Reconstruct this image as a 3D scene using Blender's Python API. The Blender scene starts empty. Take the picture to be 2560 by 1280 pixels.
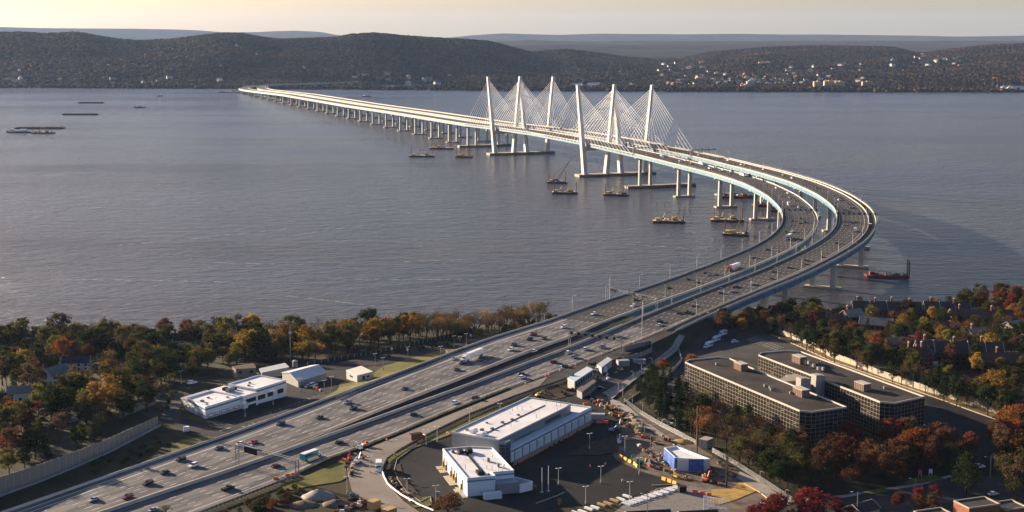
import bpy, bmesh, math, random
import numpy as np
from mathutils import Vector, Matrix, noise as mnoise
R = math.radians
C = bpy.context.scene.collection
scene = bpy.context.scene

# ------------------------------------------------------------------ camera, sky, sun, exposure
FP, H, PV = 3500.0, 205.0, 568.0          # focal length and horizon offset in photo pixels, camera height
PITCH = math.atan2(PV, FP)
cd = bpy.data.cameras.new('camera'); cam = bpy.data.objects.new('camera', cd); C.objects.link(cam)
cd.sensor_width = 36.0; cd.lens = FP / 2560 * 36.0; cd.clip_start = 5.0; cd.clip_end = 80000.0
cam.location = (0, 0, H); cam.rotation_euler = (math.pi / 2 - PITCH, 0, 0)
scene.camera = cam

SUN_EL = 13.0
SUN_AZ = -52.0                             # degrees clockwise from +Y (the view direction); the sun stands left of the view
world = bpy.data.worlds.new('World'); scene.world = world; world.use_nodes = True
wn = world.node_tree.nodes; wl = world.node_tree.links
sky = wn.new('ShaderNodeTexSky'); sky.sky_type = 'NISHITA'; sky.sun_disc = False
sky.sun_elevation = R(SUN_EL); sky.sun_rotation = R(SUN_AZ)
sky.altitude = 100; sky.air_density = 1.0; sky.dust_density = 2.1; sky.ozone_density = 2.5
wn['Background'].inputs['Strength'].default_value = 0.050
tint = wn.new('ShaderNodeMix'); tint.data_type = 'RGBA'; tint.blend_type = 'MULTIPLY'; tint.inputs[0].default_value = 1.0; tint.inputs[7].default_value = (0.91, 0.88, 1.03, 1)
wl.new(sky.outputs[0], tint.inputs[6]); 
# pale band of low autumn mist light all round the horizon
wc = wn.new('ShaderNodeTexCoord'); wz = wn.new('ShaderNodeSeparateXYZ'); wl.new(wc.outputs['Generated'], wz.inputs[0])
wr = wn.new('ShaderNodeMapRange'); wr.interpolation_type = 'SMOOTHSTEP'; wr.inputs[1].default_value = 0.0; wr.inputs[2].default_value = 0.11; wr.inputs[3].default_value = 1.0; wr.inputs[4].default_value = 0.0; wl.new(wz.outputs[2], wr.inputs[0])
wm = wn.new('ShaderNodeMix'); wm.data_type = 'RGBA'; wm.blend_type = 'ADD'; wl.new(wr.outputs[0], wm.inputs[0]); wl.new(tint.outputs[2], wm.inputs[6]); wm.inputs[7].default_value = (1.9, 1.62, 1.15, 1)
wl.new(wm.outputs[2], wn['Background'].inputs['Color'])
sd = bpy.data.lights.new('sun', 'SUN'); sun = bpy.data.objects.new('sun', sd); C.objects.link(sun)
sd.energy = 5.0; sd.angle = R(0.6); sd.color = (1.0, 0.80, 0.58)
tosun = Vector((math.sin(R(SUN_AZ)) * math.cos(R(SUN_EL)), math.cos(R(SUN_AZ)) * math.cos(R(SUN_EL)), math.sin(R(SUN_EL))))
sun.rotation_euler = tosun.to_track_quat('Z', 'Y').to_euler(); sun.location = (-300, 300, 400)
scene.view_settings.view_transform = 'Standard'; scene.view_settings.look = 'None'
scene.view_settings.exposure = 1.72; scene.view_settings.gamma = 1.0
scene.view_settings.use_curve_mapping = False
scene.render.engine = 'CYCLES'
scene.cycles.volume_bounces = 0
scene.cycles.max_bounces = 5

# ------------------------------------------------------------------ helpers
def G(x, y, z=0.0):
    """world point at height z seen at photo pixel x, y"""
    u = (x - 1280) / FP; v = (640 - y) / FP
    c, s = math.cos(PITCH), math.sin(PITCH)
    ry, rz = c + v * s, -s + v * c
    t = (z - H) / rz
    return (u * t, ry * t)
def proj(X, Y, Z):
    c, s = math.cos(PITCH), math.sin(PITCH)
    Z = Z - H; d = Y * c - Z * s; v = Y * s + Z * c
    return 1280 + FP * X / d, 640 - FP * v / d
def lerp(a, b, t): return a + (b - a) * t
def sm(t):
    t = np.clip(t, 0, 1); return t * t * (3 - 2 * t)

MATS = {}
def mat(name, col, rough=0.8, var=0.0, scale=1.0, metal=0.0, bump=0.0, bscale=None, spec=0.5, col2=None, objvar=0.0, stretch=None, detail=4.0, emit=None):
    if name in MATS: return MATS[name]
    m = bpy.data.materials.new(name); m.use_nodes = True; nt = m.node_tree; n = nt.nodes; l = nt.links
    b = n['Principled BSDF']; b.inputs['Roughness'].default_value = rough; b.inputs['Metallic'].default_value = metal
    b.inputs['Specular IOR Level'].default_value = spec if spec != 0.5 or rough < 0.72 else 0.12
    c4 = (*col, 1)
    tc = n.new('ShaderNodeTexCoord'); mp = n.new('ShaderNodeMapping'); l.new(tc.outputs['Object'], mp.inputs[0])
    if stretch: mp.inputs['Scale'].default_value = stretch
    out = None
    if var > 0 or col2:
        nz = n.new('ShaderNodeTexNoise'); nz.inputs['Scale'].default_value = scale; nz.inputs['Detail'].default_value = detail
        nz.inputs['Roughness'].default_value = 0.65
        l.new(mp.outputs[0], nz.inputs['Vector'])
        rp = n.new('ShaderNodeValToRGB'); l.new(nz.outputs['Fac'], rp.inputs[0])
        rp.color_ramp.elements[0].position = 0.32; rp.color_ramp.elements[1].position = 0.68
        if col2: rp.color_ramp.elements[0].color = c4; rp.color_ramp.elements[1].color = (*col2, 1)
        else:
            rp.color_ramp.elements[0].color = (*[k * (1 - var) for k in col], 1)
            rp.color_ramp.elements[1].color = (*[min(1, k * (1 + var)) for k in col], 1)
        out = rp.outputs[0]
    if objvar > 0:
        oi = n.new('ShaderNodeObjectInfo'); hv = n.new('ShaderNodeHueSaturation')
        mr = n.new('ShaderNodeMapRange'); l.new(oi.outputs['Random'], mr.inputs[0])
        mr.inputs[3].default_value = 1 - objvar; mr.inputs[4].default_value = 1 + objvar
        l.new(mr.outputs[0], hv.inputs['Value'])
        mh = n.new('ShaderNodeMath'); mh.operation = 'MULTIPLY_ADD'; l.new(oi.outputs['Random'], mh.inputs[0])
        mh.inputs[1].default_value = 7.31; mh.inputs[2].default_value = 0
        fr = n.new('ShaderNodeMath'); fr.operation = 'FRACT'; l.new(mh.outputs[0], fr.inputs[0])
        mr2 = n.new('ShaderNodeMapRange'); l.new(fr.outputs[0], mr2.inputs[0]); mr2.inputs[3].default_value = 0.5 - 0.06 * objvar; mr2.inputs[4].default_value = 0.5 + 0.06 * objvar
        l.new(mr2.outputs[0], hv.inputs['Hue'])
        if out: l.new(out, hv.inputs['Color'])
        else: hv.inputs['Color'].default_value = c4
        out = hv.outputs[0]
    if out: l.new(out, b.inputs['Base Color'])
    else: b.inputs['Base Color'].default_value = c4
    if bump > 0:
        nb = n.new('ShaderNodeTexNoise'); nb.inputs['Scale'].default_value = bscale or scale * 3; nb.inputs['Detail'].default_value = 3
        l.new(mp.outputs[0], nb.inputs['Vector'])
        bp = n.new('ShaderNodeBump'); bp.inputs['Strength'].default_value = bump; bp.inputs['Distance'].default_value = 0.1
        l.new(nb.outputs['Fac'], bp.inputs['Height']); l.new(bp.outputs[0], b.inputs['Normal'])
    if emit: b.inputs['Emission Color'].default_value = (*emit, 1); b.inputs['Emission Strength'].default_value = 1
    MATS[name] = m
    return m

def leafmat(name, col, col2):
    m = bpy.data.materials.new(name); m.use_nodes = True; nt = m.node_tree; n = nt.nodes; l = nt.links
    n.remove(n['Principled BSDF'])
    tc = n.new('ShaderNodeTexCoord'); nz = n.new('ShaderNodeTexNoise'); nz.inputs['Scale'].default_value = 0.35; nz.inputs['Detail'].default_value = 3
    l.new(tc.outputs['Object'], nz.inputs['Vector'])
    rp = n.new('ShaderNodeValToRGB'); l.new(nz.outputs['Fac'], rp.inputs[0])
    rp.color_ramp.elements[0].position = 0.35; rp.color_ramp.elements[1].position = 0.65
    rp.color_ramp.elements[0].color = (*col, 1); rp.color_ramp.elements[1].color = (*col2, 1)
    oi = n.new('ShaderNodeObjectInfo'); hv = n.new('ShaderNodeHueSaturation'); l.new(rp.outputs[0], hv.inputs['Color'])
    mr = n.new('ShaderNodeMapRange'); l.new(oi.outputs['Random'], mr.inputs[0]); mr.inputs[3].default_value = 0.65; mr.inputs[4].default_value = 1.35
    l.new(mr.outputs[0], hv.inputs['Value'])
    mu = n.new('ShaderNodeMath'); mu.operation = 'MULTIPLY'; l.new(oi.outputs['Random'], mu.inputs[0]); mu.inputs[1].default_value = 13.7
    fr = n.new('ShaderNodeMath'); fr.operation = 'FRACT'; l.new(mu.outputs[0], fr.inputs[0])
    mr2 = n.new('ShaderNodeMapRange'); l.new(fr.outputs[0], mr2.inputs[0]); mr2.inputs[3].default_value = 0.485; mr2.inputs[4].default_value = 0.515
    l.new(mr2.outputs[0], hv.inputs['Hue'])
    d = n.new('ShaderNodeBsdfDiffuse'); t = n.new('ShaderNodeBsdfTranslucent'); mx = n.new('ShaderNodeMixShader'); mx.inputs[0].default_value = 0.3
    l.new(hv.outputs[0], d.inputs[0]); l.new(hv.outputs[0], t.inputs[0]); l.new(d.outputs[0], mx.inputs[1]); l.new(t.outputs[0], mx.inputs[2])
    l.new(mx.outputs[0], n['Material Output'].inputs['Surface'])
    MATS[name] = m; return m

class MB:
    """collects shapes, builds ONE mesh object"""
    def __init__(s): s.v = []; s.f = []; s.m = []
    def add(s, vs, fs, mi=0):
        o = len(s.v); s.v.extend([tuple(map(float, v)) for v in vs]); s.f.extend([tuple(i + o for i in f) for f in fs]); s.m.extend([mi] * len(fs)); return s
    def box(s, c, d, rz=0.0, mi=0, ry=0.0):
        hx, hy, hz = d[0] / 2, d[1] / 2, d[2] / 2
        ca, sa = math.cos(rz), math.sin(rz); cy, sy = math.cos(ry), math.sin(ry)
        vs = []
        for x in (-hx, hx):
            for y in (-hy, hy):
                for z in (-hz, hz):
                    X, Z = x * cy + z * sy, -x * sy + z * cy
                    vs.append((c[0] + X * ca - y * sa, c[1] + X * sa + y * ca, c[2] + Z))
        return s.add(vs, [(0, 1, 3, 2), (4, 6, 7, 5), (0, 4, 5, 1), (2, 3, 7, 6), (0, 2, 6, 4), (1, 5, 7, 3)], mi)
    def prism(s, poly, z0, z1, mi=0, mt=None, shrink=None):
        a = sum(poly[i][0] * poly[(i + 1) % len(poly)][1] - poly[(i + 1) % len(poly)][0] * poly[i][1] for i in range(len(poly)))
        if a < 0: poly = poly[::-1]
        n = len(poly); top = shrink or poly
        vs = [(p[0], p[1], z0) for p in poly] + [(p[0], p[1], z1) for p in top]
        s.add(vs, [tuple(range(n))[::-1]] + [(i, (i + 1) % n, n + (i + 1) % n, n + i) for i in range(n)], mi)
        return s.add([(p[0], p[1], z1) for p in top], [tuple(range(n))], mi if mt is None else mt)
    def loft(s, secs, mi=0, caps=True):
        k = len(secs[0]); vs = [p for q in secs for p in q]; fs = []
        for a in range(len(secs) - 1):
            for i in range(k):
                j = (i + 1) % k; fs.append((a * k + i, a * k + j, (a + 1) * k + j, (a + 1) * k + i))
        if caps: fs.append(tuple(range(k))[::-1]); fs.append(tuple((len(secs) - 1) * k + i for i in range(k)))
        return s.add(vs, fs, mi)
    def tube(s, p, q, r, n=6, r2=None, mi=0):
        p = Vector(p); q = Vector(q); d = (q - p)
        if d.length < 1e-6: return s
        d.normalize(); a = d.orthogonal().normalized(); b = d.cross(a); r2 = r if r2 is None else r2
        s1 = [p + (a * math.cos(2 * math.pi * i / n) + b * math.sin(2 * math.pi * i / n)) * r for i in range(n)]
        s2 = [q + (a * math.cos(2 * math.pi * i / n) + b * math.sin(2 * math.pi * i / n)) * r2 for i in range(n)]
        return s.loft([s1, s2], mi)
    def build(s, name, mats, parent=None, smooth=False, loc=None, **props):
        me = bpy.data.meshes.new(name); me.from_pydata(s.v, [], s.f)
        for m in (mats if isinstance(mats, (list, tuple)) else [mats]): me.materials.append(m)
        if len(set(s.m)) > 1: me.polygons.foreach_set('material_index', s.m)
        if smooth: me.polygons.foreach_set('use_smooth', [True] * len(s.f))
        me.update()
        o = bpy.data.objects.new(name, me); C.objects.link(o)
        if parent: o.parent = parent
        if loc is not None: o.location = loc
        for k, v in props.items(): o[k] = v
        return o

def empty(name, loc=(0, 0, 0), rz=0.0, **props):
    o = bpy.data.objects.new(name, None); C.objects.link(o); o.location = loc; o.rotation_euler = (0, 0, rz)
    o.empty_display_size = 1
    for k, v in props.items(): o[k] = v
    return o
def tag(o, label, cat, group=None):
    o['label'] = label; o['category'] = cat
    if group: o['group'] = group
    return o
KIDS = {}
def kids(o):
    if o.name not in KIDS: KIDS[o.name] = [c for c in bpy.data.objects if c.parent == o]
    return KIDS[o.name]
def copy_tree(o, parent=None):
    c = o.copy(); C.objects.link(c)
    if parent: c.parent = parent
    for ch in kids(o): copy_tree(ch, c)
    return c

# labels that point at one thing: look + nearest landmark + side + rank
LAND = [(452, 1010, 'the left white garage building'), (770, 935, 'the grey gabled shed'), (897, 935, 'the cream-roofed hut'),
        (1180, 885, 'the white trailer truck'), (680, 1150, 'the near sign gantry'), (1520, 860, 'the seven-sign gantry'), (1600, 730, 'the gantry at the shore'),
        (790, 1140, 'the teal bus'), (1200, 1190, 'the stepped white building'), (1400, 1060, 'the long white depot hall'), (1460, 930, 'the green road sign'),
        (1835, 668, 'the red-cab truck'), (1972, 594, 'the grey truck on the bend'), (1857, 437, 'the white and blue box truck'), (1800, 985, 'the front office block'),
        (2150, 960, 'the rear office block'), (1740, 1080, 'the tall rusty mast'), (1700, 1150, 'the blue-wrapped hut'), (1780, 860, 'the three shuttle buses'),
        (1465, 330, 'the nearer bridge towers'), (1240, 290, 'the farther bridge towers'), (2215, 690, 'the red tall-piled barge'), (2230, 770, 'the farthest townhouse row'), (2400, 880, 'the garage townhouse row'),
        (160, 1120, 'the concrete noise wall'), (140, 930, 'the grey-gabled house'), (2410, 1190, 'the big dark evergreen'), (900, 1240, 'the timber crates'), (850, 1020, 'the dark green SUV'),
        (600, 1110, 'the red sedan'), (1900, 560, 'the inner viaduct bend'), (2180, 560, 'the outer viaduct bend'), (1570, 1250, 'the row of white slabs'), (2330, 1120, 'the office drive'),
        (590, 222, 'the far end of the bridge'), (1870, 215, 'the far town tower'), (2070, 215, 'the tan far apartment blocks'), (2500, 222, 'the far-right moored boats')]
PEND = []
def want(o, descr, cat, px, group=None, near=None):
    o['category'] = cat
    if group: o['group'] = group
    PEND.append((o, descr, px, near))
ORD = ['nearest', 'second', 'third', 'fourth', 'fifth', 'sixth', 'seventh', 'eighth', 'ninth', 'tenth', 'eleventh', 'twelfth', 'thirteenth', 'fourteenth', 'fifteenth', 'sixteenth', 'seventeenth', 'eighteenth', 'nineteenth', 'twentieth']
def clip16(t):
    w = t.split()
    return t if len(w) <= 16 else ' '.join(t.replace(' nearest ', ' first ').replace(' the ', ' ').split())[:200]
def finish_labels():
    grp = {}
    for o, d, (x, y), near in PEND:
        lm = [(math.hypot(x - a, (y - b) * 1.6), a, b, t) for a, b, t in LAND if t != near]
        ds, a, b, t = min(lm)
        dx, dy = x - a, (y - b) * 1.6
        side = ('right of' if dx > 0 else 'left of') if abs(dx) > abs(dy) else ('in front of' if dy > 0 else 'beyond')
        grp.setdefault((d, t, side), []).append((ds, o))
    for (d, t, side), L in grp.items():
        L.sort(key=lambda k: k[0])
        for i, (ds, o) in enumerate(L):
            if len(L) == 1: o['label'] = clip16(f'{d} {side} {t}')
            else:
                w = ORD[i] if i < 20 else f'{i + 1}th'
                o['label'] = clip16(f'{d}, {w} {side} {t}')

# ------------------------------------------------------------------ materials
concrete = mat('concrete', (0.33, 0.305, 0.275), 0.85, 0.12, 0.15, bump=0.1)
barrier_m = mat('barrier_concrete', (0.52, 0.48, 0.41), 0.8, 0.12, 0.12)
cream = mat('pale_concrete', (0.43, 0.40, 0.35), 0.8, 0.08, 0.1)
asphalt = mat('asphalt', (0.050, 0.048, 0.047), 0.85, 0.25, 0.08, bump=0.1)
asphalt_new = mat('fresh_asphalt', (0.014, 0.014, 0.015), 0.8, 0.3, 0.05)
asphalt_old = mat('worn_asphalt', (0.045, 0.041, 0.038), 0.9, 0.3, 0.06)
deckroad = mat('bridge_asphalt', (0.058, 0.053, 0.050), 0.85, 0.2, 0.05)
teal = mat('teal_steel', (0.032, 0.145, 0.215), 0.6, 0.35, 0.25)
white_paint = mat('road_paint', (0.72, 0.72, 0.70), 0.7, 0.15, 1.0)
yellow_paint = mat('yellow_road_paint', (0.55, 0.28, 0.08), 0.7, 0.15, 1.0)
steel = mat('galvanised_steel', (0.18, 0.19, 0.20), 0.45, 0.1, 1.0, metal=0.4)
darkmetal = mat('dark_metal', (0.016, 0.016, 0.018), 0.8)
rust = mat('rusty_steel', (0.16, 0.055, 0.03), 0.8, 0.4, 0.8)
whitewall = mat('white_panel_wall', (0.66, 0.68, 0.70), 0.6, 0.05, 0.3)
greywall = mat('grey_panel_wall', (0.20, 0.215, 0.235), 0.6, 0.08, 0.3)
whiteroof = mat('white_membrane_roof', (0.66, 0.64, 0.62), 0.7, 0.16, 0.13, detail=8)
glass = mat('dark_glass', (0.010, 0.012, 0.015), 0.15, spec=0.4)
bluetrim = mat('blue_trim', (0.03, 0.17, 0.30), 0.5)
orange = mat('safety_orange', (0.75, 0.16, 0.03), 0.6)
yellow = mat('construction_yellow', (0.80, 0.42, 0.02), 0.6, 0.1, 1)
rubber = mat('tyre_rubber', (0.015, 0.015, 0.015), 0.8)
wood = mat('bare_timber', (0.42, 0.28, 0.13), 0.8, 0.2, 1.5)
grass = mat('mown_grass', (0.075, 0.085, 0.02), 0.95, 0.0, 0.12, col2=(0.16, 0.13, 0.035))
dirt = mat('trodden_dirt', (0.07, 0.052, 0.038), 0.95, 0.0, 0.22, col2=(0.19, 0.15, 0.115), detail=9)
bluetarp = mat('blue_tarpaulin', (0.032, 0.11, 0.38), 0.6, 0.3, 0.6)
whiteplastic = mat('white_plastic', (0.75, 0.75, 0.76), 0.5, 0.08, 0.5)
brick = mat('brown_brick', (0.13, 0.062, 0.045), 0.9, 0.2, 0.4)
slate = mat('dark_shingle_roof', (0.05, 0.042, 0.04), 0.95, 0.25, 0.3, objvar=0.3)
lampglass = mat('lamp_lens', (0.7, 0.7, 0.66), 0.3)
green_sign = mat('green_sign_face', (0.01, 0.20, 0.12), 0.5)
bark = mat('bark', (0.055, 0.038, 0.027), 0.95, 0.25, 2.0)

def concrete_road():
    m = bpy.data.materials.new('road_concrete'); m.use_nodes = True; nt = m.node_tree; n = nt.nodes; l = nt.links; b = n['Principled BSDF']
    b.inputs['Roughness'].default_value = 0.8; b.inputs['Specular IOR Level'].default_value = 0.2
    uv = n.new('ShaderNodeUVMap'); uv.uv_map = 'run'
    mp = n.new('ShaderNodeMapping'); l.new(uv.outputs[0], mp.inputs[0]); mp.inputs['Scale'].default_value = (0.035, 0.30, 1)
    nz = n.new('ShaderNodeTexNoise'); nz.inputs['Scale'].default_value = 1.0; nz.inputs['Detail'].default_value = 6; l.new(mp.outputs[0], nz.inputs['Vector'])
    rp = n.new('ShaderNodeValToRGB'); l.new(nz.outputs['Fac'], rp.inputs[0])
    rp.color_ramp.elements[0].position = 0.42; rp.color_ramp.elements[0].color = (0.078, 0.077, 0.080, 1)
    rp.color_ramp.elements[1].position = 0.60; rp.color_ramp.elements[1].color = (0.195, 0.178, 0.164, 1)
    # lane tracks: darker bands along the run
    sp = n.new('ShaderNodeSeparateXYZ'); l.new(uv.outputs[0], sp.inputs[0])
    br = n.new('ShaderNodeTexBrick'); br.inputs['Color1'].default_value = (1, 1, 1, 1); br.inputs['Color2'].default_value = (0.80, 0.80, 0.82, 1); br.inputs['Mortar'].default_value = (0.72, 0.72, 0.72, 1)
    br.inputs['Scale'].default_value = 1.0; br.inputs['Brick Width'].default_value = 24.0; br.inputs['Row Height'].default_value = 3.66; br.inputs['Mortar Size'].default_value = 0.05; br.offset = 0.37
    l.new(uv.outputs[0], br.inputs['Vector'])
    mx = n.new('ShaderNodeMix'); mx.data_type = 'RGBA'; mx.blend_type = 'MULTIPLY'; mx.inputs[0].default_value = 1
    l.new(rp.outputs[0], mx.inputs[6]); l.new(br.outputs['Color'], mx.inputs[7])
    # rubbered wheel tracks and oil along each lane
    wv = n.new('ShaderNodeMath'); wv.operation = 'MULTIPLY'; wv.inputs[1].default_value = 2 * math.pi / 1.83; l.new(sp.outputs[1], wv.inputs[0])
    sn = n.new('ShaderNodeMath'); sn.operation = 'SINE'; l.new(wv.outputs[0], sn.inputs[0])
    mq = n.new('ShaderNodeMapping'); l.new(uv.outputs[0], mq.inputs[0]); mq.inputs['Scale'].default_value = (0.012, 0.22, 1)
    n2 = n.new('ShaderNodeTexNoise'); n2.inputs['Scale'].default_value = 1.0; n2.inputs['Detail'].default_value = 4; l.new(mq.outputs[0], n2.inputs['Vector'])
    ml = n.new('ShaderNodeMath'); ml.operation = 'MULTIPLY'; l.new(sn.outputs[0], ml.inputs[0]); l.new(n2.outputs['Fac'], ml.inputs[1])
    tr = n.new('ShaderNodeMapRange'); tr.inputs[1].default_value = -0.5; tr.inputs[2].default_value = 0.6; tr.inputs[3].default_value = 1.08; tr.inputs[4].default_value = 0.72; l.new(ml.outputs[0], tr.inputs[0])
    m3 = n.new('ShaderNodeMix'); m3.data_type = 'RGBA'; m3.blend_type = 'MULTIPLY'; m3.inputs[0].default_value = 1
    cx = n.new('ShaderNodeCombineXYZ'); [l.new(tr.outputs[0], cx.inputs[k]) for k in range(3)]
    l.new(mx.outputs[2], m3.inputs[6]); l.new(cx.outputs[0], m3.inputs[7])
    l.new(m3.outputs[2], b.inputs['Base Color']); MATS['road_concrete'] = m; return m
roadc = concrete_road()
cargo = mat('trailer_white', (0.70, 0.71, 0.72), 0.5, 0.06, 0.5)

# ------------------------------------------------------------------ alignment of the twin viaducts and the highway
A1 = np.array(G(1240, 387)); A2 = np.array(G(1465, 441))
uax = (A1 - A2); SPAN = float(np.hypot(*uax)); uax = uax / SPAN; nax = np.array([uax[1], -uax[0]])
PY = [0, 905, 1050, 1420, 1700, 1800, 1990, 2150, 2327, 2469, 2867, 3250, 3900, 4450, 9000]
PZ = [24, 24, 27.5, 35, 41, 44, 47.5, 47.5, 44.5, 41, 36.5, 31, 25, 14, 12]
def prof(Y): return float(np.interp(Y, PY, PZ))
def onroad(x, y):
    z = 24.0
    for _ in range(12):
        X, Y = G(x, y, z); z = prof(Y)
    return X, Y, z
far_bend = [(880, 207), (800, 209.5), (720, 212), (650, 214.5), (612, 217)]
def straight(off, s0=2780, s1=-160, st=60):
    out = []
    s = s0
    while s > s1: out.append(tuple(A2 + uax * s + nax * off)); s -= st
    return out
L_A = [(1697,413),(1785,435),(1860,459),(1919,490),(1951,521),(1958,540),(1957,559),(1935,587),(1891,615),(1810,649),(1710,687),(1622,718),(1581,731),(1456,771),(1397,796),(1316,820),(1237,843),(1153,873),(1050,915),(800,1005),(619,1074),(437,1134),(312,1180),(237,1205),(31,1277),(-170,1345)]
R_A = [(1935,460),(1997,490),(2029,518),(2035,543),(2029,571),(1997,612),(1904,656),(1810,686),(1706,724),(1644,754),(1581,777),(1512,804),(1450,831),(1416,847),(1331,877),(1225,918),(1050,987),(809,1084),(594,1171),(281,1274),(100,1335)]
L_B = [(1779,402),(1894,431),(1979,457),(2044,487),(2085,518),(2094,540),(2091,568),(2060,599),(1997,634),(1904,677),(1779,724),(1722,746),(1644,777),(1519,832),(1425,871),(1331,906),(1200,956),(1050,1009),(900,1065),(815,1093),(675,1146),(594,1174),(281,1277),(100,1338)]
R_B = [(1872,407),(1997,440),(2060,462),(2122,487),(2154,506),(2179,537),(2183,559),(2182,577),(2160,609),(2091,656),(1997,699),(1919,737),(1787,787),(1675,834),(1562,880)]
RR = [(1850,762),(1747,790),(1656,827),(1584,857),(1505,887),(1437,912),(1362,940),(1269,971),(1122,1028),(1000,1080),(912,1115),(825,1145),(744,1183),(500,1277),(330,1345)]
def w2(L): return [onroad(*p)[:2] for p in L]

class Path:
    def __init__(s, pts, step=5.0, sig=22.0):
        p = np.array(pts, float); d = np.r_[0, np.cumsum(np.hypot(*np.diff(p, axis=0).T))]
        n = int(d[-1] / step); t = np.linspace(0, d[-1], n)
        q = np.c_[np.interp(t, d, p[:, 0]), np.interp(t, d, p[:, 1])]
        k = int(sig * 3 / step); w = np.exp(-0.5 * (np.arange(-k, k + 1) * step / sig) ** 2); w /= w.sum()
        pad0 = q[0] + (q[0] - q[1]) * np.arange(k, 0, -1)[:, None]; pad1 = q[-1] + (q[-1] - q[-2]) * np.arange(1, k + 1)[:, None]
        qq = np.r_[pad0, q, pad1]
        q = np.c_[np.convolve(qq[:, 0], w, 'valid'), np.convolve(qq[:, 1], w, 'valid')]
        s.p = q; s.d = np.r_[0, np.cumsum(np.hypot(*np.diff(q, axis=0).T))]; s.L = s.d[-1]
        g = np.gradient(q, axis=0); g /= np.hypot(*g.T)[:, None]; s.t = g
    def at(s, st, off=0.0):
        x = np.interp(st, s.d, s.p[:, 0]); y = np.interp(st, s.d, s.p[:, 1])
        tx = np.interp(st, s.d, s.t[:, 0]); ty = np.interp(st, s.d, s.t[:, 1]); k = math.hypot(tx, ty); tx /= k; ty /= k
        return np.array([x - ty * off, y + tx * off]), np.array([tx, ty])
    def near(s, P):
        dd = np.hypot(s.p[:, 0] - P[0], s.p[:, 1] - P[1]); i = int(dd.argmin()); t = s.t[i]
        e = np.array(P) - s.p[i]
        return s.d[i] + float(e @ t), float(-t[1] * e[0] + t[0] * e[1])
fb = [G(x, y, 12) for x, y in far_bend]
pathA = Path(fb + straight(-1.0) + w2(L_A))
OFFB = 55.0
fbB = [(a + 10, b + 45) for a, b in fb[:-1]] + [(fb[-1][0] + 35, fb[-1][1] + 30)]
pathB = Path(fbB + straight(OFFB, 2740) + w2(L_B))
WA = [(0, 31.5)]; WB = [(0, 34.0)]
for P in w2(R_A): WA.append(pathA.near(P))
for P in w2(R_B): WB.append(pathB.near(P))
sBend = pathA.near(w2([(1919, 490)])[0])[0]
def widthA(st):
    v = float(np.interp(st, [a for a, b in WA], [b for a, b in WA]))
    return v if st > JA - 120 else 31.5
JA = pathA.near(w2([(1397, 796)])[0])[0]          # abutment joint of A
JB = pathB.near(w2([(1560, 815)])[0])[0]
wja = widthA(JA + 2)
_wa = [(JA - 400, 31.5), (JA - 200, 31.5)] + [(a, b) for a, b in WA if a > JA - 150]
def widthA(st): return float(np.interp(st, [a for a, b in _wa], [b for a, b in _wa]))
RRw = [pathB.near(P) for P in w2(RR)]
def widthB(st):                                    # full width of the viaduct, path included
    return 34.5
def roadB(st):                                     # right limit of the carriageway
    return float(np.interp(st, [a for a, b in RRw], [b for a, b in RRw]))
print('JA', JA, pathA.at(JA), 'JB', JB, 'wja', wja, 'WA', [(round(a), round(b, 1)) for a, b in WA], 'WB', [(round(a), round(b, 1)) for a, b in WB], 'RR', [(round(a), round(b, 1)) for a, b in RRw])

# ------------------------------------------------------------------ terrain of the near shore
SHORE = [G(x, y) for x, y in [(-900, 905), (-300, 880), (0, 862), (300, 852), (620, 838), (1000, 824), (1440, 800), (1700, 786), (2000, 770), (2300, 765), (2560, 747), (2900, 735), (3600, 720)]]
SX = [-3000, -1500] + [p[0] for p in SHORE] + [1600, 3000]; SY = [980, 950] + [p[1] for p in SHORE] + [1400, 1900]
edgeL = np.array([pathA.at(s)[0] for s in np.arange(JA - 40, pathA.L, 12)])
GUARD = [(1562,880),(1440,935),(1275,997),(1175,1037),(1062,1092),(1000,1127),(900,1155),(744,1190),(500,1284)]
edgeR = np.array([pathB.at(s, 34.5)[0] for s in np.arange(JB - 80, pathB.near(w2([(1640, 850)])[0])[0], 12)].__add__([np.array(p) for p in w2(GUARD)]))
def sdist(X, Y, poly):
    """signed distance to an open polyline; positive to its left"""
    best = np.full(X.shape, 1e9); sg = np.zeros(X.shape)
    for a, b in zip(poly[:-1], poly[1:]):
        d = b - a; L2 = d @ d
        t = np.clip(((X - a[0]) * d[0] + (Y - a[1]) * d[1]) / L2, 0, 1)
        ex = X - a[0] - t * d[0]; ey = Y - a[1] - t * d[1]; dd = np.hypot(ex, ey)
        cr = d[0] * (Y - a[1]) - d[1] * (X - a[0]); m = dd < best
        best = np.where(m, dd, best); sg = np.where(m, np.sign(cr), sg)
    return best * sg
GX0, GX1, GY0, GY1, GS = -1400.0, 1400.0, 120.0, 1500.0, 4.0
gx = np.arange(GX0, GX1 + 1, GS); gy = np.arange(GY0, GY1 + 1, GS)
XX, YY = np.meshgrid(gx, gy)
sh = np.interp(XX, SX, SY) - YY + 6 * np.sin(XX * 0.05) + 4 * np.sin(XX * 0.023 + 1)
BS = [-300, -30, 0, 10, 60, 130, 200, 260, 330, 3000]; BZ = [-8, -5, 0, 2.0, 6, 12, 18, 21.5, 23.6, 23.6]
ZB = np.interp(sh, BS, BZ)
dl = sdist(XX, YY, edgeL); dr = -sdist(XX, YY, edgeR)
out = np.maximum(np.maximum(-dl, -dr), 0)
w = (1 - sm((out - 1) / 16.0)) * (1 - sm((YY - (pathA.at(JA)[0][1] + 12 - 0.10 * (XX - 30))) / 22.0))
ZZ = ZB * (1 - w) + 23.72 * w
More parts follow.
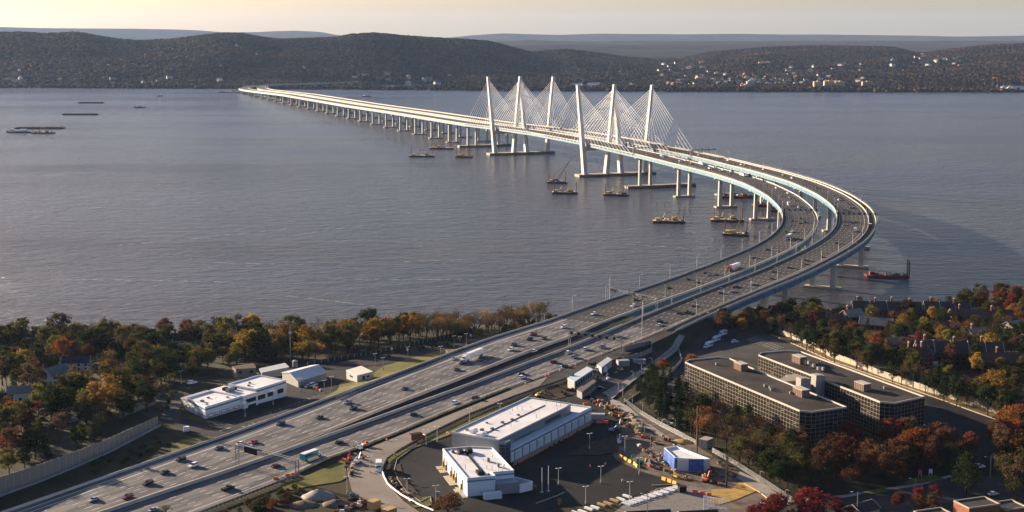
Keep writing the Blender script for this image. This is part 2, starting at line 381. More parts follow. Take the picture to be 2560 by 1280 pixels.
def T(X, Y):
    fx = min(max((X - GX0) / GS, 0), len(gx) - 1.001); fy = min(max((Y - GY0) / GS, 0), len(gy) - 1.001)
    i, j = int(fx), int(fy); a, b = fx - i, fy - j
    return float((ZZ[j, i] * (1 - a) + ZZ[j, i + 1] * a) * (1 - b) + (ZZ[j + 1, i] * (1 - a) + ZZ[j + 1, i + 1] * a) * b)
def ground(x, y):
    z = 22.0
    for _ in range(25):
        X, Y = G(x, y, z); z = 0.5 * z + 0.5 * max(T(X, Y), 0)
    return X, Y, T(X, Y)

landm = mat('leaf_strewn_ground', (0.016, 0.019, 0.008), 0.95, 0.0, 0.07, col2=(0.052, 0.043, 0.021), detail=9)
def build_land():
    m = ZZ > -6; idx = -np.ones(ZZ.shape, int)
    cell = m[:-1, :-1] & m[1:, :-1] & m[:-1, 1:] & m[1:, 1:]
    js, is_ = np.nonzero(cell); use = np.zeros(ZZ.shape, bool)
    for a in (0, 1):
        for b in (0, 1): use[js + a, is_ + b] = True
    idx[use] = np.arange(use.sum())
    vs = np.c_[XX[use], YY[use], ZZ[use]]
    fs = np.c_[idx[js, is_], idx[js, is_ + 1], idx[js + 1, is_ + 1], idx[js + 1, is_]]
    me = bpy.data.meshes.new('land'); me.from_pydata(vs.tolist(), [], fs.tolist()); me.materials.append(landm)
    me.polygons.foreach_set('use_smooth', [True] * len(fs)); me.update()
    o = bpy.data.objects.new('land', me); C.objects.link(o); o['kind'] = 'structure'
build_land()

# ------------------------------------------------------------------ water
def water():
    m = bpy.data.materials.new('river_water'); m.use_nodes = True; nt = m.node_tree; n = nt.nodes; l = nt.links; b = n['Principled BSDF']
    b.inputs['Base Color'].default_value = (0.075, 0.066, 0.062, 1); b.inputs['Roughness'].default_value = 0.22; b.inputs['IOR'].default_value = 1.33; b.inputs['Specular IOR Level'].default_value = 0.33
    tc = n.new('ShaderNodeTexCoord')
    def nz(scale, sx, sy, det, rot=20):
        mp = n.new('ShaderNodeMapping'); mp.inputs['Scale'].default_value = (sx, sy, 1); mp.inputs['Rotation'].default_value = (0, 0, R(rot)); l.new(tc.outputs['Object'], mp.inputs[0])
        t = n.new('ShaderNodeTexNoise'); t.inputs['Scale'].default_value = scale; t.inputs['Detail'].default_value = det; t.inputs['Roughness'].default_value = 0.6; l.new(mp.outputs[0], t.inputs['Vector']); return t
    a = nz(0.16, 0.7, 1.6, 6); c = nz(0.03, 1, 2.2, 3, 35)
    ad = n.new('ShaderNodeMath'); ad.operation = 'MULTIPLY_ADD'; l.new(c.outputs['Fac'], ad.inputs[0]); ad.inputs[1].default_value = 1.5; l.new(a.outputs['Fac'], ad.inputs[2])
    bp = n.new('ShaderNodeBump'); bp.inputs['Strength'].default_value = 1.0; bp.inputs['Distance'].default_value = 3.2; l.new(ad.outputs[0], bp.inputs['Height']); l.new(bp.outputs[0], b.inputs['Normal'])
    # broad slicks: wind-roughened and calmer water, and silt carried by the current
    s1 = nz(0.0016, 0.5, 2.2, 5, 8)
    mr = n.new('ShaderNodeMapRange'); mr.inputs[1].default_value = 0.38; mr.inputs[2].default_value = 0.62; mr.inputs[3].default_value = 0.14; mr.inputs[4].default_value = 0.25
    l.new(s1.outputs['Fac'], mr.inputs[0]); l.new(mr.outputs[0], b.inputs['Roughness'])
    s2 = nz(0.0011, 0.8, 1.5, 6, -15)
    rp = n.new('ShaderNodeValToRGB'); rp.color_ramp.elements[0].position = 0.35; rp.color_ramp.elements[1].position = 0.65
    rp.color_ramp.elements[0].color = (0.052, 0.054, 0.068, 1); rp.color_ramp.elements[1].color = (0.073, 0.072, 0.087, 1)
    l.new(s2.outputs['Fac'], rp.inputs[0]); l.new(rp.outputs[0], b.inputs['Base Color'])
    q = 15900
    MB().add([(-q, -900, 0), (q, -900, 0), (q, 26800, 0), (-q, 26800, 0)], [(0, 1, 2, 3)]).build('river', m, kind='structure')
    # broken foam lines left by the current
    rnd = random.Random(5); f = MB()
    for (xa, ya, xb, yb) in [(740, 587, 960, 556), (300, 613, 720, 572), (130, 697, 600, 705), (820, 697, 1190, 700), (860, 513, 1130, 545), (470, 655, 760, 662), (980, 655, 1180, 648), (720, 740, 940, 765), (1560, 610, 1740, 622), (1700, 570, 1790, 600), (2160, 528, 2380, 548), (40, 440, 230, 433), (600, 430, 780, 420)]:
        k = int(abs(xb - xa) / 4)
        for i in range(k):
            if mnoise.noise(Vector((i * 0.16, ya * 1.3, 0))) < -0.05: continue
            t = i / k; X, Y = G(lerp(xa, xb, t), lerp(ya, yb, t) + rnd.uniform(-.7, .7)); w = rnd.uniform(.15, .6); le = rnd.uniform(.8, 2.6)
            f.add([(X - le, Y, .03), (X, Y - w, .03), (X + le, Y + .1, .03), (X + .1, Y + w, .03)], [(0, 1, 2, 3)])
    f.build('foam_streaks', mat('foam', (0.42, 0.42, 0.42), 0.7), kind='stuff')
water()

# ------------------------------------------------------------------ far shore and ridges
rng = np.random.default_rng(3)
def zat(y, D): return H - math.tan(math.atan2(PV, FP) - math.atan2(640 - y, FP)) * D
def fbm(X, Y, sc, oct=4, seed=0):
    v = np.zeros(np.shape(X)); a = 1.0; r = np.random.default_rng(seed)
    for o in range(oct):
        for k in range(4):
            th = r.uniform(0, 6.28); ph = r.uniform(0, 6.28); f = sc * (2 ** o) * r.uniform(.7, 1.3)
            v = v + a * .35 * np.sin((X * math.cos(th) + Y * math.sin(th)) * f + ph)
        a *= .5
    return v
RIDGE = [(-700,95),(-300,88),(0,83),(60,81),(120,85),(200,81),(250,90),(300,97),(360,101),(430,97),(500,88),(560,82),(610,83),(650,91),(700,98),(760,96),(850,92),(880,86),(940,83),(1000,88),(1080,93),(1150,96),(1220,101),(1270,112),(1330,127),(1420,122),(1500,133),(1560,143),(1640,150),(1700,146),(1780,130),(1900,118),(2050,112),(2150,114),(2230,118),(2280,130),(2310,134),(2340,128),(2400,120),(2480,112),(2560,109),(2800,112),(3300,125)]
SH2 = [(-700,214),(0,216.5),(560,219),(880,221),(1280,224),(1700,226),(2560,228),(3300,229)]
RDX = [a for a, b in RIDGE]; RDY = [b for a, b in RIDGE]
RD = [(-700,6100),(300,6100),(1000,6200),(1260,6500),(1400,7000),(1700,7800),(2100,7600),(2600,7400),(3300,7400)]
def farz(X, Y):
    """height of the opposite shore (numpy)"""
    px = 1280 + FP * np.asarray(X) / (np.asarray(Y) * math.cos(PITCH) + 200 * math.sin(PITCH))
    ys = np.interp(px, [a for a, b in SH2], [b for a, b in SH2])
    D0 = H * FP / (ys - 72); Dr = np.interp(px, [a for a, b in RD], [b for a, b in RD])
    yr = np.interp(px, RDX, RDY)
    Zr = H - (yr - 72) / FP * Dr - 10
    t = (Y - D0) / (Dr - D0)
    steep = np.interp(px, [900, 1300, 1650, 1800], [1.0, 0.55, 0.0, 0.0])
    flat = np.interp(px, [0, 500, 900, 1100, 1500, 1700], [0.04, 0.05, 0.22, 0.35, 0.35, 0.10])
    tt = np.clip((t - flat) / (1 - flat), 0, 1)
    rise = (1 - steep) * (tt ** 1.25 * 0.85 + 0.15 * sm(tt)) + steep * sm(tt) ** 0.8
    z = 3 + (Zr - 3) * rise + np.clip(t * 8, 0, 1) * (3 + 17 * fbm(X, Y, .0048, 3, 1) * np.clip(1.2 - tt, 0.15, 1))
    back = np.clip((Y - Dr) / 1500, 0, 1)
    z = z * (1 - 0.7 * sm(back))
    return np.where(Y < D0, -4 + 0 * z, z)
def farpt(x, y):
    """point on the opposite shore seen at photo pixel x, y"""
    u = (x - 1280) / FP; v = (640 - y) / FP; c, s = math.cos(PITCH), math.sin(PITCH); ry, rz = c + v * s, -s + v * c
    t = np.arange(4500, 9000, 8.0); zz = H + rz * t; g = farz(u * t, ry * t); k = np.nonzero((zz < g))[0]
    if len(k) == 0: return None
    i = k[0]; return (u * t[i], ry * t[i], float(g[i]))
hillm = mat('hill_ground', (0.02, 0.016, 0.013), 0.95, 0.2, 0.01)
def grid_land(name, m, a0, a1, na, D0, D1, nd, zf, **props):
    an = np.linspace(a0, a1, na); dd = D0 + (D1 - D0) * np.linspace(0, 1, nd) ** 1.3
    A, D = np.meshgrid(an, dd); X = A * D; Y = D; Z = zf(X, Y)
    vs = np.c_[X.ravel(), Y.ravel(), Z.ravel()]
    i = np.arange((nd - 1) * (na - 1)); r = i // (na - 1); c = i % (na - 1); k = r * na + c
    fs = np.c_[k, k + 1, k + na + 1, k + na]
    me = bpy.data.meshes.new(name); me.from_pydata(vs.tolist(), [], fs.tolist()); me.materials.append(m)
    me.polygons.foreach_set('use_smooth', [True] * len(fs)); me.update()
    o = bpy.data.objects.new(name, me); C.objects.link(o)
    for k_, v in props.items(): o[k_] = v
    return o
hills = grid_land('far_shore_hills', hillm, -0.56, 0.52, 420, 4560, 9200, 130, farz, kind='structure')

def crown_canopy(target, dens, r0, r1, seed, name, cols):
    """a wood that reads as one mass: crowns scattered over the hill with geometry nodes"""
    bm = bmesh.new(); bmesh.ops.create_icosphere(bm, subdivisions=2, radius=1.0)
    rr = random.Random(seed)
    for v in bm.verts: v.co *= rr.uniform(0.72, 1.2); v.co.z *= 0.9
    me = bpy.data.meshes.new(name + '_crown'); bm.to_mesh(me); bm.free(); me.materials.append(cols)
    src = bpy.data.objects.new(name + '_source', me)
    ng = bpy.data.node_groups.new(name, 'GeometryNodeTree')
    ng.interface.new_socket(name='Geometry', in_out='INPUT', socket_type='NodeSocketGeometry'); ng.interface.new_socket(name='Geometry', in_out='OUTPUT', socket_type='NodeSocketGeometry')
    n = ng.nodes; l = ng.links
    gi = n.new('NodeGroupInput'); go = n.new('NodeGroupOutput'); dp = n.new('GeometryNodeDistributePointsOnFaces'); ip = n.new('GeometryNodeInstanceOnPoints'); oi = n.new('GeometryNodeObjectInfo')
    dp.inputs['Density'].default_value = dens; dp.inputs['Seed'].default_value = seed
    # only on dry land
    ps = n.new('GeometryNodeInputPosition'); sx = n.new('ShaderNodeSeparateXYZ'); cp = n.new('ShaderNodeMath'); cp.operation = 'GREATER_THAN'; cp.inputs[1].default_value = 1.5
    l.new(ps.outputs[0], sx.inputs[0]); l.new(sx.outputs[2], cp.inputs[0]); l.new(cp.outputs[0], dp.inputs['Selection'])
    oi.inputs['Object'].default_value = src; oi.inputs['As Instance'].default_value = True
    rv = n.new('FunctionNodeRandomValue'); rv.data_type = 'FLOAT_VECTOR'; rv.inputs[0].default_value = (r0, r0, r0 * 0.8); rv.inputs[1].default_value = (r1, r1, r1 * 1.15)
    rr_ = n.new('FunctionNodeRandomValue'); rr_.data_type = 'FLOAT_VECTOR'; rr_.inputs[0].default_value = (0, 0, 0); rr_.inputs[1].default_value = (0.4, 0.4, 6.28)
    l.new(gi.outputs[0], dp.inputs['Mesh']); l.new(dp.outputs['Points'], ip.inputs['Points']); l.new(oi.outputs['Geometry'], ip.inputs['Instance'])
    l.new(rv.outputs[0], ip.inputs['Scale']); l.new(rr_.outputs[0], ip.inputs['Rotation']); l.new(ip.outputs[0], go.inputs[0])
    o = bpy.data.objects.new(name, target.data); C.objects.link(o); md = o.modifiers.new('canopy', 'NODES'); md.node_group = ng
    o['kind'] = 'stuff'; return o
def canopymat(name, stops):
    m = bpy.data.materials.new(name); m.use_nodes = True; n = m.node_tree.nodes; l = m.node_tree.links; b = n['Principled BSDF']; b.inputs['Roughness'].default_value = 1; b.inputs['Specular IOR Level'].default_value = 0.1
    oi = n.new('ShaderNodeObjectInfo'); geo = n.new('ShaderNodeNewGeometry'); nz = n.new('ShaderNodeTexNoise'); nz.inputs['Scale'].default_value = 0.004; nz.inputs['Detail'].default_value = 3
    l.new(geo.outputs['Position'], nz.inputs['Vector'])
    ad = n.new('ShaderNodeMath'); ad.operation = 'MULTIPLY_ADD'; l.new(nz.outputs['Fac'], ad.inputs[0]); ad.inputs[1].default_value = 1.3; 
    mu = n.new('ShaderNodeMath'); mu.operation = 'MULTIPLY_ADD'; mu.inputs[1].default_value = 0.5; mu.inputs[2].default_value = -0.42; l.new(oi.outputs['Random'], mu.inputs[0]); l.new(mu.outputs[0], ad.inputs[2])
    rp = n.new('ShaderNodeValToRGB'); l.new(ad.outputs[0], rp.inputs[0])
    e = rp.color_ramp.elements
    while len(e) < len(stops): e.new(0.5)
    for i, (p, c) in enumerate(stops): e[i].position = p; e[i].color = (*c, 1)
    l.new(rp.outputs[0], b.inputs['Base Color']); MATS[name] = m; return m
can = canopymat('autumn_canopy', [(0.0, (0.010, 0.010, 0.010)), (0.35, (0.020, 0.016, 0.015)), (0.62, (0.044, 0.027, 0.019)), (0.82, (0.085, 0.042, 0.018)), (0.95, (0.13, 0.06, 0.02)), (1.0, (0.04, 0.04, 0.018))])
crown_canopy(hills, 0.0052, 6.5, 13.0, 4, 'far_shore_wood', can)

def ridgez(line, D, base, back, seed):
    xs = [a for a, b in line]; ys = [b for a, b in line]
    def f(X, Y):
        px = 1280 + FP * X / (Y * math.cos(PITCH))
        zr = H - (np.interp(px, xs, ys) - 72) / FP * D
        t = np.clip((Y - (D - back)) / back, 0, 1); t2 = np.clip((Y - D) / back, 0, 1)
        return base + (np.maximum(zr, base + 5) - base) * sm(t) * (1 - sm(t2)) + 6 * fbm(X, Y, .002, 3, seed) * t
    return f
farm = mat('distant_woods', (0.055, 0.048, 0.045), 1.0, 0.3, 0.004, spec=0.0)
# the wooded plain and low hills behind the first ridge, then two long ridges
grid_land('distant_plain', farm, -0.62, 0.62, 240, 8200, 14500, 70, lambda X, Y: 42 + 16 * fbm(X, Y, .0016, 4, 9) + (Y - 8200) * 0.004, kind='structure')
grid_land('distant_hills', farm, -0.6, 0.6, 260, 12000, 16500, 40, ridgez([(-900,100),(300,108),(900,106),(1250,104),(1330,98),(1400,103),(1500,106),(1700,104),(2000,110),(2250,112),(2400,112),(2900,106)], 14500, 40, 2400, 12), kind='structure')
grid_land('distant_ridge', farm, -0.6, 0.6, 300, 19000, 25500, 40, ridgez([(-900,72),(0,68),(60,70),(200,72),(340,72),(500,76),(560,80),(640,80),(680,78),(740,76),(800,79),(835,86),(900,94),(1100,96),(1180,88),(1260,84),(1400,86),(1500,83),(1700,85),(1850,84),(2000,86),(2200,88),(2400,91),(2560,89),(3000,90)], 22500, 45, 2600, 21), kind='structure')

# ------------------------------------------------------------------ roads
def ribbon(name, path, s0, s1, o0, o1, m, lift=0.0, zf=None, step=12.0, parent=None, nseg=1, uv=False, **props):
    """strip along a path between two offsets (numbers or functions)"""
    f0 = o0 if callable(o0) else (lambda s: o0); f1 = o1 if callable(o1) else (lambda s: o1)
    n = max(2, int((s1 - s0) / step) + 1); vs = []; uvs = []
    for s in np.linspace(s0, s1, n):
        c, t = path.at(s); z = (zf(c) if zf else prof(c[1])) + lift
        a, b = f0(s), f1(s)
        for k in range(nseg + 1):
            o = lerp(a, b, k / nseg); vs.append((c[0] - t[1] * o, c[1] + t[0] * o, z)); uvs.append((s, o))
    q = nseg + 1
    fs = [(i * q + k, i * q + k + 1, (i + 1) * q + k + 1, (i + 1) * q + k) for i in range(n - 1) for k in range(nseg)]
    fs = [f[::-1] for f in fs]
    me = bpy.data.meshes.new(name); me.from_pydata(vs, [], fs); me.materials.append(m)
    if uv:
        u = me.uv_layers.new(name='run')
        for li, lp in enumerate(me.loops): u.data[li].uv = uvs[lp.vertex_index]
    me.update(); o = bpy.data.objects.new(name, me); C.objects.link(o)
    if parent: o.parent = parent
    for k, v in props.items(): o[k] = v
    return o
def strip3(mb, path, s0, s1, off, prof2, step=10.0, zf=None, mi=0):
    """sweep a closed 2D profile [(dx, dz)...] along the path at an offset"""
    n = max(2, int((s1 - s0) / step) + 1); secs = []
    for s in np.linspace(s0, s1, n):
        o = off(s) if callable(off) else off
        c, t = path.at(s); z = zf(c) if zf else prof(c[1])
        secs.append([(c[0] - t[1] * (o + dx), c[1] + t[0] * (o + dx), z + dz) for dx, dz in prof2])
    mb.loft(secs, mi); return mb

ribbon('road', pathA, JA, pathA.L, 0.0, widthA, roadc, uv=True, kind='structure')
def wb(s): return roadB(s)
ribbon('road', pathB, JB, pathB.L, 0.0, wb, roadc, uv=True, kind='structure')
ZR = 24.0
def poly_patch(name, pts, m, z=None, lift=0.12, cut=0, px=True, **props):
    """flat-lying patch of ground material that follows the terrain"""
    P = [ground(*p)[:2] if z is None else G(p[0], p[1], z) for p in pts] if px else pts
    bm = bmesh.new(); vv = [bm.verts.new((a, b, 0)) for a, b in P]; bm.faces.new(vv)
    bmesh.ops.triangulate(bm, faces=bm.faces[:])
    if z is None:
        for _ in range(3):
            es = [e for e in bm.edges if e.calc_length() > 9]
            if es: bmesh.ops.subdivide_edges(bm, edges=es, cuts=1); bmesh.ops.triangulate(bm, faces=bm.faces[:])
    for v in bm.verts: v.co.z = z if z is not None else T(v.co.x, v.co.y) + lift
    bmesh.ops.recalc_face_normals(bm, faces=bm.faces[:])
    if sum(f.normal.z for f in bm.faces) < 0: bmesh.ops.reverse_faces(bm, faces=bm.faces[:])
    me = bpy.data.meshes.new(name); bm.to_mesh(me); bm.free(); me.materials.append(m)
    o = bpy.data.objects.new(name, me); C.objects.link(o); o['kind'] = 'structure'
    for k, v in props.items(): o[k] = v
    return o
# strip outside the right carriageway: shoulder, ramp to the path, service road to the site
ribbon('service_road', pathB, JB - 5, pathB.near(w2([(1300, 985)])[0])[0], lambda s: roadB(s) + 0.9, lambda s: roadB(s) + 0.9 + min(10.5, max(3, 34.5 - roadB(s))) if True else 0, asphalt_old, lift=-0.02, kind='structure')
poly_patch('service_road', [(1370,943),(1300,968),(1130,1036),(1000,1090),(915,1124),(880,1150),(868,1185),(880,1230),(950,1275),(990,1300),(1060,1290),(1010,1255),(968,1213),(957,1172),(968,1148),(998,1124),(1060,1090),(1173,1035),(1273,996),(1350,965)], mat('pale_road_concrete', (0.21, 0.18, 0.15), 0.85, 0.2, 0.06), lift=0.36)
# the sunken dark strip between the carriageways
def medn(s):
    c, t = pathB.at(s); return c
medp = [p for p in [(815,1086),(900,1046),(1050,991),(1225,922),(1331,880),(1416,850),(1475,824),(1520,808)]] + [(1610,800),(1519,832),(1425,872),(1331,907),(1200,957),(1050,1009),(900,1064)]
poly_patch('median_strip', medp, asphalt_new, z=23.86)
print('sites', T(*G(1000, 1000, 24)))

# lane paint: lines and dashes a few millimetres thick
def paint():
    w = MB(); y = MB()
    def line(mb, path, s0, s1, off, wd=0.18, dash=None, gap=9.0, lift=0.012):
        s = s0; L = dash or 12.0
        while s < s1 - 1:
            e = min(s + L, s1); sub = []
            for q in (s, e):
                o = off(q) if callable(off) else off
                c, t = path.at(q); z = prof(c[1]) + lift
                for dx in (-wd / 2, wd / 2): sub.append((c[0] - t[1] * (o + dx), c[1] + t[0] * (o + dx), z))
            mb.add(sub, [(0, 2, 3, 1)]); s = e + (gap if dash else 0)
    A0, A9 = 600, pathA.L - 2
    line(w, pathA, A0, A9, 3.4, .28); line(w, pathA, JA, A9, 7.1, .34)
    line(w, pathA, A0, JA, lambda s: 28.8, .2)
    line(y, pathA, JA, A9, lambda s: widthA(s) - 3.0, .22)
    for k in range(1, 8):
        o = 7.1 + 3.66 * k
        s = JA - 1600
        while s < A9 - 4:
            lim = widthA(s) - 4.5
            if (o < lim or s < JA and o < 27) and not (s < JA and o < 6):
                line(w, pathA, s, s + 3.6, o, .2, dash=3.6)
            s += 12.2
    B9 = pathB.L - 2
    line(y, pathB, JB - 300, B9, 2.4, .22); line(w, pathB, 600, JB - 300, 2.4, .22)
    line(w, pathB, 600, B9, lambda s: roadB(s) - 2.6 if s > JB - 150 else 24.4, .22)
    for k in range(1, 8):
        o = 2.4 + 3.66 * k; s = JB - 1600
        while s < B9 - 4:
            lim = (roadB(s) if s > JB - 150 else 27) - 4.4
            if o < lim: line(w, pathB, s, s + 3.6, o, .2, dash=3.6)
            s += 12.2
    w.build('lane_markings', white_paint, kind='structure'); y.build('edge_line', yellow_paint, kind='structure')
paint()

# ------------------------------------------------------------------ the twin viaducts
bar_prof = [(-0.25, -0.05), (0.25, -0.05), (0.16, 1.05), (-0.16, 1.05)]
sA2_A = pathA.near(A2)[0]; sA1_A = pathA.near(A1)[0]
sA2_B = pathB.near(A2 + nax * OFFB)[0]; sA1_B = pathB.near(A1 + nax * OFFB)[0]
leg_m = mat('tower_concrete', (0.56, 0.53, 0.49), 0.75, 0.15, 0.12, stretch=(1, 1, .25))
pier_m = mat('pier_concrete', (0.45, 0.42, 0.375), 0.8, 0.22, 0.3, stretch=(1, 1, .3))
capm = mat('pile_cap_concrete', (0.36, 0.32, 0.27), 0.85, 0.15, 0.1)
cable_m = mat('cable_sheath', (0.9, 0.9, 0.88), 0.6)
def viaduct(nm, path, W, joint, sT2, sT1, label, barriers, off_lo, pathside):
    root = empty(nm, (0, 0, 0)); tag(root, label, 'bridge')
    s0 = 0.0; s1 = joint
    ribbon('roadway', path, s0, s1, 0.3, W - 0.3, deckroad, parent=root, step=14)
    mb = MB()
    strip3(mb, path, s0, s1 - .1, 0, [(-0.4, -0.03), (-0.4, -0.5), (2.0, -1.05), (W - 2.0, -1.05), (W + 0.4, -0.5), (W + 0.4, -0.03)], 14)
    mb.build('deck_slab', cream, root)
    for o in (0.8, W / 2, W - 0.8):
        g = MB(); strip3(g, path, s0, s1 - 4, o, [(-0.35, -0.9), (0.35, -0.9), (0.35, -4.5), (-0.35, -4.5)], 14)
        # web stiffeners and splice plates
        s = max(s0, 1200)
        while s < s1 - 5:
            c, t = path.at(s, o); z = prof(c[1]); rz = math.atan2(t[1], t[0])
            g.box((c[0], c[1], z - 2.65), (0.18, 1.05, 3.3), rz); s += 9.0
        g.build('girder', teal, root)
    for o in barriers:
        b = MB(); strip3(b, path, s0, s1, o, bar_prof, 10); b.build('barrier', cream, root)
    # safety rail on the outer edges (real posts on the near part)
    for o in ((-0.1, W + 0.1) if pathside else (-0.1,)):
        r = MB(); s = s1 - 900
        while s < s1:
            c, t = path.at(s, o); z = prof(c[1]); r.box((c[0], c[1], z + 1.75), (0.09, 0.09, 1.5), 0); s += 4.0
        for h in (1.6, 2.05, 2.5): strip3(r, path, s1 - 900, s1, o, [(-.03, h - .03), (.03, h - .03), (.03, h + .03), (-.03, h + .03)], 12)
        r.build('railing', steel, root, kind='stuff')
    # towers: two legs leaning outwards, a crossbeam under the deck, stay cables in a fan
    for sT in (sT2, sT1):
        c0, t = path.at(sT, 0); n2 = np.array([-t[1], t[0]])
        tw = empty('tower', (0, 0, 0)); tw.parent = root
        lo = W + 1.2
        anchors = []
        for side, (base, top, ht) in enumerate([(-0.6, -12.6, 128.0), (lo - 0.6, lo + 10.8, 126.5)]):
            def sec(z, o, a, b):
                return [(c0[0] + n2[0] * (o + sx * a) + t[0] * sy * b, c0[1] + n2[1] * (o + sx * a) + t[1] * sy * b, z) for sx, sy in ((-1, -1), (1, -1), (1, 1), (-1, 1))]
            m = MB(); secs = []
            for z in (1.5, 12, 46, 90, ht):
                k = z / ht; secs.append(sec(z, lerp(base, top, k), lerp(3.0, 1.9, k), lerp(4.3, 2.7, k)))
            m.loft(secs); 
            m.build('leg', leg_m, tw)
            anchors.append((base, top, ht))
        # crossbeam
        dz = prof(c0[1]); m = MB(); ob = []
        za, zb = dz - 10.5, dz - 5.2
        m.box(((c0 + n2 * (W / 2))[0], (c0 + n2 * (W / 2))[1], (za + zb) / 2), (W + 4, 5.5, zb - za), math.atan2(n2[1], n2[0]))
        m.build('crossbeam', leg_m, tw)
        rb = MB()
        for side, (base, top, ht) in enumerate(anchors):
            for dr in (-1, 1):
                for k in range(12):
                    f = (k + 1) / 12; zt = lerp(0.60, 0.955, f ** 0.9) * ht; ot = lerp(base, top, zt / ht)
                    sd_ = sT + dr * (14 + 12.3 * k) ; od = 0.0 if side == 0 else W
                    p = c0 + n2 * ot; q, _ = path.at(sd_, od + (-0.7 if side == 0 else 0.7)); zq = prof(q[1]) - 0.9
                    mb2 = MB(); mb2.tube((p[0] + t[0] * dr * 2.2, p[1] + t[1] * dr * 2.2, zt), (q[0], q[1], zq), 0.25, 5)
                    mb2.build('stay_cable', cable_m, root)
                    # outrigger that holds the cable at the deck edge
                    rb.box((q[0], q[1], zq + .1), (1.3, 1.8, 1.1), math.atan2(t[1], t[0]))
        rb.build('cable_anchor', cream, root, kind='stuff')
    return root
bridgeA = viaduct('viaduct', pathA, 31.5, JA, sA2_A, sA1_A, 'inner of the twin white cable-stayed bridges, nearer the open river, teal girders', (0.0, 31.5), 0, False)
bridgeB = viaduct('viaduct', pathB, 34.5, JB, sA2_B, sA1_B, 'outer of the twin cable-stayed bridges, with the walking path on its far rim', (0.0, 28.2, 34.5), 0, True)

def pier(path, root, s, W, low=None, foot=True):
    c, t = path.at(s, W / 2); z = prof(c[1]); n2 = np.array([-t[1], t[0]]); rz = math.atan2(n2[1], n2[0])
    e = empty('pier', (0, 0, 0)); e.parent = root
    zb = z - 4.5
    m = MB()
    def sec(o, w, z0, z1):
        p = c + n2 * o; return [(p[0] + t[0] * a * w, p[1] + t[1] * a * w, zz) for a, zz in ((-1, z0), (1, z0), (1, z1), (-1, z1))]
    m.loft([sec(-W / 2 + 1.0, 1.5, zb - 1.3, zb), sec(-W / 2 + 5.5, 2.0, zb - 3.0, zb), sec(W / 2 - 5.5, 2.0, zb - 3.0, zb), sec(W / 2 - 1.0, 1.5, zb - 1.3, zb)])
    m.build('pier_cap', pier_m, e)
    for o in (-W * .24, W * .24):
        p = c + n2 * o; b = MB(); g0 = max(1.0, 0)
        def cs(zz, k): return [(p[0] + n2[0] * sx * k + t[0] * sy * k * .85, p[1] + n2[1] * sx * k + t[1] * sy * k * .85, zz) for sx, sy in ((-1, -1), (1, -1), (1, 1), (-1, 1))]
        b.loft([cs(-1.0, 2.0), cs(zb - 2.8, 1.65)]); b.build('column', pier_m, e)
    if foot:
        b = MB(); b.box((c[0], c[1], 0.5), (W * .85, 7.5, 2.6), rz); b.build('pile_cap', capm, e)
    return e
for path, root, W, sT2, sT1, J in ((pathA, bridgeA, 31.5, sA2_A, sA1_A, JA), (pathB, bridgeB, 34.5, sA2_B, sA1_B, JB)):
    s = sT2 + 157; k = 0
    while s < J - 22:
        pier(path, root, s, W, foot=(k > 0)); s += 108 if k else 108; k += 1
    s = sT1 - 161; k = 0
    while s > 330:
        if path is pathA or True: pier(path, root, s, W, foot=(k > 0))
        s -= 105; k += 1
# long fendered footings shared by both bridges
def footing(sa, lo, hi, wid, name):
    c, t = pathA.at(sa); n2 = np.array([-t[1], t[0]]); rz = math.atan2(n2[1], n2[0])
    e = empty(name, (0, 0, 0)); tag(e, None, 'footing')
    p = c + n2 * ((lo + hi) / 2); b = MB(); b.box((p[0], p[1], 1.6), (hi - lo, wid, 3.4), rz); b.build('slab', capm, e)
    f = MB(); o = lo + 1
    while o < hi - 1:
        for sd in (-1, 1):
            q = c + n2 * o + t * sd * (wid / 2 + .35); f.box((q[0], q[1], 1.2), (1.1, .7, 3.4), rz)
        o += 2.3
    f.build('fender_posts', rust if False else mat('fender_timber', (0.10, 0.07, 0.05), .9, .3, .5), e, kind='stuff')
    return e
for sa, lo, hi, wd, lb in ((sA2_A, -13, 107, 17, 'long fendered footing under the nearer bridge towers'), (sA1_A, -13, 103, 17, 'long fendered footing under the farther bridge towers'),
                       (sA2_A + 157, -12, 88, 12, 'long low footing under first piers right of the nearer towers'), (sA1_A - 161, -10, 88, 12, 'long low footing under the first piers left of the farther towers')):
    e = footing(sa, lo, hi, wd, 'footing'); e['label'] = lb; e['group'] = 'shared bridge footings'

# barriers on land: each wall its own thing
def wall_along(name, path, s0, s1, off, label, m=barrier_m, prof_=None, zf=None, step=10):
    b = MB(); strip3(b, path, s0, s1, off, prof_ or [(-0.3, -0.3), (0.3, -0.3), (0.15, 1.05), (-0.15, 1.05)], step, zf=zf)
    o = b.build(name, m); tag(o, label, 'barrier'); return o
sG = pathA.near(w2([(815, 1086)])[0])[0]
wall_along('concrete_barrier', pathA, JA + .3, pathA.L, -0.3, 'low concrete barrier on the river side of the left carriageway')
wall_along('concrete_barrier', pathA, JA + .3, sG, lambda s: widthA(s) + 0.2, 'concrete barrier on the left edge of the dark median strip', prof_=[(-0.3, -0.3), (0.3, -0.3), (0.2, 1.4), (-0.2, 1.4)])
wall_along('concrete_barrier', pathB, JB + .3, pathB.L, -0.3, 'long concrete barrier down the middle of the highway, right of the median strip', prof_=[(-0.3, -0.3), (0.3, -0.3), (0.2, 1.4), (-0.2, 1.4)])

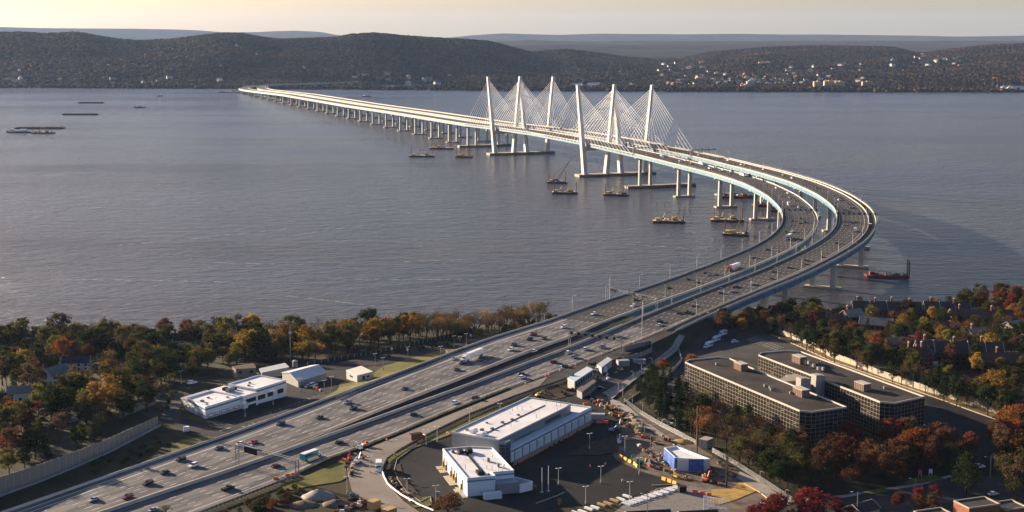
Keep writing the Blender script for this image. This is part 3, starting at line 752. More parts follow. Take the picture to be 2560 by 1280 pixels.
# ------------------------------------------------------------------ vehicles (prototypes face +X)
def car_col(name, c, metal=0.2): return mat(name, c, 0.3, metal=metal, spec=0.6)
CC = {'black': car_col('black_car_paint', (0.012, 0.012, 0.014)), 'white': car_col('white_car_paint', (0.75, 0.76, 0.78), 0), 'silver': car_col('silver_car_paint', (0.42, 0.44, 0.47), .5),
      'dark grey': car_col('dark_grey_car_paint', (0.045, 0.048, 0.055)), 'maroon': car_col('maroon_car_paint', (0.16, 0.022, 0.02)), 'red': car_col('red_car_paint', (0.42, 0.02, 0.02)),
      'dark green': car_col('dark_green_car_paint', (0.015, 0.04, 0.03)), 'dark blue': car_col('dark_blue_car_paint', (0.015, 0.03, 0.08)), 'blue-grey': car_col('blue_grey_car_paint', (0.16, 0.22, 0.30)), 'olive': car_col('olive_car_paint', (0.10, 0.10, 0.06)), 'tan': car_col('tan_car_paint', (0.35, 0.27, 0.18))}
head_m = mat('headlamp_glass', (0.85, 0.86, 0.9), 0.1); tail_m = mat('tail_lamp_glass', (0.45, 0.02, 0.02), 0.2)
def wheel(root, x, y, r=0.34, w=0.24):
    m = MB(); m.tube((x, y - w / 2, r), (x, y + w / 2, r), r, 10); o = m.build('wheel', rubber, root)
    k = MB(); sgn = 1 if y > 0 else -1; k.tube((x, y + sgn * (w / 2 - .02), r), (x, y + sgn * (w / 2 + .02), r), r * .6, 8); k.build('rim', steel, o)
def car_proto(kind):
    L, Wd, Hh = {'sedan': (4.7, 1.82, 1.42), 'suv': (4.9, 1.95, 1.78), 'pickup': (5.8, 2.0, 1.85), 'van': (5.3, 2.0, 2.0)}[kind]
    e = empty(kind, (0, 0, 0)); h = L / 2; w = Wd / 2; belt = Hh * .60; z0 = 0.24
    # lower body, a loft of cross-sections so that bonnet and tail slope and the flanks tuck in
    def sec(x, zt, k): return [(x, -w * k, z0 + .12), (x, -w * k * .96, z0), (x, w * k * .96, z0), (x, w * k, z0 + .12), (x, w * k, zt - .10), (x, w * k * .88, zt), (x, -w * k * .88, zt), (x, -w * k, zt - .10)]
    if kind == 'pickup': S = [(-h, belt, .96), (-h + .1, belt + .02, 1), (-.6, belt + .02, 1), (h * .35, belt + .02, 1), (h * .8, belt - .08, .98), (h, belt - .3, .86)]
    elif kind == 'sedan': S = [(-h, belt - .15, .88), (-h + .15, belt, .97), (-.8, belt + .03, 1), (h * .4, belt + .02, 1), (h * .82, belt - .14, .97), (h, belt - .34, .82)]
    else: S = [(-h, belt - .05, .93), (-h + .1, belt, .98), (-.8, belt + .03, 1), (h * .45, belt + .03, 1), (h * .85, belt - .10, .97), (h, belt - .36, .84)]
    m = MB(); m.loft([sec(*q) for q in S]); body = m.build('body', CC['black'], e, smooth=False)
    def cab(x0, x1, x2, x3, name, mt, za, zb, k0, k1, par):
        m = MB(); vs = []
        for z, xa, xb, k in ((za, x0, x3, k0), (zb, x1, x2, k1)): vs += [(xa, -w * k, z), (xb, -w * k, z), (xb, w * k, z), (xa, w * k, z)]
        m.add(vs, [(0, 1, 2, 3)[::-1], (4, 5, 6, 7), (0, 1, 5, 4), (1, 2, 6, 5), (2, 3, 7, 6), (3, 0, 4, 7)]); return m.build(name, mt, par)
    if kind == 'sedan': a = (-h * .78, -h * .45, h * .12, h * .46)
    elif kind == 'pickup': a = (-.35, -.2, 1.05, 1.75)
    elif kind == 'van': a = (-h * .97, -h * .88, h * .25, h * .62)
    else: a = (-h * .95, -h * .80, h * .10, h * .46)
    cab(*a, 'windows', glass, belt - .02, Hh - .07, .88, .74, e)
    m = MB(); m.box(((a[1] + a[2]) / 2, 0, Hh - .035), (a[2] - a[1] + .12, Wd * .76, .07)); m.build('roof', CC['black'], e)
    if kind == 'pickup': m = MB(); m.box((-1.65, 0, belt + .03), (2.3, Wd * .8, .03)); m.build('cargo_bed', darkmetal, e)
    for sx in (1, -1):
        for sy in (1, -1): wheel(e, sx * L * .31, sy * (w - .12))
    for sy in (1, -1):
        m = MB(); m.box((h - .12, sy * w * .68, belt - .38), (.22, .34, .16)); m.build('headlight', head_m, e)
        m = MB(); m.box((-h + .05, sy * w * .74, belt - .2), (.12, .26, .16)); m.build('tail_light', tail_m, e)
    return e
PR = {k: car_proto(k) for k in ('sedan', 'suv', 'pickup', 'van')}
USED = {}
def place_car(kind, colour, X, Y, z, rz, px, group, extra=''):
    if kind in USED: r = copy_tree(PR[kind])
    else:
        r = PR[kind]; kids(r); [kids(k) for k in kids(r)]; USED[kind] = 1
    r.location = (X, Y, z); r.rotation_euler = (0, 0, rz)
    for ch in [c for c in bpy.data.objects if c.parent == r] if False else r_children(r):
        if ch.name.split('.')[0] in ('body', 'roof'):
            ch.material_slots[0].link = 'OBJECT'; ch.material_slots[0].material = CC[colour]
    nm = {'sedan': 'sedan', 'suv': 'SUV', 'pickup': 'pickup truck', 'van': 'van'}[kind]
    want(r, f'{colour} {nm}{extra}', 'truck' if kind == 'pickup' else 'van' if kind == 'van' else 'car', px, group)
    return r
def r_children(r): return list(r.children)
for _k in PR: bpy.context.view_layer.update()
def heading(path, X, Y, fwd):
    s, o = path.near((X, Y)); c, t = path.at(s); a = math.atan2(t[1], t[0]); return a if fwd else a + math.pi
VA = [('sedan','dark grey',547,1123),('sedan','white',600,1112),('sedan','red',634,1108),('sedan','silver',627,1121),('suv','dark blue',702,1062),('sedan','black',799,1046),('suv','blue-grey',870,1009),('suv','dark green',883,1023),
 ('sedan','dark grey',1012,974),('sedan','black',1142,926),('suv','black',1156,910),('sedan','silver',1136,899),('sedan','dark green',1203,896),('van','maroon',1333,838),('suv','black',1324,850),('sedan','olive',1359,848),('suv','dark grey',1284,864),('suv','white',1276,876),
 ('suv','white',1408,820),('suv','white',1484,787),('suv','dark grey',1587,752),('suv','white',1582,767),('sedan','black',1672,722),('sedan','dark grey',1720,700),('sedan','black',1743,708),('suv','black',452,1151),('suv','white',483,1167),('sedan','black',412,1184),('suv','black',370,1211),('suv','maroon',319,1245),('sedan','silver',234,1252),
 ('sedan','black',1763,684),('sedan','silver',1770,689),('sedan','dark blue',1791,689),('sedan','dark grey',1882,646),('sedan','black',1891,647),('suv','black',1919,626),('sedan','silver',1938,628),('sedan','black',1966,581),('suv','white',1980,581),('sedan','silver',1975,564),('sedan','dark grey',2000,559),('suv','black',2013,557),('sedan','black',1982,553),('sedan','dark grey',2002,547),('sedan','silver',2013,530),('sedan','white',1996,519),('sedan','dark grey',1988,502),('sedan','silver',1974,495),('suv','white',1970,484),('suv','white',1941,471),('sedan','dark grey',1954,491),('sedan','black',1908,453),('sedan','dark grey',1888,448),('suv','white',1829,429),('sedan','black',1826,434),('suv','white',1807,426),('sedan','black',1801,428),('sedan','white',1785,419),('suv','white',1774,422),('suv','black',1728,410),('sedan','white',1713,402),('sedan','silver',1700,404),('suv','white',1654,391),('sedan','black',1660,394)]
VB = [('pickup','black',570,1224),('sedan','maroon',690,1167),('sedan','silver',385,1277),('sedan','black',848,1108),('sedan','black',1034,1038),('suv','white',1139,1009),('suv','black',1192,998),('suv','white',1305,946),('sedan','black',1304,936),('suv','maroon',1384,907),('sedan','black',1412,917),('suv','white',1421,884),('suv','silver',1436,895),('suv','white',1464,875),('pickup','silver',1506,870),('sedan','maroon',1550,844),('pickup','black',1650,805),('sedan','white',1649,814),('sedan','black',1698,785),('pickup','dark grey',1720,782),('sedan','black',1735,767),('sedan','dark grey',1802,735),('sedan','silver',1828,732),('sedan','black',1842,718),
 ('suv','black',2093,610),('sedan','silver',2112,564),('sedan','black',2129,558),('sedan','maroon',2139,556),('sedan','black',2110,526),('sedan','black',2122,530),('sedan','dark grey',2133,520),('sedan','black',2126,521),('sedan','dark grey',2119,511),('suv','white',2097,501),('sedan','black',2107,502),('sedan','black',2099,495),('sedan','dark grey',2085,492),('pickup','maroon',2041,471),('sedan','black',2010,452),('suv','white',1980,446),('suv','blue-grey',1958,439),('sedan','white',1908,424),('sedan','black',1901,421),('suv','black',1862,414),('sedan','white',1853,412),('suv','white',1820,402),('sedan','dark grey',1746,389),
 ('sedan','black',2058,644),('suv','dark grey',2016,653),('sedan','maroon',2015,662),('suv','black',1974,671),('sedan','black',1935,681),('sedan','dark grey',1929,698),('suv','white',1879,711),('sedan','black',1887,714),('sedan','black',1838,720),('sedan','silver',1834,731)]
def clamp_lane(path, X, Y, st_w):
    s, o = path.near((X, Y)); return s, min(max(o, 1.8), st_w(s) - 1.8)
for kind, col, x, y in VA:
    X, Y, z = onroad(x, y); s, o = clamp_lane(pathA, X, Y, widthA); c, t = pathA.at(s, o)
    place_car(kind, col, c[0], c[1], prof(c[1]) + .015, math.atan2(t[1], t[0]), (x, y), 'cars on the left carriageway')
for kind, col, x, y in VB:
    X, Y, z = onroad(x, y); s, o = clamp_lane(pathB, X, Y, lambda q: roadB(q) if q > JB - 150 else 28); c, t = pathB.at(s, o)
    place_car(kind, col, c[0], c[1], prof(c[1]) + .015, math.atan2(-t[1], -t[0]), (x, y), 'cars on the right carriageway')
# parked and idle vehicles off the highway
for kind, col, x, y, rz in [('pickup','white',1490,927,0.2),('pickup','black',1482,912,0.2),('suv','white',2448,1170,0.25),('suv','white',2300,1067,0.3),('sedan','silver',2240,1068,0.3),('suv','white',1838,857,0.5),('sedan','black',1500,975-2,-.1),('pickup','black',1430,978,-.1),
                            ('sedan','white',2483,1238,.4),('sedan','white',192,1046,.9),('suv','silver',185,1055,.9),('sedan','silver',198,1036,.9),('van','white',783,966,1.0),('pickup','white',793,955,1.0),('sedan','white',770,968,1.0),('sedan','silver',600,905,.9),('van','white',480,960,.6),('sedan','dark blue',1640,965,.7),('sedan','white',1336,880,.9)]:
    X, Y, z = ground(x, y) if (x, y) != (1336, 880) else (*G(1336, 880, 23.9), 23.9)
    place_car(kind, col, X, Y, z + .15, rz, (x, y), 'parked vehicles', ' parked' )

def truck(name, X, Y, z, rz, cabm, boxm, L, label, trailer=True, roofm=None, stripe=None, cat='truck', group='trucks on the highway'):
    e = empty(name, (X, Y, z), rz); tag(e, label, cat, group)
    W_ = 2.55; x1 = L / 2; cl = 5.6 if trailer else 2.6
    c = MB()
    if trailer:
        def sec(x, zt, k): return [(x, -W_ / 2 * k, .7), (x, W_ / 2 * k, .7), (x, W_ / 2 * k, zt), (x, W_ / 2 * k * .8, zt + .12), (x, -W_ / 2 * k * .8, zt + .12), (x, -W_ / 2 * k, zt)]
        c.loft([sec(x1, 1.5, .80), sec(x1 - .25, 1.75, .88), sec(x1 - 1.5, 1.95, .92)]); c.build('bonnet', cabm, e)
        c = MB(); c.loft([sec(x1 - 1.5, 1.95, .92), sec(x1 - 1.9, 2.75, .96), sec(x1 - 2.5, 3.2, .98), sec(x1 - 4.2, 3.75, 1)]); c.build('cab', cabm, e)
        m = MB(); m.box((x1 - 1.68, 0, 2.3), (.5, W_ * .84, .62), 0, ry=.55); m.build('windscreen', glass, e)
        m = MB(); m.box((x1 - cl * .62, 0, .75), (cl * 1.1, .9, .35)); m.build('chassis', darkmetal, e)
        bx0, bx1 = -x1, x1 - cl + .2
    else:
        def sec(x, zt, k): return [(x, -W_ / 2 * k, .5), (x, W_ / 2 * k, .5), (x, W_ / 2 * k, zt), (x, -W_ / 2 * k, zt)]
        c.loft([sec(x1, 1.3, .85), sec(x1 - .8, 1.55, .92), sec(x1 - 1.3, 2.3, .92), sec(x1 - 2.3, 2.45, .95)]); c.build('cab', cabm, e)
        m = MB(); m.box((x1 - 1.05, 0, 1.95), (.4, W_ * .8, .6), 0, ry=.55); m.build('windscreen', glass, e)
        bx0, bx1 = -x1, x1 - 2.3
    b = MB(); b.box(((bx0 + bx1) / 2, 0, 2.6 if trailer else 2.1), (bx1 - bx0, W_, 2.85 if trailer else 2.5)); body = b.build('trailer' if trailer else 'cargo_box', boxm, e)
    r = MB(); r.box(((bx0 + bx1) / 2, 0, 4.06 if trailer else 3.39), (bx1 - bx0 - .1, W_ - .1, .07)); r.build('roof_panel', roofm or cargo, body)
    rb = MB(); q = bx0 + .6
    while q < bx1 - .3: 
        for sy in (-1, 1): rb.box((q, sy * (W_ / 2 + .015), 2.6 if trailer else 2.1), (.06, .03, 2.7 if trailer else 2.3))
        q += 1.2
    rb.build('side_ribs', boxm, body, kind='stuff')
    if stripe:
        s_ = MB(); s_.box(((bx0 + bx1) / 2 - .3, -W_ / 2 - .04, 2.3), (bx1 - bx0 - 1.6, .04, 1.0)); s_.box(((bx0 + bx1) / 2 - .3, W_ / 2 + .04, 2.3), (bx1 - bx0 - 1.6, .04, 1.0)); s_.build('side_panel', stripe, body)
    for x in ([bx0 + 1.2, bx0 + 2.5, x1 - 4.9, x1 - 3.7, x1 - 1.1] if trailer else [bx0 + 1.7, x1 - 1.2]):
        for sy in (-1, 1): wheel(e, x, sy * 1.1, .5, .35)
    for sy in (-1, 1): m = MB(); m.box((x1 - .02, sy * .85, 1.0), (.1, .3, .22)); m.build('headlight', head_m, e)
    return e
def on(path, x, y, fwd):
    X, Y, z = onroad(x, y); s, o = path.near((X, Y)); c, t = path.at(s, o); return c[0], c[1], prof(c[1]) + .015, math.atan2(t[1], t[0]) + (0 if fwd else math.pi)
redcab = mat('red_cab_paint', (0.32, 0.02, 0.025), .35); greycab = mat('grey_cab_paint', (0.2, .22, .26), .4); tealp = mat('teal_bus_paint', (0.02, 0.30, 0.33), .4)
truck('semi_truck', *on(pathA, 1180, 897, True), CC['white'], cargo, 21.5, 'long white trailer truck with white cab driving towards the viewer on the concrete')
truck('semi_truck', *on(pathA, 1833, 674, True), redcab, cargo, 20, 'red cab trailer truck with white box on the inner viaduct')
truck('semi_truck', *on(pathA, 1972, 598, True), greycab, mat('grey_trailer', (.22, .24, .27), .5), 16, 'grey trailer truck on the bend of the inner viaduct')
truck('box_truck', *on(pathA, 1857, 440, True), CC['white'], cargo, 12, 'white box truck with light blue side just before the bend', False, stripe=mat('pale_blue_panel', (.35, .6, .72), .5))
truck('box_truck', *on(pathA, 1872, 441, True), CC['dark grey'], mat('dark_truck_box', (.04, .05, .07), .6), 9, 'dark box truck behind the white and blue one', False)
truck('box_truck', *on(pathA, 1754, 412, True), CC['white'], cargo, 10, 'small white box truck beyond the bend, near the cable towers', False)
truck('box_truck', *on(pathA, 1972, 514, True), CC['white'], cargo, 6.5, 'short white delivery truck at the outermost curve of the inner viaduct', False)
truck('box_truck', *on(pathB, 2138, 579, False), CC['white'], cargo, 7, 'white box truck on the outer viaduct bend', False)
truck('flatbed_truck', *on(pathB, 2175, 568, False), CC['tan'], mat('rust_box', (.10, .05, .03), .8), 6.5, 'brown work truck on the walking path side of the outer viaduct', False)
truck('bus', *on(pathB, 778, 1146, False), CC['white'], tealp, 11.5, 'teal and white bus passing the near sign gantry', False, stripe=mat('bus_window_band', (.02, .09, .11), .2), cat='bus')
for i, (x, y) in enumerate([(1770, 870), (1789, 855), (1806, 840)]):
    X, Y, z = ground(x, y)
    truck('shuttle_bus', X, Y, z + .16, 4.05, CC['white'], cargo, 7.5, ['nearest', 'middle', 'farthest'][i] + ' of the three white shuttle buses beside the car park', False, stripe=mat('purple_stripe', (.12, .08, .25), .4), cat='bus', group='shuttle buses by the car park')
X, Y, z = ground(947, 1176)
truck('box_truck', X, Y, z + .4, -1.50, CC['white'], cargo, 7.5, 'white service truck facing the viewer on the curved site road', False)
X, Y, z = ground(1045, 1103)
tr = truck('dump_truck', X, Y, z + .4, 0.55, CC['maroon'], mat('dump_box', (.10, .025, .02), .7), 8, 'dark maroon dump truck parked by the guardrail', False, roofm=darkmetal)

# ------------------------------------------------------------------ street lamps, masts
lamp_m = mat('lamp_post_grey', (0.45, 0.44, 0.42), 0.5, metal=.2)
def lamp_proto(kind):
    e = empty('street_lamp' if kind != 'flood' else 'lot_lamp')
    if kind == 'arm':                    # tall post with one curved arm towards +Y
        m = MB(); m.tube((0, 0, 0), (0, 0, 10.2), .17, 6, .11); P = [(0, 0, 10.2), (0, .3, 10.9), (0, .9, 11.35), (0, 1.9, 11.5)]
        for a, b in zip(P, P[1:]): m.tube(a, b, .09, 5)
        m.build('post', lamp_m, e); m = MB(); m.box((0, 2.25, 11.45), (.32, .9, .16)); m.build('lamp_head', lampglass, e)
    elif kind == 'plain':
        m = MB(); m.tube((0, 0, 0), (0, 0, 12), .2, 6, .12); m.build('post', lamp_m, e); m = MB(); m.box((0, 0, 12.1), (.5, .3, .2)); m.build('lamp_head', lampglass, e)
    elif kind == 'flood':
        m = MB(); m.tube((0, 0, 0), (0, 0, 1.3), .32, 8); m.build('base', cream, e)
        m = MB(); m.tube((0, 0, 1.2), (0, 0, 7.2), .11, 6, .08); m.box((0, 0, 7.1), (1.7, .1, .1)); m.build('post', lamp_m, e)
        for s in (-1, 1): m = MB(); m.box((s * .85, 0, 7.15), (.75, .42, .16)); m.build('lamp_head', lampglass, e)
    else:                                # hooked path lamp
        m = MB(); m.tube((0, 0, 0), (0, 0, 4.4), .14, 6, .12); P = [(0, 0, 4.4), (0, .2, 4.95), (0, .75, 5.2), (0, 1.2, 5.05)]
        for a, b in zip(P, P[1:]): m.tube(a, b, .12, 5)
        m.build('post', cream, e); m = MB(); m.box((0, 1.3, 4.98), (.2, .5, .12)); m.build('lamp_head', lampglass, e)
    return e
LP = {k: lamp_proto(k) for k in ('arm', 'flood', 'hook')}; LU = set()
def lamp(kind, X, Y, z, rz, px, descr, group):
    if kind in LU: r = copy_tree(LP[kind])
    else: LU.add(kind); r = LP[kind]; kids(r)
    r.location = (X, Y, z); r.rotation_euler = (0, 0, rz); want(r, descr, 'street lamp' if kind != 'plain' else 'mast', px, group); return r
def lamps_on(path, ss, off, side, descr, group, kind='arm'):
    for s in ss:
        o = off(s) if callable(off) else off; c, t = path.at(s, o); a = math.atan2(t[1], t[0]); px = proj(c[0], c[1], prof(c[1]))
        if not (-40 < px[0] < 2600 and px[1] < 1330): continue
        lamp(kind, c[0], c[1], prof(c[1]), a + (0 if side > 0 else math.pi), px, descr, group)
lamps_on(pathA, np.arange(JA - 20, JA - 1000, -44), 0.0, 1, 'curved-arm lamp on the inner viaduct left rim', 'lamps on the inner viaduct')
lamps_on(pathA, np.arange(JA - 45, JA - 1000, -44), 31.5, -1, 'curved-arm lamp on the inner viaduct right rim', 'lamps on the inner viaduct')
lamps_on(pathB, np.arange(JB - 30, JB - 1150, -44), 0.0, 1, 'curved-arm lamp on the outer viaduct left rim', 'lamps on the outer viaduct')
lamps_on(pathB, np.arange(JB - 50, JB - 1150, -44), 28.2, -1, 'curved-arm lamp beside the bridge walking path', 'lamps on the outer viaduct')
for x, y in [(613,1043),(683,1012),(750,980),(811,985),(829,975),(938,915),(958,925),(1020,897),(1102,897),(1150,870),(1166,862),(1135,868),(541,1030),(453,960)]:
    X, Y, z = ground(x, y); lamp('flood', X, Y, z, .6, (x, y), 'slim twin-headed roadside lamp', 'lamps left of the highway')
for x, y in [(1474,1123),(1396,1213),(1502,1208),(1574,1248),(1464,1260),(1598,1186),(1018,1240),(1090,1258),(925,1183),(1065,1113),(1093,1105),(1174,1058),(1250,1045),(986,1140),(868,1235),(1562,1130)]:
    X, Y, z = ground(x, y); lamp('flood', X, Y, z, .3, (x, y), 'twin-headed white-based lot lamp', 'lamps around the depot lots')
for x, y, rz in [(1546,985,0),(1557,992,0),(1581,1010,2),(1607,1031,2),(1646,1052,2),(1626,1114,4),(1632,1137,4),(1688,1072,2),(1611,1085,4),(1583,952,1),(1604,932,1),(1630,918,1),(1900,1208,4),(1963,1255,4)]:
    X, Y, z = ground(x, y); lamp('hook', X, Y, z, rz, (x, y), 'cream hooked path lamp', 'hooked path lamps')
def mast(name, x, y, hgt, r, m, label, cat, extra=None, z0=None):
    X, Y, z = ground(x, y); e = empty(name, (X, Y, z)); tag(e, label, cat)
    b = MB(); b.tube((0, 0, 0), (0, 0, hgt), r, 8, r * .7); b.build('pole', m, e)
    if extra: extra(e)
    return e
def rusty(e):
    b = MB(); b.tube((0, 0, 17.5), (0, 0, 20.5), .42, 8); b.build('antenna_drum', rust, e)
    for a in range(3): b = MB(); b.box((.5 * math.cos(a * 2.1), .5 * math.sin(a * 2.1), 15.3), (.22, .22, 2.2), a * 2.1); b.build('antenna_panel', rust, e)
mast('antenna_mast', 1742, 1135, 21.5, .34, mat('brown_mast', (.12, .055, .04), .7), 'tall rusty brown mast with antennas standing before the front office block', 'mast', rusty)
def twin(e):
    for a in (-1, 1): b = MB(); b.box((a * .5, 0, 19), (.35, .3, 1.2)); b.build('antenna_panel', whiteplastic, e)
    for h in (6, 9, 12, 15): b = MB(); b.tube((0, 0, h), (0, 0, h + .25), .42, 8); b.build('collar', steel, e)
mast('monopole_mast', 727, 912, 22, .32, steel, 'grey monopole mast rising behind the small sheds by the river trees', 'mast', twin)
mast('flagpole', 1355, 1231, 10.2, .13, whiteplastic, 'left bare white flagpole in the dark depot lot', 'flagpole', lambda e: MB().box((0, 0, .1), (1.2, 1.2, .2)).build('base', cream, e))
mast('flagpole', 1371, 1228, 10.6, .13, whiteplastic, 'right bare white flagpole in the dark depot lot', 'flagpole', lambda e: MB().box((0, 0, .1), (1.2, 1.2, .2)).build('base', cream, e))
for i, (x, y, hh) in enumerate([(1524, 752, 17), (1605, 838, 22)]):
    X, Y, z = G(x, y, 24)[0], G(x, y, 24)[1], 23.5; e = empty('mast', (X, Y, z)); tag(e, ['tall bare pole beside the gantry at the shore', 'tall bare pole at the right leg of the seven-sign gantry'][i], 'mast'); b = MB(); b.tube((0, 0, 0), (0, 0, hh), .22, 8, .14); b.build('pole', lamp_m, e); b = MB(); b.box((0, 0, hh), (.8, .3, .3)); b.build('camera_head', darkmetal, e)

# ------------------------------------------------------------------ overhead gantries (space trusses with signs)
def gantry(name, P0, P1, z0, hgt, label, signs, legw=2.2, tr=1.7, r=.12, signmat=darkmetal, walk=True):
    e = empty(name, (0, 0, 0)); tag(e, label, 'gantry', 'overhead sign gantries')
    P0 = np.array(P0); P1 = np.array(P1); d = P1 - P0; L = float(np.hypot(*d)); d = d / L; n = np.array([-d[1], d[0]]); rz = math.atan2(d[1], d[0])
    for P in (P0, P1):
        m = MB()
        for a in (-1, 1):
            for b in (-.0,):
                q = P + n * a * tr / 2; m.tube((q[0], q[1], z0 - .5), (q[0], q[1], z0 + hgt + tr), r * 1.7, 6)
        k = 0; z = z0 + .3
        while z < z0 + hgt + .2:
            a = P + n * tr / 2 * (1 if k % 2 else -1); b = P - n * tr / 2 * (1 if k % 2 else -1); m.tube((a[0], a[1], z), (b[0], b[1], z + 1.8), r * .7, 4); z += 1.8; k += 1
        m.build('upright', steel, e)
    m = MB(); zs = (z0 + hgt, z0 + hgt + tr)
    for a in (-1, 1):
        for z in zs: q0 = P0 + n * a * tr / 2; q1 = P1 + n * a * tr / 2; m.tube((q0[0], q0[1], z), (q1[0], q1[1], z), r, 5)
    k = int(L / tr / 1.1)
    for i in range(k):
        s0, s1 = i * L / k, (i + 1) * L / k
        for a in (-1, 1):
            q0 = P0 + d * s0 + n * a * tr / 2; q1 = P0 + d * s1 + n * a * tr / 2
            za, zb = (zs if i % 2 else zs[::-1]); m.tube((q0[0], q0[1], za), (q1[0], q1[1], zb), r * .6, 4); m.tube((q0[0], q0[1], zs[0]), (q0[0], q0[1], zs[1]), r * .6, 4)
        for z in zs: q0 = P0 + d * s0 - n * tr / 2; q1 = P0 + d * s0 + n * tr / 2; m.tube((q0[0], q0[1], z), (q1[0], q1[1], z), r * .6, 4)
    m.build('truss', steel, e)
    for (fr, w_, h_, sm_) in signs:
        q = P0 + d * L * fr - n * (tr / 2 + .35) * (1 if n[1] > 0 else -1); b = MB(); b.box((q[0], q[1], z0 + hgt + tr / 2), (w_, .45, h_), rz); s = b.build('sign', sm_ or signmat, e)
        b = MB(); b.box((q[0], q[1], z0 + hgt + tr / 2 + h_ / 2 + .12), (w_ + .3, .7, .16), rz); b.build('hood', steel, s)
    return e
gantry('gantry', G(594, 1163, 24), G(744, 1205, 24), 24, 7.6, 'near sign gantry with one wide black message board over the right carriageway', [(.27, 7.5, 2.6, None)])
gantry('gantry', G(1424, 866, 24), G(1555, 884, 24), 24, 7.4, 'gantry carrying seven small black lane signs over the right carriageway', [(.06 + i * .135, 1.6, 1.5, None) for i in range(7)], tr=2.2)
gantry('gantry', G(1521, 748, 24), G(1642, 775, 24), 24, 6.6, 'gantry at the shore over the left carriageway with dark sign boxes', [(.12, 5, 2.2, darkmetal), (.5, 5, 1.6, darkmetal), (.75, 4, 1.2, darkmetal)], tr=1.5, r=.1)
def bridge_gantry(path, s, W, label, n):
    a, _ = path.at(s, -1.2); b, _ = path.at(s, W + 1.2); gantry('gantry', a, b, prof(a[1]) - .2, 7.2, label, [((i + .5) / n, 1.7, 1.7, None) for i in range(n)], tr=1.6, r=.14)
sg = lambda path, x, y: path.near(onroad(x, y)[:2])[0]
bridge_gantry(pathA, sg(pathA, 1990, 545), 31.5, 'lane-sign gantry across the bend of the inner viaduct', 7)
bridge_gantry(pathB, sg(pathB, 2130, 555), 34.5, 'lane-sign gantry across the bend of the outer viaduct', 8)
bridge_gantry(pathB, sg(pathB, 1740, 390), 34.5, 'lane-sign gantry on the outer viaduct where the cables end', 8)
bridge_gantry(pathA, sg(pathA, 1610, 384), 31.5, 'lane-sign gantry on the inner viaduct where the cables end', 7)

# ------------------------------------------------------------------ yards, lawns, drives
lot_m = mat('lot_asphalt', (0.017, 0.0165, 0.0165), 0.85, 0.5, 0.05, detail=9)
path_m = mat('footpath_concrete', (0.30, 0.27, 0.23), 0.85, 0.15, 0.2)
mulch = mat('brown_mulch', (0.055, 0.038, 0.028), 0.95, 0.4, 0.4)
poly_patch('parking_lot', [(430,1052),(455,1046),(520,1052),(600,1025),(712,990),(722,968),(700,945),(760,925),(860,905),(930,905),(900,935),(860,950),(838,975),(800,994),(700,1035),(580,1085),(555,1092),(470,1085),(440,1075)], lot_m, lift=.10)
poly_patch('parking_lot', [(330,985),(455,965),(452,1045),(400,1060),(345,1030)], asphalt_old, lift=.14)
poly_patch('service_lane', [(715,925),(860,897),(1000,880),(1060,862),(1150,845),(1200,838),(1230,846),(1165,860),(1080,880),(1010,902),(940,915),(860,915),(760,940)], lot_m, lift=.18)
poly_patch('lawn', [(932,935),(960,915),(1030,895),(1100,877),(1150,872),(1128,884),(1050,918),(960,955)], grass, lift=.2)
poly_patch('lawn', [(842,978),(850,958),(900,948),(940,940),(957,955),(880,985),(812,1012),(806,1000)], grass, lift=.22)
poly_patch('lawn', [(425,1118),(455,1100),(500,1095),(560,1092),(610,1078),(560,1100),(470,1130),(432,1138)], grass, lift=.2)
poly_patch('lawn', [(700,1215),(780,1185),(862,1150),(868,1195),(850,1205),(780,1216),(715,1228)], grass, lift=.25)
poly_patch('lawn', [(965,1150),(1000,1130),(1075,1095),(1175,1050),(1275,1005),(1330,985),(1340,995),(1130,1085),(1028,1125),(990,1150),(982,1165)], grass, lift=.2)
poly_patch('lawn', [(1015,1245),(1075,1243),(1082,1266),(1035,1270)], grass, lift=.24)
poly_patch('depot_lot', [(1129,1090),(1080,1102),(1020,1130),(990,1158),(988,1195),(1010,1230),(1060,1258),(1130,1285),(1290,1300),(1400,1268),(1480,1262),(1560,1248),(1650,1220),(1695,1212),(1660,1196),(1600,1178),(1540,1150),(1500,1120),(1520,1100),(1545,1080),(1550,1040),(1500,1000),(1470,985),(1400,965),(1340,960),(1345,985),(1445,1000),(1440,1052),(1275,1155),(1240,1128)], lot_m, lift=.10)
poly_patch('site_yard', [(1340,958),(1420,915),(1560,884),(1700,850),(1700,870),(1620,920),(1530,985),(1500,1000),(1420,985)], mat('yard_asphalt', (0.050, 0.044, 0.038), .9, .3, .08), lift=.05)
poly_patch('site_dirt', [(1400,1000),(1500,990),(1540,1000),(1620,1045),(1700,1090),(1800,1150),(1900,1205),(2000,1260),(1960,1300),(1700,1300),(1640,1240),(1560,1190),(1530,1130),(1550,1060),(1480,1010)], dirt, lift=.06)
poly_patch('gravel_yard', [(1560,1262),(1720,1215),(1800,1225),(1790,1262),(1730,1300),(1500,1310)], mat('grey_gravel', (.18, .165, .15), .95, .3, 1.2), lift=.12)
poly_patch('footpath', [(1697,838),(1712,842),(1692,880),(1656,905),(1590,950),(1530,1000),(1506,985),(1560,955),(1640,900),(1680,868)], path_m, lift=.6)
poly_patch('footpath', [(1516,990),(1532,998),(1572,1018),(1610,1052),(1680,1100),(1740,1140),(1700,1122),(1640,1085),(1570,1040),(1530,1012)], path_m, lift=.25)
poly_patch('footpath', [(1850,1180),(1905,1205),(1975,1262),(1955,1268),(1900,1230),(1840,1195)], path_m, lift=.25)
poly_patch('mulch_island', [(1342,985),(1372,967),(1430,960),(1440,985),(1390,1000)], mulch, lift=.3)
poly_patch('mulch_island', [(1420,1138),(1480,1105),(1540,1092),(1545,1130),(1500,1140)], mulch, lift=.35)
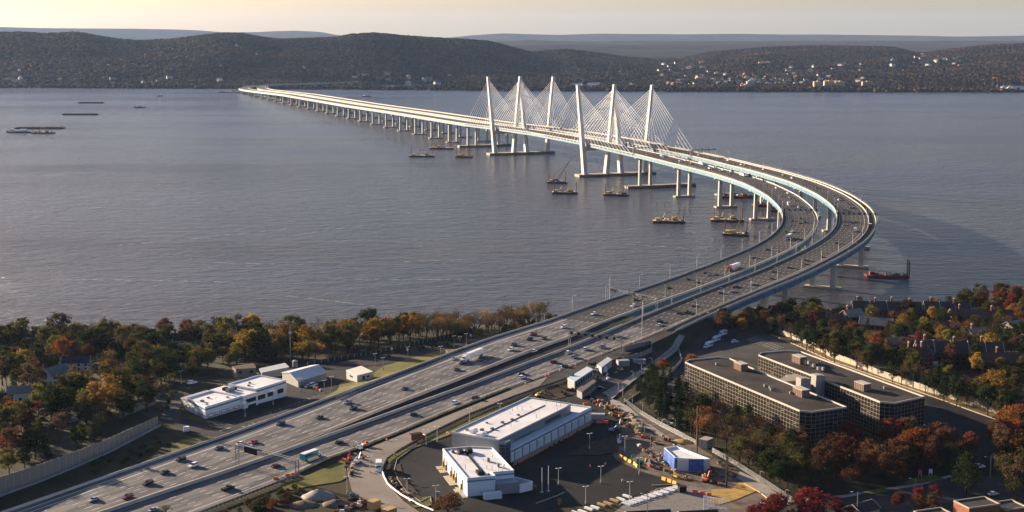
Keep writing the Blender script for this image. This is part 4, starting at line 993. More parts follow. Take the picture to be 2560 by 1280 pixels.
poly_patch('mulch_island', [(985,1165),(1000,1160),(1010,1195),(1055,1245),(1040,1250),(1000,1225)], mulch, lift=.3)
poly_patch('sand_ground', [(1780,1225),(1830,1222),(1850,1205),(1890,1212),(1900,1225),(1840,1250),(1800,1262),(1770,1255)], mat('ochre_sand', (.36, .23, .07), .9, .3, .3), lift=.2)
poly_patch('office_car_park', [(1752,835),(1840,828),(1930,838),(2000,872),(1990,890),(1890,900),(1830,893),(1725,893),(1700,960),(1690,1000),(1655,985),(1660,940),(1710,880)], asphalt_old, lift=.10)
poly_patch('office_drive', [(2000,872),(2060,905),(2300,985),(2520,1060),(2560,1080),(2560,1165),(2480,1190),(2350,1130),(2240,1095),(2120,1100),(2040,1125),(1990,1112),(2100,1098),(2200,1060),(2320,1010),(2312,995),(2100,915)], lot_m, lift=.10)
poly_patch('street', [(1900,1262),(2080,1250),(2300,1215),(2380,1195),(2420,1200),(2560,1170),(2640,1165),(2640,1330),(1900,1340)], asphalt_old, lift=.08)
poly_patch('sidewalk', [(1900,1256),(2080,1243),(2300,1208),(2375,1188),(2380,1193),(2300,1215),(2080,1250),(1900,1262)], path_m, lift=.2)
poly_patch('lawn', [(2250,1212),(2300,1190),(2340,1190),(2368,1200),(2300,1210)], grass, lift=.22)
poly_patch('lawn', [(2140,1240),(2200,1222),(2240,1224),(2200,1234)], grass, lift=.22)
poly_patch('street', [(205,1070),(190,1120),(165,1185),(120,1180),(150,1110),(185,1040),(230,990),(245,990)], asphalt_old, lift=.12)
poly_patch('grass_strip', [(1930,838),(1990,850),(2080,892),(2310,975),(2560,1060),(2560,1068),(2300,985),(2060,903),(2000,870)], mat('dry_grass', (0.12, 0.085, 0.03), .95, 0.0, .15, col2=(.20, .13, .05)), lift=.14)
# painted bays
def bays(pts, n, ln, m=white_paint, name='parking_bay_lines'):
    b = MB()
    for (x0, y0, x1, y1, dx, dy) in pts:
        for i in range(n):
            t = i / (n - 1); xa, ya = lerp(x0, x1, t), lerp(y0, y1, t)
            A = ground(xa, ya); B = ground(xa + dx, ya + dy)
            a = Vector(A[:2]); c = Vector(B[:2]); d = (c - a).normalized(); w = Vector((-d.y, d.x)) * .09
            zA, zB = T(*a) + .14, T(*c) + .14
            b.add([(a.x - w.x, a.y - w.y, zA), (a.x + w.x, a.y + w.y, zA), (c.x + w.x, c.y + w.y, zB), (c.x - w.x, c.y - w.y, zB)], [(3, 2, 1, 0)])
    return b.build(name, m, kind='structure')
bays([(588,1060,782,992,26,9), (548,1077,575,1069,30,12)], 17, 5)
bays([(1890,842,1960,868,-26,8)], 12, 5)
def curb(name, pts, label, w=.35, h=.35, m=None, lift=.1, closed=False):
    b = MB(); P = [ground(*p) for p in pts]
    for a, c in zip(P, P[1:] + ([P[0]] if closed else [])):
        d = math.hypot(c[0] - a[0], c[1] - a[1]); rz = math.atan2(c[1] - a[1], c[0] - a[0]); k = max(1, int(d / 6))
        for i in range(k):
            f0, f1 = i / k, (i + 1) / k; p = (lerp(a[0], c[0], f0), lerp(a[1], c[1], f0)); q = (lerp(a[0], c[0], f1), lerp(a[1], c[1], f1)); mx, my = (p[0] + q[0]) / 2, (p[1] + q[1]) / 2
            b.box((mx, my, T(mx, my) + lift + h / 2 - .1), (d / k + .1, w, h + .2), rz)
    return b.build(name, m or path_m, kind='structure')
curb('kerb', [(1330,988),(1130,1085),(1030,1122),(992,1150),(986,1175),(995,1200),(1015,1230),(1052,1256)], '')
curb('kerb', [(1052,1256),(1075,1243),(1080,1262),(1068,1268)], '')
curb('kerb', [(1550,1262),(1640,1238),(1700,1218)], '')
curb('kerb', [(1680,1110),(1740,1148),(1800,1185),(1830,1200)], '')
curb('kerb', [(1410,1232),(1395,1240),(1340,1260)], '')
curb('kerb', [(1630,1215),(1695,1212),(1690,1218),(1640,1225)], '')
curb('kerb', [(1930,838),(2000,868),(2080,905),(2310,985),(2560,1075)], '')
curb('kerb', [(1860,1210),(1900,1232),(1925,1252)], '', m=mat('sandstone_kerb', (.5, .36, .2), .9))

# ------------------------------------------------------------------ building helpers
def wpoly(pts, z): return [G(x, y, z) for x, y in pts]
def face_items(mb, P0, P1, items, z0, depth=.12, mi=0):
    """boxes standing proud of a wall running P0->P1: (t0, t1, za, zb)"""
    P0 = np.array(P0); P1 = np.array(P1); d = P1 - P0; L = float(np.hypot(*d)); d = d / L; n = np.array([d[1], -d[0]]); rz = math.atan2(d[1], d[0])
    for t0, t1, za, zb in items:
        c = P0 + d * L * (t0 + t1) / 2 + n * (depth / 2 - .04); mb.box((c[0], c[1], z0 + (za + zb) / 2), (L * abs(t1 - t0), depth + .08, zb - za), rz, mi)
    return mb
def ccw(poly):
    a = sum(poly[i][0] * poly[(i + 1) % len(poly)][1] - poly[(i + 1) % len(poly)][0] * poly[i][1] for i in range(len(poly)))
    return poly if a > 0 else poly[::-1]
def parapet(poly, z, h, w, name, m, root):
    poly = ccw(poly); b = MB(); n = len(poly)
    cx = sum(p[0] for p in poly) / n; cy = sum(p[1] for p in poly) / n
    def off(k):
        out = []
        for i in range(n):
            a, p, c = (np.array(poly[(i - 1) % n]), np.array(poly[i]), np.array(poly[(i + 1) % n]))
            d1 = (p - a) / np.hypot(*(p - a)); d2 = (c - p) / np.hypot(*(c - p)); n1 = np.array([d1[1], -d1[0]]); n2 = np.array([d2[1], -d2[0]])
            bb = n1 + n2; bb = bb / max(.4, float(bb @ n1)); out.append(tuple(p + bb * k))
        return out
    o = off(.06); i_ = off(-w); vs = [(p[0], p[1], z) for p in o] + [(p[0], p[1], z + h) for p in o] + [(p[0], p[1], z + h) for p in i_] + [(p[0], p[1], z) for p in i_]
    fs = []
    for k in range(n):
        j = (k + 1) % n
        for a in range(3): fs.append((a * n + k, a * n + j, (a + 1) * n + j, (a + 1) * n + k))
    b.add(vs, fs); return b.build(name, m, root)
def rooftop_unit(x, y, z, rz, s, root, m=None):
    b = MB(); b.box((x, y, z + s[2] / 2 + .15), s, rz); b.box((x, y, z + s[2] + .22), (s[0] * .6, s[1] * .6, .16), rz); return b.build('roof_unit', m or steel, root)

# ---- left white garage building
def b_left():
    z0 = 19.6; zt = 28.0
    root = empty('garage_building', (0, 0, 0)); tag(root, 'low white garage building with blue stripe and flat white roof, left of the highway', 'building')
    F = wpoly([(452,987+6),(513,1018),(600,990),(713,956),(622,935),(584,936)], zt)
    A, B, C_, D, E_ = [np.array(p) for p in (F[0], F[1], F[2], F[3], F[4])]
    d = (D - B); L = float(np.hypot(*d)); d /= L; n = np.array([-d[1], d[0]])      # n points away from the highway
    wd = 20.0
    main = [tuple(B), tuple(B + d * L), tuple(B + d * L + n * wd), tuple(B + n * wd)]
    def P(s, o): q = B + d * s + n * o; return (float(q[0]), float(q[1]))
    w = MB(); w.prism([P(0, 0), P(24, 0), P(24, wd), P(8, wd)], 15, zt - .6); w.build('garage_wing', whitewall, root)
    w = MB(); w.prism([P(24.02, -1.8), P(34, -1.8), P(34, wd + 1), P(24.02, wd + 1)], 15, zt + .2); w.build('entrance_block', whitewall, root)
    w = MB(); w.prism([P(34.02, -.6), P(L, -.6), P(L, wd - 2), P(34.02, wd - 2)], 15, zt + .9); w.build('office_wing', whitewall, root)
    w = MB(); w.prism([P(8.2, wd + .02), P(30, wd + .02), P(30, wd + 9), P(12.5, wd + 9)], 15, zt - 2.4); w.build('rear_wing', greywall, root)
    w = MB(); w.prism([P(8.8, wd + .4), P(29.6, wd + .4), P(29.6, wd + 8.6), P(11.5, wd + 8.6)], zt - 2.4, zt - 2.2); w.build('rear_roof', mat('grey_membrane_roof', (.33, .34, .35), .8, .1, .2), root)
    r = MB(); r.prism([P(.6, .5), P(23.5, .5), P(23.5, wd - .5), P(8.3, wd - .5)], zt - .62, zt - .56); r.build('roof', whiteroof, root)
    for nm, (a, b, o0, o1, z) in {'b': (24.5, 33.5, -1.3, wd + .5, zt + .18), 'c': (34.5, L - .5, -.1, wd - 2.5, zt + .88)}.items():
        r = MB(); r.prism([P(a, o0), P(b, o0), P(b, o1), P(a, o1)], z, z + .06); r.build('roof', whiteroof, root)
    parapet([P(0, 0), P(24, 0), P(24, wd), P(8, wd)], zt - .6, .7, .4, 'parapet', whitewall, root)
    parapet([P(34, -.6), P(L, -.6), P(L, wd - 2), P(34, wd - 2)], zt + .9, .6, .4, 'parapet', whitewall, root)
    for poly, z in (([P(0, 0), P(24, 0)], zt - 1.7), ([P(8, wd), P(0, 0)], zt - 1.7), ([P(34, -.6), P(L, -.6)], zt - .3)):
        b = MB(); face_items(b, poly[0], poly[1], [(0, 1, 0, .8)], z, .05); b.build('blue_stripe', bluetrim, root)
    for i in range(5):
        t = .07 + i * .185; b = MB(); face_items(b, P(0, 0), P(24, 0), [(t, t + .12, .1, 4.3)], z0, .07); dr = b.build('garage_door', whiteplastic, root)
        f = MB(); face_items(f, P(0, 0), P(24, 0), [(t - .012, t, 0, 4.5), (t + .12, t + .132, 0, 4.5), (t - .012, t + .132, 4.3, 4.5)], z0, .3); f.build('frame', concrete, dr)
        f = MB(); face_items(f, P(0, 0), P(24, 0), [(t + .01, t + .11, 1.9 + k * .9, 2.3 + k * .9) for k in range(2)], z0, .1); f.build('pane', glass, dr)
        f = MB(); q = B + d * 24 * (t - .03) - n * .8; f.tube((q[0], q[1], z0), (q[0], q[1], z0 + 1.2), .13, 6); f.build('bollard', mat('yellow_bollard', (.6, .4, .08), .6), root)
    for a, b_ in ((P(24, -1.8), P(34, -1.8)),):
        for (t0, t1, za, zb) in ((.15, .85, 4.6, 6.6), (.3, .85, .2, 3.4)):
            f = MB(); face_items(f, a, b_, [(t0, t1, za, zb)], z0, .06); g = f.build('window', glass, root)
            f = MB(); face_items(f, a, b_, [(lerp(t0, t1, k / 4) - .006, lerp(t0, t1, k / 4) + .006, za, zb) for k in range(5)], z0, .14); f.build('mullion', steel, g)
    for i in range(3):
        a, b_ = P(34, -.6), P(L, -.6); t0 = .04 + i * .33; f = MB(); face_items(f, a, b_, [(t0, t0 + (.26 if i == 0 else .2), 3.9, 6.1)], z0, .06); g = f.build('window', glass, root)
        f = MB(); face_items(f, a, b_, [(t0 + k * .045, t0 + k * .045 + .006, 3.9, 6.1) for k in range(6 if i == 0 else 5)], z0, .14); f.build('mullion', steel, g)
    f = MB(); q0, q1 = P(30, -6), P(L, -6); f.prism([P(30, -6), P(L - 2, -5), P(L - 2, -.7), P(30, -1.9)], 15, z0 + .9); f.build('entrance_terrace', concrete, root)
    f = MB(); face_items(f, P(8, wd), P(0, 0), [(.06, .10, 0, 4), (.30, .34, 0, 4), (.55, .85, .1, 3.9)], z0, .06); f.build('side_doors', greywall, root)
    f = MB(); face_items(f, P(L, -.6), P(L, wd - 2), [(.1, .3, 3, 5.5), (.45, .65, 3, 5.5)], z0, .06); f.build('window', glass, root)
    rz = math.atan2(d[1], d[0])
    for s_, o_, sz in ((8, 10, (1.5, 1.5, .7)), (14, 12, (1.2, 1, .5)), (27, 10, (4.2, 2.4, 1.6)), (27.5, 13.6, (2.6, 2, 1.4)), (31, 11, (2, 1.8, 1.1)), (38, 8, (1.2, 1, .5)), (42, 11, (1, 1, .6)), (5, 4, (1, .8, .4)), (20, 5, (1.2, .9, .4))):
        q = P(s_, o_); rooftop_unit(q[0], q[1], zt - .6 if s_ < 24 else zt + .2 if s_ < 34 else zt + .9, rz, sz, root, darkmetal if sz[2] > 1 and s_ != 27 else steel)
b_left()

def gable_shed(name, corners, z0, hw, hr, wallm, roofm, label, cat='shed', doors=True):
    """corners: four ground points (pixels), ridge runs along the long side 0-1"""
    P = [np.array(G(x, y, z0)) for x, y in corners]; root = empty(name, (0, 0, 0)); tag(root, label, cat)
    a, b, c, d = P; m0 = (a + d) / 2; m1 = (b + c) / 2
    w = MB(); V = [(p[0], p[1], z0 - 2) for p in P] + [(p[0], p[1], z0 + hw) for p in P] + [(m0[0], m0[1], z0 + hr - .05), (m1[0], m1[1], z0 + hr - .05)]
    w.add(V, [(0, 1, 5, 4), (1, 2, 6, 9, 5) if False else (1, 2, 6, 5), (2, 3, 7, 6), (3, 0, 4, 7), (4, 8, 7), (5, 6, 9)]); w.build('wall', wallm, root)
    r = MB(); u = (b - a) / np.hypot(*(b - a)) * .4; v = (d - a) / np.hypot(*(d - a)) * .4
    for e0, e1, in (((a - u - v), (b + u - v)), ((d - u + v), (c + u + v))):
        n0, n1 = m0 - u, m1 + u; zl = z0 + hw - .18
        s1 = [(e0[0], e0[1], zl), (n0[0], n0[1], z0 + hr), (n0[0], n0[1], z0 + hr + .2), (e0[0], e0[1], zl + .2)]; s2 = [(e1[0], e1[1], zl), (n1[0], n1[1], z0 + hr), (n1[0], n1[1], z0 + hr + .2), (e1[0], e1[1], zl + .2)]
        r.loft([s1, s2])
    r.build('roof', roofm, root)
    return root, P
metalroof = mat('ribbed_metal_roof', (.50, .50, .48), .5, .08, .2, metal=.2); metalwall = mat('beige_metal_wall', (.24, .235, .225), .6, .08, .3)
r, P = gable_shed('storage_shed', [(706,950),(778,932),(817,950),(746,973)], 18.8, 4.2, 6.4, metalwall, metalroof, 'grey gabled metal shed right of the left white garage building')
b = MB(); face_items(b, P[3], P[2], [(.2, .45, 0, 3.4), (.6, .68, 0, 2.4)], 18.8, .08); b.build('door', greywall, r)
def flat_hut(name, corners, z0, h, wallm, roofm, label, cat='hut', over=.25, items=None, doorm=darkmetal):
    P = [G(x, y, z0) for x, y in corners]; root = empty(name, (0, 0, 0)); tag(root, label, cat)
    w = MB(); w.prism(P, z0 - 2.5, z0 + h); w.build('wall', wallm, root)
    Q = ccw(P); cx = sum(p[0] for p in Q) / 4; cy = sum(p[1] for p in Q) / 4; S = [(cx + (p[0] - cx) * 1.04, cy + (p[1] - cy) * 1.04) for p in Q]
    r = MB(); r.prism(S, z0 + h + .003, z0 + h + over); r.build('roof', roofm, root)
    for i, (e, its, nm) in enumerate(items or []):
        a, c = Q[e], Q[(e + 1) % len(Q)]; b = MB(); face_items(b, a, c, its, z0, .07); b.build(nm, doorm, root)
    return root, Q
flat_hut('hut', [(866,941),(893,954),(931,944),(903,930)], 20.0, 3.2, mat('hut_wall', (.40, .41, .42), .6), mat('cream_roof', (.68, .62, .5), .7, .1, .3), 'small grey hut with flat cream roof beside the highway lawn', items=[(0, [(.3, .6, .9, 1.8)], 'window'), (1, [(.35, .5, 0, 2.2), (.62, .8, .9, 1.9)], 'door')])
flat_hut('trailer_office', [(648,934),(655,944),(722,930),(712,920)], 18.0, 2.6, mat('trailer_wall', (.28, .29, .30), .6, .1, .3), mat('pale_trailer_roof', (.42, .42, .42), .7), 'long grey trailer office with curved end, beyond the left garage building', 'trailer')
flat_hut('trailer_office', [(581,930),(590,937),(640,934),(634,922)], 18.2, 3.0, mat('beige_hut_wall', (.22, .19, .16), .8), mat('rusty_flat_roof', (.12, .08, .06), .9, .3, .5), 'brown roofed beige hut with two dark openings behind the left garage building', items=[(0, [(.2, .4, 0, 2)], 'door'), (1, [(.15, .3, .4, 2), (.7, .85, .4, 2)], 'opening')])
e = empty('water_tank', (*G(738, 917, 18), 18)); tag(e, 'short pale round tank at the end of the grey trailer office', 'tank'); b = MB(); b.tube((0, 0, 0), (0, 0, 3.4), 1.5, 16, 1.5); b.build('tank_shell', metalwall, e); b = MB(); b.tube((0, 0, 3.4), (0, 0, 3.9), 1.5, 16, .3); b.build('cap', metalroof, e)

# ---- depot: low front wing, long hall, side bays
def b_depot():
    root = empty('depot_building', (0, 0, 0)); tag(root, 'stepped white depot building with blue stripe, white roofs and a long rear hall', 'building')
    z0 = 23.6; zh = 34.2
    a = np.array(G(1129, 1079, zh)); b = np.array(G(1252, 1097, zh)); far = np.array(G(1320, 992, zh))
    d = far - a; L = float(np.hypot(*d)); d /= L; n = np.array([d[1], -d[0]])      # n towards the viewer's right
    W_ = float(abs((b - a) @ n))
    def P(s, o): q = a + d * s + n * o; return (float(q[0]), float(q[1]))
    print('depot', L, W_, d)
    w = MB(); w.prism([P(0, 0), P(0, W_), P(L - 8, W_), P(L, W_ - 1), P(L, 0)], 21, zh - .6); w.build('hall', greywall, root)
    r = MB(); r.prism([P(.5, .5), P(.5, W_ - .5), P(L - 8.2, W_ - .5), P(L - .5, W_ - 1.5), P(L - .5, .5)], zh - .6, zh - .5); hr = r.build('roof', whiteroof, root)
    parapet([P(0, 0), P(0, W_), P(L - 8, W_), P(L, W_ - 1), P(L, 0)], zh - .6, .6, .35, 'parapet', mat('parapet_grey', (.42, .44, .46), .6), root)
    # lower bays along the right flank and the east part
    zl = zh - 4.6; wb = 3.6
    w = MB(); w.prism([P(4, W_ + .02), P(4, W_ + wb), P(L + 12, W_ + wb), P(L + 12, 3), P(L + .02, 3), P(L + .02, W_ + .02)], 21, zl); w.build('side_bays', whitewall, root)
    w = MB(); w.prism([P(L + .05, 3.4), P(L + .05, W_ + wb - .4), P(L + 11.6, W_ + wb - .4), P(L + 11.6, 3.4)], zl, zl + .06); w.build('roof', whiteroof, root)
    parapet([P(L + .05, 3), P(L + .05, W_ + wb), P(L + 12, W_ + wb), P(L + 12, 3)], zl, .7, .35, 'parapet', whitewall, root)
    A_, B_ = P(4, W_ + wb), P(L + 12, W_ + wb)
    def fi(nm, its, m, zb, dp=.06, p0=None, p1=None, par=None, **kw):
        q = MB(); P0, P1 = (p0 or A_), (p1 or B_)
        face_items(q, P0, P1, its, zb, dp); return q.build(nm, m, par or root, **kw)
    fi('blue_stripe', [(0, 1, 0, .7)], bluetrim, zl - 1.5)
    for i in range(11):
        t = .05 + i * .087; dr = fi('bay_door', [(t, t + .05, 0, 3.7)], mat('bay_door', (.55, .57, .6), .6), z0, .08)
        fi('pilaster', [(t - .018, t - .010, 0, zl - z0 - 1.7)], greywall, z0, .25)
    # strip windows of the hall above the bays
    p0, p1 = P(2, W_), P(L - 8, W_)
    g = fi('window', [(.68, .93, 0, 1.7)], glass, zh - 3.6, .05, p0, p1); fi('mullion', [(.68 + k * .0167, .68 + k * .0167 + .003, 0, 1.7) for k in range(16)], greywall, zh - 3.6, .14, p0, p1, g)
    g = fi('window', [(.2, .5, 0, .5)], glass, zh - 4.0, .05, p0, p1)
    # glazed stair corner
    pa, pb = P(0, W_ + .02), P(0, W_ + 4)
    w = MB(); w.prism([P(0, W_ + .02), P(0, W_ + 3.2), P(3.9, W_ + 3.2), P(3.9, W_ + .02)], 21, zh - 1.8); st = w.build('glazed_stair', glass, root)
    q = MB(); 
    for k in range(6): face_items(q, P(0, W_ + .1), P(0, W_ + 3.2), [(k / 5 - .02, k / 5 + .02, 0, zh - z0 - 1.8)], z0, .1); face_items(q, P(0, W_ + 3.2), P(3.9, W_ + 3.2), [(k / 5 - .015, k / 5 + .015, 0, zh - z0 - 1.8)], z0, .1)
    for k in range(5): face_items(q, P(0, W_ + .1), P(0, W_ + 3.2), [(0, 1, 1.8 * k, 1.8 * k + .12)], z0 + .2, .1); face_items(q, P(0, W_ + 3.2), P(3.9, W_ + 3.2), [(0, 1, 1.8 * k, 1.8 * k + .12)], z0 + .2, .1)
    q.build('mullion', greywall, st)
    w = MB(); w.prism([P(-.3, W_ + .02), P(-.3, W_ + 3.4), P(4, W_ + 3.4), P(4, W_ + .02)], zh - 1.79, zh - .65); w.build('stair_parapet', greywall, root)
    fi('ladder_door', [(.30, .36, 2.6, 6.6)], metalwall, z0 + 1.5, .2, P(0, 0), P(0, W_))
    # horizontal panel joints of the grey gable and its base
    q = MB()
    for k in range(9): face_items(q, P(0, 0), P(0, W_), [(0, 1, 1.1 * k + .2, 1.1 * k + .26)], z0, .03)
    q.build('panel_joint', mat('panel_joint', (.13, .14, .155), .7), root)
    # low front wing
    zw = 31.2
    pts = wpoly([(1107, 1122), (1168, 1196), (1239, 1190), (1285, 1176), (1240, 1129)], zw)
    A0, B0, C0, D0, E0 = [np.array(p) for p in pts]
    dl = (B0 - A0); Ll = float(np.hypot(*dl)); dl /= Ll; nr = np.array([-dl[1], dl[0]])
    def Q(s, o): q = B0 - dl * s + nr * o; return (float(q[0]), float(q[1]))
    print('wing', Ll, dl)
    wC = float((C0 - B0) @ nr); wD = float((D0 - B0) @ nr); sD = -float((D0 - B0) @ dl)
    print('w', wC, wD, sD)
    foot = [Q(0, 0), Q(0, wC), Q(sD if sD > 1 else 4, wC), Q(sD if sD > 1 else 4, wD), Q(Ll - 4, wD), Q(Ll, wD * .55), Q(Ll, 0)]
    w = MB(); w.prism(foot, 21, zw - .5); w.build('front_wing', whitewall, root)
    r = MB(); r.prism([Q(.4, .4), Q(.4, wC - .4), Q(sD + .4, wC - .2), Q(sD + .4, wD - .4), Q(Ll - 4.2, wD - .4), Q(Ll - .4, wD * .55), Q(Ll - .4, .4)], zw - .5, zw - .42); r.build('roof', whiteroof, root)
    parapet(foot, zw - .5, .65, .35, 'parapet', whitewall, root)
    F2 = ccw(foot)
    def fa(nm, p0, p1, its, m, zb, dp=.06, par=None): q = MB(); face_items(q, p0, p1, its, zb, dp); return q.build(nm, m, par or root)
    for p0, p1 in ((Q(Ll, 0), Q(0, 0)), (Q(0, 0), Q(0, wC)), (Q(sD, wC), Q(sD, wD)), (Q(sD, wD), Q(Ll - 4, wD))): fa('blue_stripe', p0, p1, [(0, 1, 0, .55)], bluetrim, zw - 1.6, .05)
    for i, t in enumerate((.03, .15, .36, .46, .56, .78)):
        dr = fa('garage_door', Q(Ll, 0), Q(0, 0), [(t, t + .055, 0, 4.6)], darkmetal, z0 + .1, .05)
        fa('bollard', Q(Ll, 0), Q(0, 0), [(t - .012, t - .004, 0, 2.4)], mat('yellow_bollard', (.6, .4, .08), .6), z0 + .1, .5)
        fa('loading_pad', Q(Ll, 0), Q(0, 0), [(t - .03, t + .07, 0, .18)], mat('tan_pad', (.42, .36, .26), .8), z0 + .05, 3.2)
    fa('apron', Q(Ll * .3, 0), Q(-1, 0), [(0, 1, 0, .16)], path_m, z0 + .03, 2.0)
    # screened yard at the right end
    w = MB(); w.prism([Q(-1.0, wC + .3), Q(-1.0, wD + .4), Q(sD - .05, wD + .4), Q(sD - .05, wC + .02)], 21, z0 + 4.4); w.build('plant_room', greywall, root)
    w = MB(); w.prism([Q(-.7, wC + .6), Q(-.7, wD + .1), Q(sD - .3, wD + .1), Q(sD - .3, wC + .3)], z0 + 4.4, z0 + 4.5); w.build('roof', mat('grey_membrane_roof', (.33, .34, .35), .8, .1, .2), root)
    q = MB(); e0 = Q(sD + 6, wD + .05); e1 = Q(1, wD + 6.5); e2 = Q(-1.2, wD + .5)
    face_items(q, e1, e0, [(0, 1, 0, 3.6)], z0, .35); face_items(q, e2, e1, [(0, 1, 0, 3.6)], z0, .35); q.build('screen_wall', whitewall, root)
    q = MB(); q0 = Q(-4.5, 9); q.box((q0[0], q0[1], z0 + 1.3), (7, 2.6, 2.4), math.atan2(nr[1], nr[0])); q.build('plant_enclosure', whitewall, root)
    rz = math.atan2(dl[1], dl[0]); rnd = random.Random(3)
    # roof plant on the wing: units, pipe run, stub vents
    for s_, o_, sz in ((Ll - 6, 6, (5, 2.0, 1.2)), (Ll - 7, 9.5, (4, 2.4, 1.5)), (Ll - 5, 3, (1.6, 1.3, .9)), (5, 6.5, (3.8, 2.6, 1.2)), (20, 14, (1.6, 1.2, 1.2)), (12, 16, (1.2, 1, 1.2)), (2.5, 9.5, (1, .8, .5))):
        c = Q(s_, o_); rooftop_unit(c[0], c[1], zw - .4, rz, sz, root, darkmetal if sz[0] > 3 else steel)
    q = MB()
    for k in range(16): c = Q(4.5 + k * 2.0, 7.8 + .02 * k); q.box((c[0], c[1], zw - .15), (1.7, .7, .3), rz)
    q.build('pipe_run', darkmetal, root)
    for k in range(16): c = Q(rnd.uniform(4, Ll - 8), rnd.uniform(2, wD - 2)); q = MB(); q.tube((c[0], c[1], zw - .4), (c[0], c[1], zw + rnd.uniform(.6, 1.7)), .1, 5); q.build('vent_pipe', steel, root)
    # roof plant on the hall
    rz = math.atan2(d[1], d[0])
    for s_, o_, sz in ((5.5, 5.5, (4.2, 1.8, 1.3)), (2.8, 9.5, (4.0, 3.2, 1.2)), (9, 7, (1.8, 1.2, .8)), (6, 3, (1.4, 1, .5)), (13, 9, (1.5, 1.2, .6)), (24, 8, (1.6, 1.2, .5)), (30, 9, (1.5, 1, .5)), (38, 8, (1.4, 1, .4)), (20, 4, (1, 1, .4))):
        c = P(s_, o_ * W_ / 17); rooftop_unit(c[0], c[1], zh - .5, rz, sz, root, whiteplastic if sz[2] > 1 else steel)
    q = MB(); 
    for k in range(int((L - 10) / 2)): c = P(4 + 2 * k, W_ * .56); q.box((c[0], c[1], zh - .38), (1.95, .35, .22), rz)
    q.build('pipe_run', darkmetal, root)
    for k in range(14): c = P(rnd.uniform(3, L - 3), rnd.uniform(1.5, W_ - 1.5)); q = MB(); q.tube((c[0], c[1], zh - .5), (c[0], c[1], zh + rnd.uniform(.4, 1.5)), .1, 5); q.build('vent_pipe', steel, root)
    q = MB(); face_items(q, P(4, W_ + wb), P(L + 12, W_ + wb), [(0, 1, 0, .14)], z0 + .02, 2.2); q.build('apron', path_m, root)
    # orange netting along the right flank
    for k in range(16):
        t = 2 + k * (L + 6) / 16 + rnd.uniform(-.8, .8); c = P(t, W_ + wb + rnd.uniform(2.7, 3.5)); e = MB(); q_ = rnd.uniform(1.2, 2.4)
        e.loft([[(-q_, -.3, 0), (-q_, .3, 0), (-q_, .1, .3), (-q_, -.1, .3)], [(0, -.4, 0), (0, .35, 0), (.1, .1, .75), (0, -.1, .7)], [(q_, -.3, 0), (q_, .3, 0), (q_, .1, .35), (q_, -.1, .3)]])
        o = e.build('orange_netting', mat('orange_netting', (.55, .16, .05), .8, .2, 1), loc=(c[0], c[1], z0 + .1)); o.rotation_euler = (0, 0, rz); want(o, 'heap of orange netting along the hall foot', 'netting', proj(c[0], c[1], z0), 'orange netting along the depot hall')
b_depot()

# ---- the two dark-glass office blocks with a pale concrete grid
grid_m = mat('precast_grid', (0.30, 0.26, 0.205), .8, .06, .2)
roofdark = mat('gravel_roof', (0.016, 0.014, 0.013), .95, 0.0, .045, col2=(.070, .057, .048), detail=8)
def office(name, pts, zt, z0, label, seed):
    root = empty(name, (0, 0, 0)); tag(root, label, 'office building', 'dark glass office blocks')
    P = ccw(wpoly(pts, zt)); n = len(P); rnd = random.Random(seed)
    # recessed plinth, glass body, concrete grid standing proud of it
    cx = sum(p[0] for p in P) / n; cy = sum(p[1] for p in P) / n
    S = [(cx + (p[0] - cx) * .975, cy + (p[1] - cy) * .96) for p in P]
    b = MB(); b.prism(S, 20, z0 + 1.6); b.build('plinth', concrete, root)
    b = MB(); b.prism(P, z0 + 1.5, zt - .4); b.build('curtain_wall', mat('bronze_glass', (0.010, 0.009, 0.008), 0.35, spec=0.12), root)
    b = MB(); S2 = [(cx + (p[0] - cx) * .995, cy + (p[1] - cy) * .985) for p in P]; b.prism(S2, zt - .39, zt - .3); b.build('roof', roofdark, root)
    parapet(P, zt - .4, .7, .34, 'parapet', cream, root)
    H_ = zt - z0 - 1.6; rows = 9
    for i in range(n):
        p0, p1 = np.array(P[i]), np.array(P[(i + 1) % n]); L = float(np.hypot(*(p1 - p0)))
        nn = np.array([(p1 - p0)[1], -(p1 - p0)[0]]) / L; mid = (p0 + p1) / 2
        cols = max(2, int(round(L / 2.3))); its = []
        g = MB()
        for k in range(cols + 1): t = k / cols; hw = .075 / L; its.append((max(0, t - hw), min(1, t + hw), 1.5, zt - z0 - .4))
        for r_ in range(rows + 1): z = 1.5 + (zt - z0 - 2.0) * r_ / rows; its.append((0, 1, z - .065, z + .065))
        face_items(g, p0, p1, its, z0, .06)
        # small opening lights set low in some bays
        for r_ in range(1, rows, 2):
            for k in range(cols):
                if (k + 2 * r_) % 5 == 0 and rnd.random() < .8:
                    z = 1.5 + (zt - z0 - 2.0) * r_ / rows; hh = (zt - z0 - 2.0) / rows
                    its2 = [(k / cols + .12 / cols, (k + .88) / cols, z + hh * .50, z + hh * .62)]; face_items(g, p0, p1, its2, z0, .05)
        g.build('facade_grid', grid_m, root, kind='stuff')
    return root, P
def penthouse(x, y, z, rz, s, root, m):
    b = MB(); b.box((x, y, z + s[2] / 2), s, rz); o = b.build('roof_house', m, root)
    c = MB(); c.box((x, y, z + s[2] + .1), (s[0] + .3, s[1] + .3, .22), rz); c.build('coping', cream, o)
    g = MB(); 
    for k in range(5):
        for sy in (-1, 1): g.box((x + math.cos(rz) * (k - 2) * s[0] / 5.2 - math.sin(rz) * sy * (s[1] / 2 + .03), y + math.sin(rz) * (k - 2) * s[0] / 5.2 + math.cos(rz) * sy * (s[1] / 2 + .03), z + s[2] / 2), (.12, .08, s[2] - .3), rz)
    g.build('louvre', darkmetal, o)
brownpanel = mat('brown_louvre_panel', (.20, .13, .09), .8, .15, 1)
zt1, zt2 = 41.0, 41.0
